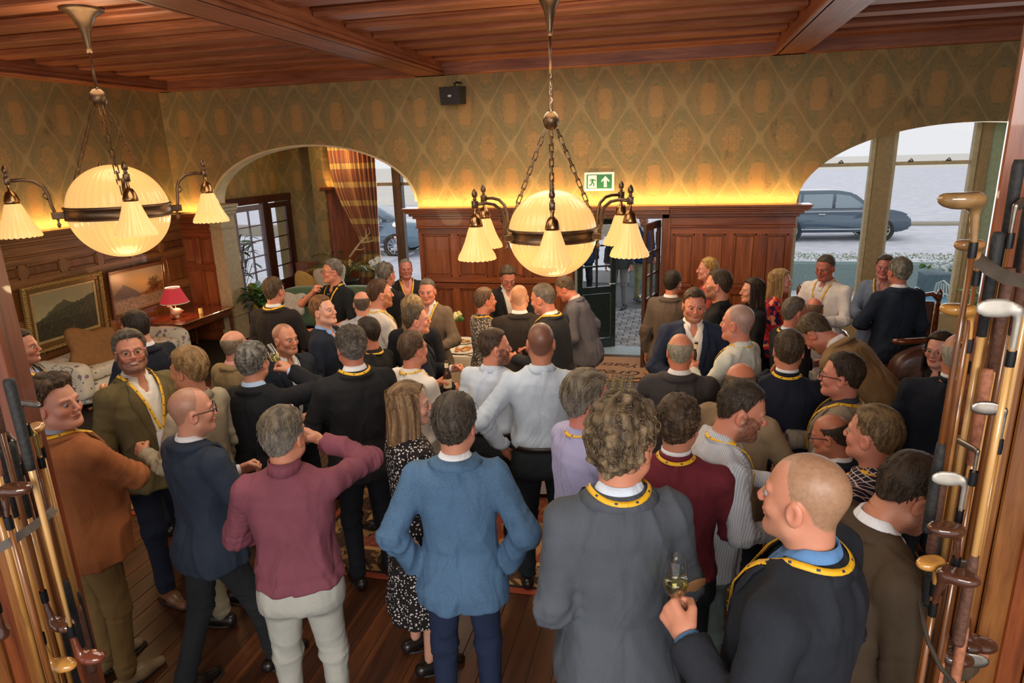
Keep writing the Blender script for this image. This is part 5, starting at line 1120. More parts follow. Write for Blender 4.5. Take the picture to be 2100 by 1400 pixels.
# ------------------------------------------------------------ rugs, door mat
def rug(name, x0, x1, y0, y1, rz, label, base, seed):
    t = NT('rug_'+base[1:]); x, y, z = t.xyz(t.obj()); hx, hy = (x1-x0)/2, (y1-y0)/2
    e = ((x.abs()-hx).mx(y.abs()-hy))*-1.0; n = t.noise(t.obj(), 30, 3); v = t.voro(t.obj(), 7+seed); m = (((x*22.0).sin()+(y*22.0).sin())+(n-.5)*2.4)
    fld = t.mix(v.lt(.28), lin(base), lin('#241C20')); fld = t.mix(m.gt(.9)*.75, fld, lin('#A8804E')); fld = t.mix((t.voro(t.obj(), 19)-.3).abs().lt(.05), fld, lin('#8A6A48'))
    bor = t.mix(m.gt(.35), lin('#4A2F1C'), lin('#8A683E')); bor = t.mix(t.noise(t.obj(), 22, 3, .6, 1.5).ss(.54, .57), bor, lin('#171210'))
    c = t.mix(e.lt(.34), fld, bor); c = t.mix((e-.34).abs().lt(.02), c, lin('#B08A58')); c = t.mix(((e-.115).abs().lt(.035))*((x+y)*70.0).sin().gt(0.0), c, lin('#9A7A4C')); c = t.mix(e.lt(.06), c, lin('#8E3C22')); c = t.mix((e-.062).abs().lt(.012), c, lin('#231611'))
    t.set(col=c, rough=.95); t.bump(n, .3, .004)
    g = empty(name, ((x0+x1)/2, (y0+y1)/2, .004), rz, label, 'rug'); box('pile', -hx, hx, -hy, hy, 0, .010, t.m, g, .003)
    fr = MB()
    for i in range(int(hx*2/.03)):
        for s_ in (): pass
    return g
rug('persian_rug', -2.75, .72, 3.76, 6.45, math.radians(2.0), 'red and brown persian rug with a wide patterned border under the middle of the crowd', '#7A3A2A', 0)
rug('persian_rug', -6.3, -3.9, 4.10, 7.2, math.radians(3), 'dark blue and brown persian rug at the left behind the men in tweed and navy', '#4A3038', 2)
mt = empty('door_mat', (-.86, 8.70, .004), 0, 'brown coir door mat with upside down script lettering inside the entrance', 'mat')
box('coir', -.62, .62, -.46, .56, 0, .014, simple('coir', lin('#A07A5C'), .95, nscale=90, noise=.2, bump=.4), mt, .003)
INK = simple('mat_ink', lin('#3E2416'), .9, bump=0)
for s_, yy, sz, xo in (('Great', -.28, .30, .50), ('Yeats', .08, .24, .46)):
    cu = bpy.data.curves.new('lettering', 'FONT'); cu.body = s_; cu.size = sz; cu.shear = .45; cu.extrude = .001; cu.materials.append(INK)
    o_ = bpy.data.objects.new('lettering', cu); COL.objects.link(o_); me_ = bpy.data.meshes.new_from_object(o_); bpy.data.objects.remove(o_); me_.materials.clear(); me_.materials.append(INK); link('lettering', me_, mt, (xo, yy+sz*.7, .0155), (0, 0, PI))
MB().tube([(.50-.0, -.12, .015), (.56, -.22, .015), (.52, -.34, .015), (.36, -.40, .015), (.18, -.37, .015), (.16, -.32, .015)], [.004, .012, .014, .012, .008, .014], 6).build('flourish', INK, mt)
# ------------------------------------------------------------ tables with food and glasses
CLOTH = simple('table_cloth', lin('#E2DACB'), .85, noise=.04)
def cloth_table(name, loc, rz, L, W_, h, label, cl):
    g = empty(name, loc, rz, label, 'table'); wd_ = wood('table_pine', lin('#4A2A16'), lin('#7A4A28'), 'x')
    box('tabletop', -L/2, L/2, -W_/2, W_/2, h-.03, h, wd_, g)
    for sx in (-1, 1):
        for sy in (-1, 1): box('leg', sx*(L/2-.06)-.025, sx*(L/2-.06)+.025, sy*(W_/2-.06)-.025, sy*(W_/2-.06)+.025, 0, h-.03, wd_, g)
    n = 140; rows = []
    for j, z in enumerate((h+.006, h+.003, h-.03, .40, .06)):
        row = []
        for i in range(n):
            a = i/n*4; k = int(a); q = a-k; c = [(-1, -1), (1, -1), (1, 1), (-1, 1), (-1, -1)]; x_ = c[k][0]*(1-q)+c[k+1][0]*q; y_ = c[k][1]*(1-q)+c[k+1][1]*q
            o_ = (.0, .008, .012, .02, .03)[j]+(.016*math.sin(i*.8)*(j >= 3)); row.append((x_*(L/2+o_), y_*(W_/2+o_), z))
        rows.append(row)
    v = [p for r in rows for p in r]; f = [(j*n+i, j*n+(i+1) % n, (j+1)*n+(i+1) % n, (j+1)*n+i)[::-1] for j in range(4) for i in range(n)]+[tuple(range(n))]
    c_ = mk('tablecloth', v, f, CLOTH, None, False, loc=loc, rot=(0, 0, rz)); tag(c_, cl, 'tablecloth'); return g
cloth_table('buffet_table', (-2.45, 7.0, 0), .05, 1.3, .75, .76, 'buffet table under white linen left of the man in the leaf patterned shirt', 'white linen cloth over the buffet table left of the leaf patterned shirt')
cloth_table('drinks_table', (-.78, 5.45, 0), .03, 1.35, .72, .76, 'drinks table under a white cloth in the middle of the room', 'white cloth over the drinks table in the middle of the room')
PLW = simple('white_china', lin('#E8E2D4'), .2, bump=0)
def platter(loc, r, label, food, seed, grp):
    rs = random.Random(seed); g = empty('platter', loc, 0, label, 'platter'); MB().lathe([(.001, .006), (r*.7, .006), (r, .022), (r*1.02, .020), (r*.7, 0), (.001, 0)], 32).build('plate', PLW, g, True)
    for k in range(14): a = rs.uniform(0, 2*PI); q = rs.uniform(0, r*.62); tag(MB().box(-.022, .022, -.016, .016, 0, .022, .006).build('canape', food[k % len(food)], None, loc=(loc[0]+q*math.cos(a), loc[1]+q*math.sin(a), loc[2]+.010), rot=(0, 0, a)), 'small canape among those on '+label, 'food', grp)
FD = [simple('pastry', lin('#B87838'), .7), simple('salmon', lin('#D07048'), .5), simple('bread', lin('#C9A468'), .8)]
platter((-2.30, 6.82, .768), .17, 'round white platter nearest the front edge of the buffet', FD, 1, 'canapes on the near buffet platter'); platter((-2.42, 7.18, .768), .15, 'round white platter at the back of the buffet', FD, 2, 'canapes on the back buffet platter')
fl_ = empty('flower_vase', (-2.62, 7.42, 0), 0, 'low bowl of cream and yellow flowers behind the grey suited man', 'flowers'); fl_.location.z = .768; 
box('bowl', -.07, .07, -.07, .07, 0, .10, GOLD2, fl_, .02); 
for k in range(7): bloom((.1*math.cos(k*1.1)*(k > 0), .1*math.sin(k*1.1)*(k > 0), .19+.05*(k % 2)), .06, simple('cream_petal', lin('#D8CC8A'), .7) if k % 2 else LEAF, fl_, seed=50+k)
tag(MB().box(-.09, .09, -.008, .008, 0, .004, .001).box(.03, .09, -.012, .012, 0, .008, .002).build('serving_knife', simple('steel', (.6, .6, .62), .25, 1), None, loc=(-2.22, 6.66, .768), rot=(0, 0, -.15)), 'dark handled serving knife on the buffet cloth in front of the platter', 'knife')
tag(MB().box(-.10, .10, -.006, .006, 0, .004, .001).box(-.10, -.03, -.012, .012, 0, .006, .002).build('serving_spoon', BRONZE, None, loc=(-2.35, 6.68, .768), rot=(0, 0, .1)), 'serving spoon at the front left edge of the buffet cloth', 'spoon')
def thin_glass(name, f=.05, tint=(.97, .98, 1)):
    t = NT(name); tr = t.node('ShaderNodeBsdfTransparent'); tr.inputs[0].default_value = (*tint, 1); gl = t.node('ShaderNodeBsdfGlossy'); gl.inputs['Roughness'].default_value = .04
    mx = t.node('ShaderNodeMixShader'); lw = t.node('ShaderNodeLayerWeight'); lw.inputs[0].default_value = .35; k = V(t, lw.outputs['Facing'])
    t.put(mx.inputs[0], k*.45+f); t.l.new(tr.outputs[0], mx.inputs[1]); t.l.new(gl.outputs[0], mx.inputs[2]); t.l.new(mx.outputs[0], t.n['Material Output'].inputs[0]); return t.m
FG = thin_glass('flute_glass'); WINE = thin_glass('white_wine', .05, (.92, .88, .55))
def flute_mesh(wine=True, kind='flute'):
    g = empty('champagne_flute' if kind == 'flute' else 'wine_glass', (0, 0, 0))
    if kind == 'flute': b = [(.001, .0), (.034, .001), (.034, .003), (.006, .008), (.004, .015), (.004, .085), (.010, .095), (.022, .12), (.027, .16), (.025, .215), (.0245, .217)]; w = [(.001, .101), (.006, .102), (.019, .122), (.0245, .150), (.001, .150)]
    else: b = [(.001, .0), (.034, .001), (.034, .003), (.006, .008), (.004, .015), (.004, .075), (.014, .083), (.033, .105), (.038, .135), (.033, .185), (.030, .215), (.0295, .217)]; w = [(.001, .087), (.012, .088), (.030, .108), (.0355, .133), (.035, .148), (.001, .148)]
    MB().lathe(b, 24).build('glass_body', FG, g, True)
    if wine: MB().lathe(w, 20).build('wine', WINE, g, True)
    return g
def dup(root, loc, rot=None, label=None, group=None, cat=None):
    r = root.copy(); COL.objects.link(r); r.location = loc
    if rot is not None: r.rotation_euler = rot
    for ch in list(root.children): c = ch.copy(); COL.objects.link(c); c.parent = r
    return tag(r, label, cat, group)
FLU = flute_mesh(); WGL = flute_mesh(kind='wine')
tray = empty('serving_tray', (-.42, 5.52, .768), 0, 'round dark tray carrying rows of filled flutes on the drinks table', 'tray'); MB().lathe([(.001, 0), (.27, 0), (.29, .012), (.285, .016), (.265, .005), (.001, .005)], 40).build('tray_dish', simple('pewter', (.25, .27, .32), .2, .9), tray, True)
k = 0
for i in range(-3, 4):
    for j in range(-3, 4):
        if i*i+j*j <= 10 and k < 30:
            p = (-.42+i*.072, 5.52+j*.072, .774)
            if k == 0: FLU.location = p; tag(FLU, 'filled champagne flute standing on the round tray in the middle of the room', 'glass', 'champagne flutes on the tray')
            else: dup(FLU, p, None, 'filled champagne flute standing on the round tray in the middle of the room', 'champagne flutes on the tray', 'glass')
            k += 1
# ------------------------------------------------------------ right side: settle, chairs, plant
LTH = simple('oxblood_leather', lin('#4A2A22'), .35)
sofa((2.75, 6.75, 0), math.radians(190), 1.9, LTH, 'dark leather high backed settle at the right behind the woman in glasses', 1.18, wood_top=MH, name='settle')
def carved_chair(loc, rz, label):
    g = empty('carved_chair', loc, rz, label, 'chair')
    box('seat', -.26, .26, -.25, .25, .40, .46, LTH, g, .02); box('back_panel', -.20, .20, .22, .26, .55, 1.10, LTH, g, .015)
    pts = [(-.24, .24, 1.12), (-.17, .24, 1.19), (-.08, .24, 1.17), (0, .24, 1.24), (.08, .24, 1.17), (.17, .24, 1.19), (.24, .24, 1.12)]; MB().tube(pts, .028, 8).build('crest_rail', MH, g, True)
    for sx in (-.24, .24): MB().lathe([(.022, 0), (.03, .4), (.02, .5), (.032, .8), (.022, 1.1), (.035, 1.16), (.03, 1.22), (.001, 1.26)], 12, (sx, .24, 0), cap=True).build('rear_leg', MH, g, True); MB().lathe([(.022, 0), (.032, .2), (.022, .42)], 12, (sx, -.22, 0), cap=True).build('leg', MH, g, True); MB().tube([(sx, .22, .70), (sx*1.05, 0, .72), (sx, -.2, .68), (sx, -.22, .44)], .02, 8).build('armrest', MH, g, True)
    return g
carved_chair((1.75, 8.35, 0), .1, 'dark carved chair behind the man holding a bottle by the window mullion'); carved_chair((2.72, 8.25, 0), -.1, 'dark carved chair right of the grey haired man in the navy blazer')
tag(simple_tbl := empty('window_table', (1.62, 7.65, 0)), 'small pale wooden table in front of the man in a white shirt by the window', 'table')
box('tabletop', -.35, .35, -.25, .25, .72, .75, wood('light_oak', lin('#8A5E2A'), lin('#B98844'), 'x'), simple_tbl, .006)
for sx in (-.3, .3):
    for sy in (-.2, .2): box('leg', sx-.02, sx+.02, sy-.02, sy+.02, 0, .72, wood('light_oak', lin('#8A5E2A'), lin('#B98844'), 'z'), simple_tbl)
leafy('potted_plant', (3.45, 8.0, .75), 70, .20, .042, [LEAF, simple('leaf_bright', lin('#6FA040'), .45, noise=.3)], 'bright green pot plant on the sill behind the dark settle', h=.25, spread=1.8, pot=simple('dark_pot', (.03, .025, .02), .4), seed=9)
plinth = tag(box('plant_stand', 3.2, 3.7, 7.75, 8.25, 0, .75, MH, None, .01), 'dark wooden stand under the pot plant behind the settle', 'stand')
# ------------------------------------------------------------ outside the right window: terrace wall, hedge, planter, chair, table, car
pw = atY(1900, 543, 15.0); HZ = pw[2]
tag(box('wall_terrace', -1.0, 14, 15.0, 15.35, -.2, HZ, simple('painted_wall', lin('#8DA3A3'), .8)), kind='structure')
tag(box('ground_road', -2, 60, 15.35, 80, -.2, HZ-.25, ASP), kind='structure'); tag(box('ground_verge', -40, 60, 24.5, 25.2, -.1, HZ-.18, simple('kerb_tan', lin('#A79E8C'), .9)), kind='structure')
rs = random.Random(5); hv = []; hf = []
for k in range(5200):
    p = Vector((rs.uniform(-.5, 13), rs.uniform(15.04, 15.33), HZ+rs.uniform(.045, .19)+.02*math.sin(k))); a = rs.uniform(0, PI); d = Vector((math.cos(a), math.sin(a), rs.uniform(-.2, 1))).normalized()*.05; e_ = Vector((-math.sin(a), math.cos(a), rs.uniform(-.3, .3)))*.022; n = len(hv); hv += [p-e_, p+d*.5, p+e_, p+d]; hf.append((n, n+1, n+3)); hf.append((n+1, n+2, n+3))
tag(mk('hedge', [tuple(q) for q in hv], hf, simple('hedge_leaf', lin('#64803A'), .6, noise=.4, nscale=30)), 'low clipped green hedge along the top of the terrace wall outside', 'hedge', kind='stuff')
pl = atY(1926, 600, 13.2); PX, PZ = pl[0], pl[2]
q = empty('planter', (PX, 13.2, PZ-.5), 0, 'grey box planter full of white flowers on the terrace outside', 'planter'); box('box', -.32, .32, -.2, .2, 0, .86, simple('planter_grey', lin('#5E7886'), .6), q, .01)
for k in range(16): bloom((rs.uniform(-.30, .30), rs.uniform(-.18, .18), .92+rs.uniform(0, .12)), .065, WH if k % 4 else LEAF, q, seed=70+k)
q = empty('planter', (PX-.95, 13.3, PZ-.5), 0, 'lower trough of white flowers left of the grey box planter outside', 'planter'); box('box', -.36, .36, -.15, .15, 0, .84, simple('trough_green', lin('#6E9088'), .6), q, .01)
for k in range(14): bloom((rs.uniform(-.34, .34), rs.uniform(-.13, .13), .90+rs.uniform(0, .10)), .06, WH if k % 4 else LEAF, q, seed=90+k)
IR = simple('white_iron', lin('#D5E2E2'), .4); tp = atY(1915, 615, 12.0)
q = empty('garden_table', (tp[0], 12.0, tp[2]-.72), 0, 'round blue topped garden table on the terrace outside the right window', 'table'); MB().lathe([(.001, .72), (.36, .72), (.37, .70), (.36, .69), (.001, .69)], 40).build('tabletop', simple('blue_top', lin('#4C92B4'), .35), q, True); MB().tube([(0, 0, .69), (0, 0, 0)], .025, 10).build('pedestal', IR, q, True)
q = empty('garden_chair', (tp[0]+.48, 12.35, tp[2]-.72), math.radians(110), 'white curled iron garden chair beside the blue garden table', 'chair')
MB().tube([(-.22, .2, .0), (-.22, .2, .45), (-.24, .26, .7), (-.16, .3, .92), (0, .31, 1.0), (.16, .3, .92), (.24, .26, .7), (.22, .2, .45), (.22, .2, 0)], .014, 8).build('back_frame', IR, q, True)
for k in range(5): MB().tube([(-.14+.07*k, .21, .46), (-.16+.08*k, .27, .7), (-.10+.05*k, .30, .95)], .009, 6).build('back_scroll', IR, q, True)
MB().lathe([(.001, .45), (.24, .45), (.25, .44), (.24, .43), (.001, .43)], 24).build('seat', IR, q, True)
for sx in (-1, 1): MB().tube([(sx*.2, -.2, 0), (sx*.22, -.18, .44)], .012, 8).build('leg', IR, q, True); MB().tube([(sx*.24, .24, .68), (sx*.30, 0, .70), (sx*.26, -.18, .62), (sx*.22, -.18, .44)], .012, 8).build('armrest', IR, q, True)
def car(loc, rz, label, col):
    g = empty('car', loc, rz, label, 'car'); PNT = simple('car_paint_'+col, lin(col), .18, .3, noise=.02, bump=0, coat=1.0); GL = simple('car_window', lin('#8FA3AE'), .05, .2, noise=.05, bump=0); RB = simple('tyre', (.02, .022, .025), .8); AL = simple('alloy', (.72, .75, .78), .3, .7)
    low = [(-2.28, .42), (-2.30, .72), (-2.22, 1.02), (-1.9, 1.08), (1.1, 1.06), (1.95, .98), (2.22, .86), (2.32, .62), (2.30, .42), (1.98, .30), (-1.95, .30)]
    cab = [(-2.15, 1.04), (-1.75, 1.56), (-1.35, 1.66), (.15, 1.66), (.55, 1.58), (1.22, 1.06)]
    def ext(nm, pr, w, mat, bev=.07, inset=0):
        bm = bmesh.new(); vs = [bm.verts.new((x_, -w, z_)) for x_, z_ in pr]; f_ = bm.faces.new(vs); r_ = bmesh.ops.extrude_face_region(bm, geom=[f_]); bmesh.ops.translate(bm, verts=[e for e in r_['geom'] if isinstance(e, bmesh.types.BMVert)], vec=(0, 2*w, 0))
        bmesh.ops.recalc_face_normals(bm, faces=bm.faces); bmesh.ops.bevel(bm, geom=bm.edges[:], offset=bev, segments=3, affect='EDGES', clamp_overlap=True); me = bpy.data.meshes.new(nm); bm.to_mesh(me); bm.free(); me.materials.append(mat); me.polygons.foreach_set('use_smooth', [True]*len(me.polygons)); return link(nm, me, g)
    ext('lower_body', low, .92, PNT, .06); ext('cabin', cab, .76, PNT, .08)
    for y_ in (-.765, .765):
        for pr in ([(-1.95, 1.10), (-1.65, 1.50), (-1.12, 1.57), (-1.12, 1.10)], [(-1.02, 1.10), (-1.02, 1.57), (-.12, 1.57), (-.12, 1.10)], [(-.02, 1.10), (-.02, 1.57), (.42, 1.50), (.98, 1.10)]):
            mk('side_window', [(x_, y_+(.012 if y_ > 0 else -.012), z_) for x_, z_ in pr], [(0, 1, 2, 3)], GL, g)
        sy = .93 if y_ > 0 else -.93; box('sill_trim', -1.3, 1.2, sy-.01, sy+.01, .40, .43, AL, g); box('belt_trim', -2.0, 1.1, sy-.012, sy+.004, 1.0, 1.02, AL, g)
        for x_ in (-1.05, .0): box('door_handle', x_-.55, x_-.35, sy-.015, sy+.015, .90, .93, AL, g)
        for x_ in (-1.42, 1.42):
            w_ = empty('wheel', (x_, sy*.93, .37), 0, parent=g); M_ = Matrix.Rotation(PI/2, 4, 'X'); MB().lathe([(.25, -.11), (.34, -.11), (.37, -.08), (.37, .08), (.34, .11), (.25, .11), (.25, -.11)], 36).xf(M_).build('tyre', RB, w_, True); b = MB().lathe([(.235, .06), (.26, .09), (.26, -.09)], 32).lathe([(.001, .075), (.05, .075), (.06, .05)], 16)
            for k in range(10): a = 2*PI*k/10; c0, s0 = math.cos(a), math.sin(a); b.tube([(.04*c0, .04*s0, .06), (.25*math.cos(a+.12), .25*math.sin(a+.12), .075)], .016, 4)
            if y_ < 0: b.v = [(a_, b_, c_) for a_, b_, c_ in b.v]
            else: b.v = [(a_, b_, -c_) for a_, b_, c_ in b.v]
            b.xf(M_).build('rim', AL, w_); MB().lathe([(.395, .0), (.42, .0), (.42, -.05)], 24).xf(M_).build('arch_trim', RB, w_, True)
    for sy in (-.7, .7): MB().box(2.12, 2.26, sy-.2, sy+.2, .74, .86, .03).build('headlight', simple('headlight', (.8, .85, .9), .1, bump=0), g)
    box('grille', 2.26, 2.34, -.5, .5, .45, .75, RB, g, .02)
    for sy in (-1.0, 1.0): box('wing_mirror', .85, 1.05, sy-.09, sy+.09, 1.05, 1.18, PNT, g, .03)
    return g
wz = HZ-.25; cw_ = atZ(1822, 497, wz); car((cw_[0]-1.42, cw_[1]+.95, wz), math.radians(4), 'slate blue estate car parked on the road outside the right window', '#3E5A70').scale = (.86, .86, .84)
cz = 0.0; cv = atZ(803, 530, -.11); car((cv[0]-1.4, cv[1]+.9, -.11), math.radians(6), 'pale blue car parked outside the bay window at the left', '#6F90A8')
# ------------------------------------------------------------ golf clubs strapped to the posts beside the camera
HK = [wood('hickory', lin('#8A5A28'), lin('#C9924C'), 'z', .3, coat=.5), wood('hickory_dark', lin('#4E2A12'), lin('#8A5428'), 'z', .3, coat=.5), wood('hickory_pale', lin('#A8773C'), lin('#DDB070'), 'z', .3, coat=.5)]
GR = [simple('grip_black', (.018, .018, .018), .7, noise=.3, nscale=60, bump=.4), simple('grip_brown', lin('#5A3A2C'), .7, noise=.3, nscale=60, bump=.4), simple('grip_tan', lin('#A0654A'), .7, nscale=60, noise=.3, bump=.4)]
IRN = simple('club_iron', lin('#8E867C'), .32, .9, noise=.25, nscale=30); IRNW = simple('club_iron_pale', lin('#A8A298'), .45, .5, noise=.15, nscale=20); PER = simple('club_wood_dark', lin('#4A2C20'), .15, noise=.3, coat=.8); PEG = simple('club_wood_gold', lin('#B98440'), .15, noise=.25, coat=.8)
_hm = {}
def club_head(kind):
    if kind in _hm: return _hm[kind]
    if kind == 'iron': f = lambda P: smin(smax(el(P, (.050, 0, .010), (.050, .010, .027)), np.abs(P[:, 1]-.0+.18*(P[:, 2]-.01))-.0045, .004), rc(P, (0, 0, -.10), (0, 0, .005), .0075, .009), .014)
    elif kind == 'putter': f = lambda P: smin(smax(smax(el(P, (.055, 0, .0), (.062, .02, .022)), np.abs(P[:, 1])-.006, .004), np.abs(P[:, 2])-.014, .004), rc(P, (0, 0, -.10), (0, 0, .0), .007, .008), .010)
    else: f = lambda P: smin(smax(el(P, (.050, .012, .010), (.056, .036, .026)), P[:, 2]-.026, .006), rc(P, (0, 0, -.10), (.012, .003, .0), .0085, .013), .025)
    Vt, Q = snet(f, (-.025, -.04, -.115), (.125, .06, .05), .0052); _hm[kind] = (Vt, Q); return Vt, Q
def golf_club(px, py, t, kind, up, rot, sh, gr, label, hmat, L=.93, sz=1.0, cat='golf club'):
    sz *= .80; p = CAM+ray(px, py)*t; g = empty('golf_club', tuple(p), rot, label, cat, 'golf clubs strapped to the post'); del g['group']
    g['group'] = 'golf clubs at the left post' if px < 1000 else 'golf clubs at the right post'
    s_ = 1 if up else -1
    Vt, Q = club_head(kind); W_ = Vt.copy()*sz; W_[:, 2] *= s_
    mk('club_head', W_, Q if up else Q[:, ::-1], hmat, g, True)
    MB().tube([(0, 0, -.09*s_*sz), (0, 0, -.45*s_), (0, 0, -L*s_)], [.0072*sz, .0085, .0095], 10).build('shaft', HK[sh], g, True)
    MB().tube([(0, 0, -(L-.27)*s_), (0, 0, -(L-.24)*s_), (0, 0, -(L-.0)*s_), (0, 0, -(L+.012)*s_)], [.0115, .0135, .0155, .013], 12).build('grip', GR[gr], g, True)
    MB().lathe([(.0105, -.02), (.0112, 0), (.0105, .02)], 12, (0, 0, -.12*s_*sz)).build('whipping', BLACK, g, True)
    return g
L_ = [(42, 825, 2.13, 'putter', 1, -.1, 1, 0, 'steel putter head pointing right beside the curly haired man\'s ear', IRN), (28, 905, 2.08, 'iron', 1, PI-.3, 1, 0, 'dark iron head pointing left, second from the top at the left post', IRN),
 (72, 893, 2.18, 'iron', 1, PI-.35, 0, 1, 'brassy iron head angled down to the left by the tan jacket collar', simple('brass_iron', lin('#9A8450'), .35, .7)), (74, 875, 2.28, 'wood', 1, -1.0, 2, 0, 'small golden wooden head peeping out beside the tan jacket shoulder', PEG),
 (2, 1010, 1.88, 'wood', 1, .2, 1, 1, 'large glossy brown wooden head cut by the left edge of the picture', PER), (104, 1275, 2.13, 'wood', 0, -.1, 1, 1, 'dark wooden head hanging down, topmost of the low ones on the left', PER),
 (100, 1362, 2.10, 'wood', 0, .15, 0, 2, 'golden wooden head hanging lowest at the left post', PEG), (160, 1345, 2.13, 'wood', 0, .1, 2, 0, 'reddish wooden head hanging beside the khaki trousers', simple('club_wood_red', lin('#6A3424'), .15, coat=.8)),
 (10, 1300, 2.00, 'wood', 0, 2.6, 1, 0, 'dark wooden head hanging at the bottom left corner', PER)]
for a in L_: golf_club(*a)
for i, (px, t_, sh, gr) in enumerate(((8, 1.62, 0, 1), (24, 1.7, 2, 0), (40, 1.66, 0, 0), (56, 1.75, 1, 1), (68, 1.7, 0, 0), (84, 1.78, 0, 1))):
    p = CAM+ray(px, 1100)*(t_+.42); g = empty('golf_club', (p[0], p[1], p[2]+.02), 0, 'upturned hickory club, %s of the upturned ones at the left post' % ['leftmost', 'second from the left', 'third from the left', 'fourth from the left', 'fifth from the left', 'sixth from the left', 'seventh from the left', 'eighth from the left'][i], 'golf club', 'upturned clubs in the left bundle')
    MB().tube([(0, 0, -.62), (0, 0, .20)], [.008, .0095], 10).build('shaft', HK[sh], g, True); MB().tube([(0, 0, .05), (0, 0, .32-.03*(i % 3)), (0, 0, .335-.03*(i % 3))], [.0125, .0155, .012], 12).build('grip', GR[gr], g, True)
    Vt, Q = club_head('wood' if i % 2 else 'iron'); W_ = Vt.copy(); W_[:, 2] = -W_[:, 2]-.70; mk('club_head', W_, Q[:, ::-1], PER if i % 2 else IRN, g, True)
R_ = [(2010, 415, 1.67, 'wood', 1, PI+.1, 1, 0, 'large bronzed wooden head at the very top of the right bundle', simple('club_wood_bronze', lin('#8A6A42'), .2, noise=.3, coat=.6), .93, 1.25), (2082, 425, 1.72, 'iron', 1, .9, 1, 1, 'small steel iron head high at the right edge', IRN, .93, .9),
 (2012, 505, 1.77, 'wood', 1, PI+.2, 1, 1, 'two tone wooden head just above the leather strap', simple('club_wood_tan', lin('#9A6E44'), .2, noise=.35, coat=.6), .93, .9), (2090, 640, 1.57, 'iron', 1, PI+.05, 2, 1, 'large pale iron head below the leather strap at the right', IRNW, .93, 1.2),
 (1998, 640, 1.82, 'wood', 1, PI-.2, 0, 0, 'glowing golden wooden head beside the green pot plant', PEG, .93, 1.0), (1990, 700, 1.92, 'putter', 1, PI+.9, 1, 0, 'small dark head with a pale face above the white haired man', PER, .93, .8),
 (2060, 845, 1.72, 'iron', 1, PI-.05, 0, 2, 'straight grey iron head pointing left at mid height of the right bundle', IRN, .93, 1.0), (1980, 990, 1.77, 'iron', 1, PI-.02, 1, 0, 'rounded pale iron head in front of the dark haired man\'s hair', IRNW, .93, 1.05),
 (2005, 925, 1.72, 'putter', 1, 1.9, 1, 2, 'shiny mallet head over a copper coloured grip', IRN, .93, .8), (1972, 1088, 1.77, 'wood', 1, PI+.05, 1, 0, 'brown glossy wooden head beside the bearded man\'s glasses', PER, .93, 1.05),
 (1925, 1150, 1.84, 'wood', 1, PI+.5, 1, 1, 'wooden head with a golden face near the brown jacket', PEG, .93, .95), (1925, 1180, 1.77, 'wood', 1, -.4, 1, 0, 'dark brown wooden head angled down to the right', PER, .93, 1.1), (1945, 1160, 1.92, 'iron', 1, .2, 1, 1, 'hooked steel iron head behind the dark wooden heads', IRN, .93, .8)]
for a in R_: golf_club(*a)
for i, (px, t_, sh, gr, dz) in enumerate(((2000, 1.45, 2, 0, .1), (2016, 1.5, 0, 0, .3), (2034, 1.42, 2, 1, .0), (2050, 1.5, 1, 0, .25), (2064, 1.4, 0, 1, .1), (2080, 1.5, 2, 0, .4), (1990, 1.55, 0, 2, -.2), (2026, 1.4, 0, 2, -.28))):
    p = CAM+ray(px, 760)*(t_+.40); g = empty('golf_club', (p[0], p[1], p[2]), 0, 'upturned hickory club, %s of the upturned ones at the right post' % ['leftmost', 'second from the left', 'third from the left', 'fourth from the left', 'fifth from the left', 'sixth from the left', 'seventh from the left', 'eighth from the left'][sorted((2000, 2016, 2034, 2050, 2064, 2080, 1990, 2026)).index(px)], 'golf club', 'upturned clubs in the right bundle')
    MB().tube([(0, 0, -.85), (0, 0, .20+dz)], [.008, .0098], 10).build('shaft', HK[sh], g, True); MB().tube([(0, 0, .0+dz), (0, 0, .27+dz), (0, 0, .285+dz)], [.0125, .0155, .012], 12).build('grip', GR[gr], g, True)
    Vt, Q = club_head('wood' if i % 2 else 'iron'); W_ = Vt.copy(); W_[:, 2] = -W_[:, 2]-.93; mk('club_head', W_, Q[:, ::-1], PER if i % 2 else IRN, g, True)
def ribbon(name, pts, w, mat, label):
    P = [Vector(p) for p in pts]; rows = []
    for i, p in enumerate(P):
        d = (P[min(i+1, len(P)-1)]-P[max(i-1, 0)]).normalized(); n = (Vector(CAM)-p).normalized(); s_ = d.cross(n).normalized()*w/2; rows.append([p-s_, p+s_, p+s_-n*.004, p-s_-n*.004, p-s_])
    v, f = strip(rows); return tag(mk(name, v, f, mat), label, 'strap')
STR = simple('strap_leather', lin('#4E453E'), .55)
ribbon('leather_strap', [CAM+ray(x, y)*t for x, y, t in ((-30, 1140, 1.90), (20, 1112, 1.94), (60, 1085, 1.98), (100, 1055, 2.05), (112, 1042, 2.14))], .026, STR, 'worn grey leather strap holding the left bundle of clubs')
ribbon('leather_strap', [CAM+ray(x, y)*t for x, y, t in ((2002, 528, 1.78), (2030, 552, 1.72), (2065, 570, 1.66), (2110, 578, 1.60))], .034, STR, 'wide brown leather strap holding the right bundle of clubs')
tag(MB().tube([CAM+ray(x, y)*t for x, y, t in ((1887, 1235, 1.72), (1893, 1275, 1.68), (1905, 1320, 1.64), (1930, 1370, 1.6), (1965, 1410, 1.56), (2010, 1440, 1.5))], .006, 8).build('leather_thong', simple('thong', lin('#3A322A'), .6), None, True), 'thin dark leather thong curving across the lower right clubs', 'strap')
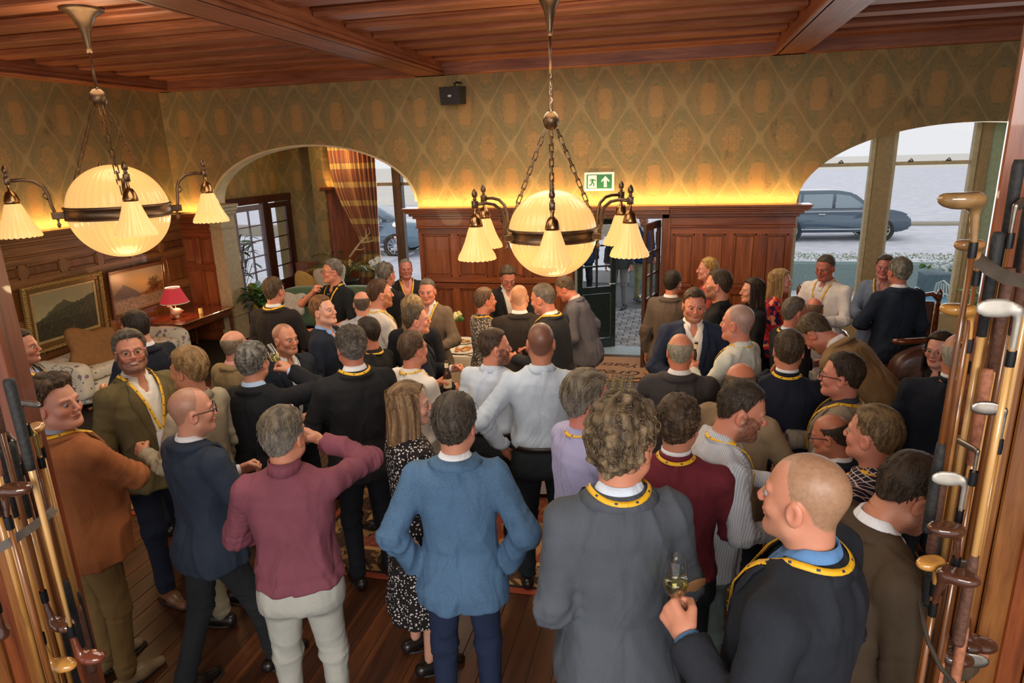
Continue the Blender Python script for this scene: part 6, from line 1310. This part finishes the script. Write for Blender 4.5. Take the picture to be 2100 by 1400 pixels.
# posts the clubs lean on
def post(name, px, py, t, w, d, label, n, rz, z1=3.97):
    p = CAM+ray(px, py)*t; g = st(name); g.location = (p[0], p[1], 0); g.rotation_euler = (0, 0, rz)
    for k in range(n): a = k*w/n; box('board', a+.001, a+w/n-.001, (.012 if k % 2 else 0), d, 0, z1, yw('z') if k % 3 else rw('z'), g, .006)
    return g
post('trim_14', 1993, 700, 2.12, .75, .12, '', 10, math.radians(-20))
post('trim_15', -190, 1100, 2.35, .50, .10, '', 7, math.radians(15), 3.97)
# ------------------------------------------------------------ the crowd
def proj(p):
    v = np.array(p, float)-CAM; return 1050+CF*(v@RGT)/(v@FWD), 700-CF*(v@UPV)/(v@FWD)
BT = empty('beer_bottle', (0, 0, 0)); AMB = simple('amber_glass', lin('#3A1C0C'), .08, noise=.1, bump=0)
MB().lathe([(.001, 0), (.030, .002), (.031, .12), (.026, .15), (.013, .18), (.0125, .225), (.014, .23), (.014, .238), (.001, .238)], 20).build('bottle_body', AMB, BT, True)
MB().lathe([(.0315, .035), (.0315, .105)], 20).build('label', simple('bottle_label', lin('#D8C49A'), .6), BT, True); MB().lathe([(.0150, .188), (.0148, .225)], 16).build('neck_label', simple('bottle_label', lin('#D8C49A'), .6), BT, True)
used = {'b': 0, 'w': 0}
def hold(kind, h, label, tilt=(0, 0), grip=.0):
    p, ax = h; z0 = {'b': .07, 'w': .045, 'f': .05}[kind]; z = Vector((tilt[0], tilt[1], 1)).normalized(); q = z.to_track_quat('Z', 'Y').to_euler(); loc = tuple(Vector(p)-z*z0)
    src = BT if kind == 'b' else (WGL if kind == 'w' else FLU)
    if kind in used and not used[kind]: used[kind] = 1; src.location = loc; src.rotation_euler = q; return tag(src, label, 'bottle' if kind == 'b' else 'glass')
    o_ = dup(src, loc, q, label, None, 'bottle' if kind == 'b' else 'glass')
    if 'group' in o_: del o_['group']
    return o_
P = person
WS, NV, BK = '#DCDAD8', '#1E2533', '#191A1D'
# front row
p54 = P(1280, 905, 'man from behind with curly brown hair, charcoal jacket with a tan elbow patch', -16, 1.10, .17, hy=42, lod=0, hair='curly', hc='#4A3A2C', hc2='#A38A68', col='#4A4F57', R=((.18, .24, 1.25), (.25, -.25, -1), (1, .1, .3), 'grip'), L=((.16, .16, .96), (.3, -1, 0), (1, 0, 0), 'relax'), lany=True, w=1.02, skin='#C48468', trou='#1B1C20', hs=1.06, shirt='#C9D4E2')
hold('f', p54['R'], 'empty flute held in front of the curly haired man in charcoal')
p56 = P(1645, 1020, 'balding man in a navy jacket and blue collar at the front right', -72, 1.10, .17, hy=0, lod=0, hair='buzz', hc='#8A7458', rec=.7, col='#1F232B', shirt='#5B86B8', L=((.20, .20, 1.25), (.7, -.5, -1), (1, 0, .3), 'grip'), R='side', lany=True, w=1.2, belly=.04, skin='#C98B70', vz=1.05, hs=1.0, beard=.3, bc='#9A7A60', trou='#15161A')
hold('w', p56['L'], 'glass of white wine held by the balding man at the front right')
P(935, 868, 'man from behind in a bright blue linen jacket, hands in the pockets of navy trousers', 6, 1.05, hs=1.06, lod=0, hair='swept', hc='#38322C', hc2='#6A5E52', col='#46627F', pat='tweed', col2='#5E82A4', R=((.20, .0, .93), (.9, -.8, 0), (1, -.4, .2), 'relax'), L=((.20, .0, .93), (.9, -.8, 0), (1, -.4, .2), 'relax'), w=1.04, trou='#1C2740', skin='#BC8268', hy=14, stance=(0, 0), hem=.78)
p25 = P(585, 893, 'man from behind in a plum zip neck sweater and pale grey trousers, drinking', 14, 1.04, hy=22, lod=0, hair='swept', hc='#4E4438', hc2='#9A8A72', grey=.25, top='zip', col='#74404C', trou='#A4A49C', R='mouth', L='belly', w=1.12, belly=.02, skin='#BC8064')
hold('f', p25['R'], 'flute tipped at the lips of the man in the plum sweater', (-.7, .5))
p5 = P(397, 842, 'bald man with black framed glasses in a navy suit jacket and charcoal trousers', 62, 1.03, hy=24, lod=0, hair='buzz', rec=1.1, hc='#8E6C58', bc='#5A4A40', glasses='thick', col='#27303F', R='belly', L='hold', w=1.05, trou='#212327', skin='#C48A70', beard=.25, stance=(.22, -.2), vz=1.02)
P(118, 828, 'man with curly brown hair and arms crossed in a rust corduroy jacket and khaki trousers', 62, 1.06, hy=74, hp=-4, lod=0, glasses='up', hair='curly', hc='#4E3A2C', hc2='#8A6E54', col='#945832', pat='tweed', col2='#A86A40', R='cross', L='cross', lany=True, w=1.25, belly=.06, trou='#7A6038', shoe='#8A7558', skin='#CC9078', hs=1.05, stance=(.0, .05), shirt='#9AA4B8')
p2 = P(268, 722, 'bearded man with glasses looking up at the camera in an olive tweed jacket', 152, 1.07, hy=24, hp=-10, lod=0, hair='swept', hc='#463A30', hc2='#9A8C7A', grey=.3, glasses='dark', beard=.9, bc='#4A3A30', col='#5E5234', pat='tweed', col2='#7A6C48', L='hold', R='side', lany=True, badge=True, trou='#1A2030', shoe='#6A4630', w=1.12, belly=.03, vz=.98, smile=1, skin='#BE8066', shirt='#E2DCD0', stance=(.1, 0))
hold('w', p2['L'], 'glass of amber wine held by the bearded man in olive tweed')
P(843, 830, 'woman with long light brown hair laughing in a black floral dress', 70, 1.0, hy=14, lod=0, hair='long', hc='#6A4E36', hc2='#BC9468', fem=True, top='dress', col='#1B1719', pat='flower', col2='#D8D0CC', R='belly', L='belly', smile=2, skin='#D09C84', w=1.05, trou='#101010')
P(1392, 868, 'man from behind in a dark red sweater with a yellow lanyard', 4, 1.04, lod=0, hair='wavy', hc='#3A2C22', hc2='#7A6048', rec=.8, top='sweater', col='#6A2530', R='hold', L='hold', lany=True, w=1.14, belly=.03, trou='#1C2026', skin='#BC8064', hy=8)
p52 = P(1522, 842, 'man with a dark fade haircut and beard in a striped pale shirt, side on', 72, 1.05, hs=1.08, hy=8, hp=8, lean=8, lod=0, hair='fade', hc='#2C241E', hc2='#5A4A3C', beard=1.0, bc='#4A3628', top='loose', col='#A9AEB8', pat='stripe', col2='#E4E6EA', R='hold', L='fwd', lany=True, w=1.15, belly=.03, trou='#5E6A66', skin='#C08068', smile=1)
P(1787, 890, 'sandy haired man side on in a dark checked shirt with a yellow lanyard', -68, 1.04, lod=0, hair='short', hc='#6E563C', hc2='#B49468', top='loose', col='#23202E', pat='check', col2='#E0C8CC', R='hold', L='hold', lany=True, w=1.12, skin='#CC8A72')
P(1870, 1010, 'dark haired bearded man looking down in a brown jacket beside the right hand clubs', 60, 1.09, .0, hy=0, hp=18, lean=10, lod=0, hair='short', hc='#2A211A', hc2='#5A4838', glasses='thin', beard=.8, bc='#4A3C30', col='#4A3C2E', R='hold', L='belly', w=1.2, belly=.04, trou='#121216', skin='#B87C60')
p53 = P(1208, 820, 'man with greying brown hair in a lavender shirt with a yellow lanyard', 58, 1.06, hs=1.08, hy=4, lod=0, hair='swept', hc='#5A4A3A', hc2='#A89880', grey=.25, top='loose', col='#A3A0C4', R='belly', L='hold', lany=True, w=1.12, belly=.03, trou='#22242C', skin='#CC8070')
P(1700, 892, 'bald man with heavy black glasses in a navy suit, half hidden by the checked shirt', -78, 0.9, hp=14, hair='ring', hc='#4A3A30', glasses='thick', col=NV, R='hold', L='belly', skin='#B87458', lod=0)
# left middle
P(277, 672, 'dark haired man turned away in a navy blazer behind the bearded man in tweed', -38, 1.05, hair='short', hc='#241C18', hc2='#4A3C34', col='#1A202C', L='hold', R='side', w=1.1, hp=8)
P(45, 712, 'short haired man in a grey jacket and light blue shirt at the far left edge', 112, 1.03, hair='short', hc='#2A201C', hc2='#55443A', col='#4A4C50', shirt='#8FA9CC', lany=True, beard=.35, skin='#A86C54', R='side', L='side', vz=1.0)
P(385, 758, 'man with swept back blond hair in a stone coloured shirt and beige trousers', -48, 1.05, hair='swept', hc='#8A6238', hc2='#D0A870', top='loose', col='#A89C84', trou='#8A8068', L='hold', R='side', beard=.5, bc='#A87848', skin='#C98A6C', lod=0)
P(483, 708, 'bald man with glasses in a tan tweed jacket and pink shirt', 52, 0.96, hair='ring', hc='#A08C74', glasses='thin', col='#8A7452', pat='tweed', col2='#A08A66', shirt='#D89A98', R='belly', L='side', w=1.1, skin='#D09078')
p8 = P(521, 742, 'grey curly haired man from behind in a black suit raising a glass', 34, 1.02, hair='wavy', hc='#54504C', hc2='#A8A298', col='#15161B', R='mouth', L='side', w=1.12, shirt='#A8C0DC', lod=0, skin='#C08468')
hold('w', p8['R'], 'tipped wine glass at the lips of the grey haired man in the black suit', (-.75, .3))
P(586, 695, 'shaven headed man facing us in a navy blazer and white open shirt', 150, 0.98, hy=-10, hair='buzz', rec=1.0, hc='#8A6652', bc='#5A4438', beard=.3, col='#1B212D', shirt=WS, R='belly', L='side', vz=1.0, skin='#C08264', w=1.05)
P(563, 596, 'brown haired man from behind in a dark brown suit beside the stone pilaster', 38, 1.05, hair='short', hc='#4E3C2C', hc2='#8A7050', col='#26201F', lany=True, w=1.1, R='hold', L='side', skin='#C48064')
p11 = P(680, 556, 'grey haired man with glasses in a black polo shirt lifting a hand to his mouth', -130, 1.05, hy=30, hair='short', hc='#6A625A', hc2='#B0A89E', glasses='dark', top='polo', bare=.45, col='#14181C', lany=True, R=((.06, .24, 1.44), (1.2, .3, -.8), (.5, .8, .3), 'grip'), L='belly', w=1.08, skin='#C8846A')
tag(MB().box(-.035, .035, -.008, .008, -.02, .02, .005).build('phone', BLACK, None, loc=tuple(p11['R'][0]), rot=(0, 0, .6)), 'small black device held to the mouth of the man in the black polo', 'phone')
P(664, 637, 'young ginger haired man in a navy suit and pale blue shirt looking right', 112, 1.03, hy=12, hp=-8, hair='short', hc='#7A4E2C', hc2='#B98450', col='#1C2231', shirt='#7FA0D0', L='side', R='side', skin='#D09A80', vz=1.05)
P(743, 622, 'balding man from behind in a pale grey blue shirt with tucked back', 4, 0.96, hair='ring', hc='#6A5A4C', top='shirt', col='#A9B0BC', R='hold', L='hip', w=1.15, belly=.03, skin='#CC8E76', trou='#23252B')
P(752, 682, 'dark haired man in a black sports top beside the man in a black suit', -55, 1.0, hair='crew', hc='#2E241E', hc2='#54453A', top='polo', col='#16171A', lany=True, R='side', L='hold', w=1.1, skin='#C07C62')
P(781, 602, 'ginger bearded man side on in a white open shirt with a yellow lanyard', 76, 1.05, hair='short', hc='#4E3424', hc2='#7A5238', beard=1.0, bc='#8A5632', top='loose', col='#CFC8C0', lany=True, R='belly', L='hold', skin='#C88468', w=1.05)
P(793, 563, 'grey haired man in a dark jacket standing nearest the bay window', 40, 1.03, hair='short', hc='#5A524A', hc2='#948C82', col=BK, R='side', L='side', skin='#B87860')
P(832, 551, 'older man facing us in a dark jacket and salmon pink shirt with lanyard', 176, 0.97, hair='thin', rec=.4, hc='#6A6058', hc2='#A09890', grey=.5, col='#1E1C1C', shirt='#D08A78', lany=True, R='side', L='side', vz=.98, skin='#A8685A')
P(876, 597, 'man with short grey hair facing us in a taupe suit and yellow lanyard', -160, 0.99, hy=-8, hp=4, hair='crew', hc='#6A6058', hc2='#9A9084', col='#6A5A4A', trou='#66584A', lany=True, R='belly', L='belly', vz=1.05, skin='#C4806A', w=1.06)
P(847, 634, 'woman with long blonde hair seen from behind between two men in navy', 10, 1.0, hair='long', hc='#8A6A44', hc2='#E0C08A', fem=True, top='sweater', shirt=None, col='#1A1A20', R='side', L='side')
P(855, 656, 'brown haired man in a navy suit looking right past the bottle holder', 84, 1.0, hair='short', hc='#4A3A2A', hc2='#8A7258', col='#1B2130', R='belly', L='hold', skin='#C88870', w=1.08, hp=-2)
p21 = P(849, 715, 'man in a white shirt and lanyard side on, holding a beer bottle', 52, 1.0, hair='short', hc='#4E382A', hc2='#84644A', top='loose', col='#DAD2C8', lany=True, R=((.16, .30, 1.10), (.6, -.4, -1), (1, .1, .3), 'grip'), L='holdhi', skin='#C47E62', w=1.05, lod=0, trou='#2A2420')
hold('b', p21['L'], 'brown beer bottle held by the man in a white shirt next to the laughing woman'); hold('f', p21['R'], 'half empty glass held low by the man in a white shirt with a bottle')
P(719, 710, 'large man from behind in a black suit with a white collar and lanyard', -16, 1.06, hair='wavy', hc='#2E2620', hc2='#6A5A4A', grey=.2, col='#1B1B1D', lany=True, w=1.16, R='side', L='belly', trou='#191B22', lod=0, skin='#BC7860')
# centre
P(1016, 712, 'man with a skin fade and dark beard laughing in a tucked pale blue shirt', 24, 0.98, hs=1.1, hy=52, hair='fade', hc='#3A2A20', hc2='#6A5040', beard=1.0, bc='#2C2018', top='shirt', col='#BCC8D8', R='belly', L='side', w=1.1, smile=1, trou='#1B1D22', skin='#C88468', lod=0)
P(1109, 702, 'balding man from behind in a tucked pale blue shirt and dark trousers', 0, 1.07, hair='buzz', hc='#3A2C24', rec=1.0, top='shirt', col='#B8C4D2', R='belly', L='hip', w=1.14, trou='#20262B', skin='#B4785C', lod=0)
P(1065, 610, 'bald man from behind in a dark brown suit left under the middle chandelier', 2, 1.0, hair='buzz', rec=2.0, hc='#A0785C', col='#2C2624', R='belly', L='belly', w=1.18, skin='#CC9070')
P(996, 616, 'brown haired man side on in a grey leaf patterned shirt', 66, 0.97, hair='short', hc='#5A4232', hc2='#8A6E56', top='loose', col='#A89E90', pat='leaf', col2='#3E3A38', lany=True, R='hold', L='hold', w=1.05, skin='#C47E62')
P(1042, 570, 'dark haired man with glasses looking down at the panelled wall in a black suit', 170, .98, hp=24, hair='swept', hc='#4A3A2C', hc2='#7A6450', glasses='dark', col=BK, shirt='#C9C4C0', R='belly', L='belly', skin='#B4705A')
P(1112, 612, 'grey haired man leaning left in a charcoal jacket with a lanyard under the chandelier', -62, 1.05, hp=6, hair='crew', hc='#6A645C', hc2='#948E84', col='#22252B', lany=True, R='hold', L='hold', w=1.08, skin='#B87860', lean=8)
P(1158, 592, 'man bending left in a grey blazer and khaki trousers by the entrance door', -76, 0.98, hair='short', hc='#5A4A3C', col='#50505A', shirt='#B0A6A8', trou='#8E7A5E', lean=16, hp=16, R='pocket', L='hold', w=1.12, skin='#B4705A')
P(1380, 580, 'dark haired man from behind in a grey brown suit beside the right door leaf', 24, 0.99, hair='short', hc='#241E1C', hc2='#453A34', col='#554A42', R='hold', L='side', w=1.1, skin='#B87860')
p36 = P(1424, 626, 'bearded man facing us in a navy blazer and white open shirt', 172, 1.04, hp=6, hair='short', hc='#40301F', hc2='#6E5640', beard=.9, bc='#8A5E40', col='#232C42', shirt='#E0D8D0', R='belly', L='belly', vz=.94, w=1.18, belly=.02, skin='#C07C64', lod=0)
P(1471, 584, 'brown bearded man in profile facing left in a black shirt', -78, 1.07, hair='short', hc='#3A2C22', hc2='#5E4A3A', beard=1.0, bc='#5A3E2A', top='loose', col='#15151A', R='hold', L='side', skin='#C4846C', w=1.08)
P(1450, 552, 'ginger blond man mostly hidden behind the bearded man in black', -90, 1.0, hair='short', hc='#B07A3C', hc2='#E8C070', top='loose', col='#A8443C', R='side', L='side', skin='#C88A74')
P(1541, 596, 'woman with dark shoulder length hair in profile, smiling, dressed in black', -112, .96, hy=10, hair='long', hc='#2A1E1A', hc2='#54402F', fem=True, top='sweater', shirt=None, col='#141318', R='belly', L='belly', smile=1, skin='#C88E74', trou='#141318')
P(1602, 577, 'blonde woman in a red checked blouse facing right', 96, .97, hair='long', hc='#9A7448', hc2='#DDBB80', fem=True, top='loose', col='#A03030', pat='plaid', R='hold', L='belly', smile=1, skin='#D09480', trou='#15141A')
P(1692, 549, 'man in a white shirt and lanyard looking down left in front of the right window', -150, 1.04, hp=14, hair='crew', hc='#4E443C', hc2='#80766C', top='loose', col='#D5CCC6', lany=True, R='belly', L='hold', w=1.16, skin='#A8604C')
p42 = P(1815, 548, 'man in a grey blue jacket holding a beer bottle by the window mullion', -172, 1.0, hair='short', hc='#4A3C34', hc2='#7A6A60', col='#6E7A8E', shirt='#A88A84', lany=True, R='hold', L='belly', vz=.95, skin='#B06C64', badge=True)
hold('b', p42['R'], 'brown beer bottle held by the man in the grey blue jacket at the window')
P(1843, 557, 'grey haired man in a navy blazer and tan trousers with his back to the room', -34, 1.04, hair='wavy', hc='#6E6A5E', hc2='#B8B4A4', col='#1D2635', trou='#A06A40', R='side', L='belly', w=1.12, skin='#B4705C')
p44 = P(1511, 662, 'man with cropped grey hair in a pale green shirt gesturing with a bottle', -66, 1.04, hs=1.07, hair='buzz', hc='#8A8078', grey=.2, top='loose', col='#C3C6BC', L='holdhi', R='side', lany=True, w=1.2, belly=.03, skin='#C4806A', lod=0, rec=.4)
hold('b', p44['L'], 'brown beer bottle raised by the man in the pale green shirt', (.2, 0))
P(1395, 720, 'balding white haired man from behind in a dark grey suit', 0, 1.0, hair='ring', hc='#B4A890', col='#3C3838', R='belly', L='belly', w=1.14, skin='#C47858', shirt='#E0DCD8', lod=0)
P(1632, 640, 'grey haired man with a lanyard in a dark jacket beside the bald man', 58, 1.0, hair='crew', hc='#6A5E54', hc2='#968A7E', col='#1A1C22', shirt='#C0CCE0', lany=True, R='side', L='hold', skin='#C07C68')
P(1670, 634, 'bald man from behind in a white shirt beside the bending man in tan', 6, 0.9, hair='ring', hc='#9A7A60', top='loose', col='#D0C8C4', R='hold', L='hold', skin='#C8785C', w=1.08)
P(1672, 684, 'man bending forward to the left in a tan jacket', -66, 1.12, lean=42, hp=18, hair='short', hc='#4E4030', hc2='#8A765C', col='#8E7250', R='hold', L='hold', w=1.15, skin='#C07C66')
P(1617, 718, 'brown haired man from behind in a navy sweater and white collar with lanyard', -4, 1.03, hair='short', hc='#45362A', hc2='#75604A', top='sweater', col='#171C2B', lany=True, R='belly', L='chin', w=1.15, skin='#BC7C62', lod=0)
P(1724, 770, 'dark haired man with black glasses in a beige jacket and lanyard in profile', -84, 1.02, hair='short', hc='#2E231C', hc2='#5A4838', glasses='thick', col='#8C8070', shirt='#3A3A44', lany=True, R='hold', L='belly', w=1.12, skin='#C4806C', lod=0)
P(1520, 785, 'bald man with glasses in a fawn jacket behind the bearded man in the striped shirt', 24, .98, hair='ring', hc='#8A6A50', glasses='thick', col='#8E7A60', R='holdhi', L='side', w=1.1, skin='#C87C5C')
P(1965, 728, 'white haired man in a dark navy sweater half hidden by the clubs', 6, 1.04, hair='ring', hc='#C8C4BC', top='sweater', col='#141A28', R='side', L='side', w=1.22, skin='#B87860')
P(1926, 718, 'woman with long dark hair and glasses in a brown leather jacket', -165, .95, hy=6, hair='long', hc='#281C18', hc2='#4E382C', glasses='thin', fem=True, col='#3A2620', shirt='#1A1616', R='belly', L='belly', skin='#C88E7C', vz=1.1)
for (x_, y_, lb, kw) in ((-1.03, 12.4, 'man outside the open door in grey trousers and trainers', dict(face=200, col='#4A5058', trou='#8A8E92', shoe='#1E2A30')), (-.62, 13.1, 'man outside in a navy jacket and pale shorts beyond the right door leaf', dict(face=150, col='#24406A', trou='#8E9474', shoe='#2A3036')), (-1.75, 12.9, 'man outside in a dark blue jacket seen through the left door panes', dict(face=180, col='#27405E', trou='#2A3440', shoe='#20262C'))):
    a, b = proj((x_, y_, 1.6)); P(a, b, lb, lod=2, base=-.05, **kw)
# the tan patch on the curly haired man's elbow
E_ = p54['arm'][1][1]; S_ = p54['arm'][1][0]; T_ = p54['arm'][1][2]; d_ = (E_-(S_+T_)/2); d_ /= np.linalg.norm(d_); d_ = d_*.5+np.array([.25, -1.0, .1]); d_ /= np.linalg.norm(d_)
u_ = np.array([0, 0, 1.0]); u_ = u_-d_*(u_@d_); u_ /= np.linalg.norm(u_); w_ = np.cross(d_, u_); rows = []
for i in np.linspace(-1, 1, 11):
    row = []
    for j in np.linspace(-1, 1, 9): a = j*.75*math.sqrt(max(0, 1-i*i*.98)); row.append(E_-d_*.016+u_*i*.068+(d_*math.cos(a)+w_*math.sin(a))*.0845*(1-.10*i*i))
    rows.append(row)
v, f = strip(rows); jk_ = [c for c in p54['obj'].children if c.name.startswith('jacket')][0]
p54['part']('elbow_patch', np.array(v), f, simple('tan_suede', lin('#A8774A'), .9), jk_)
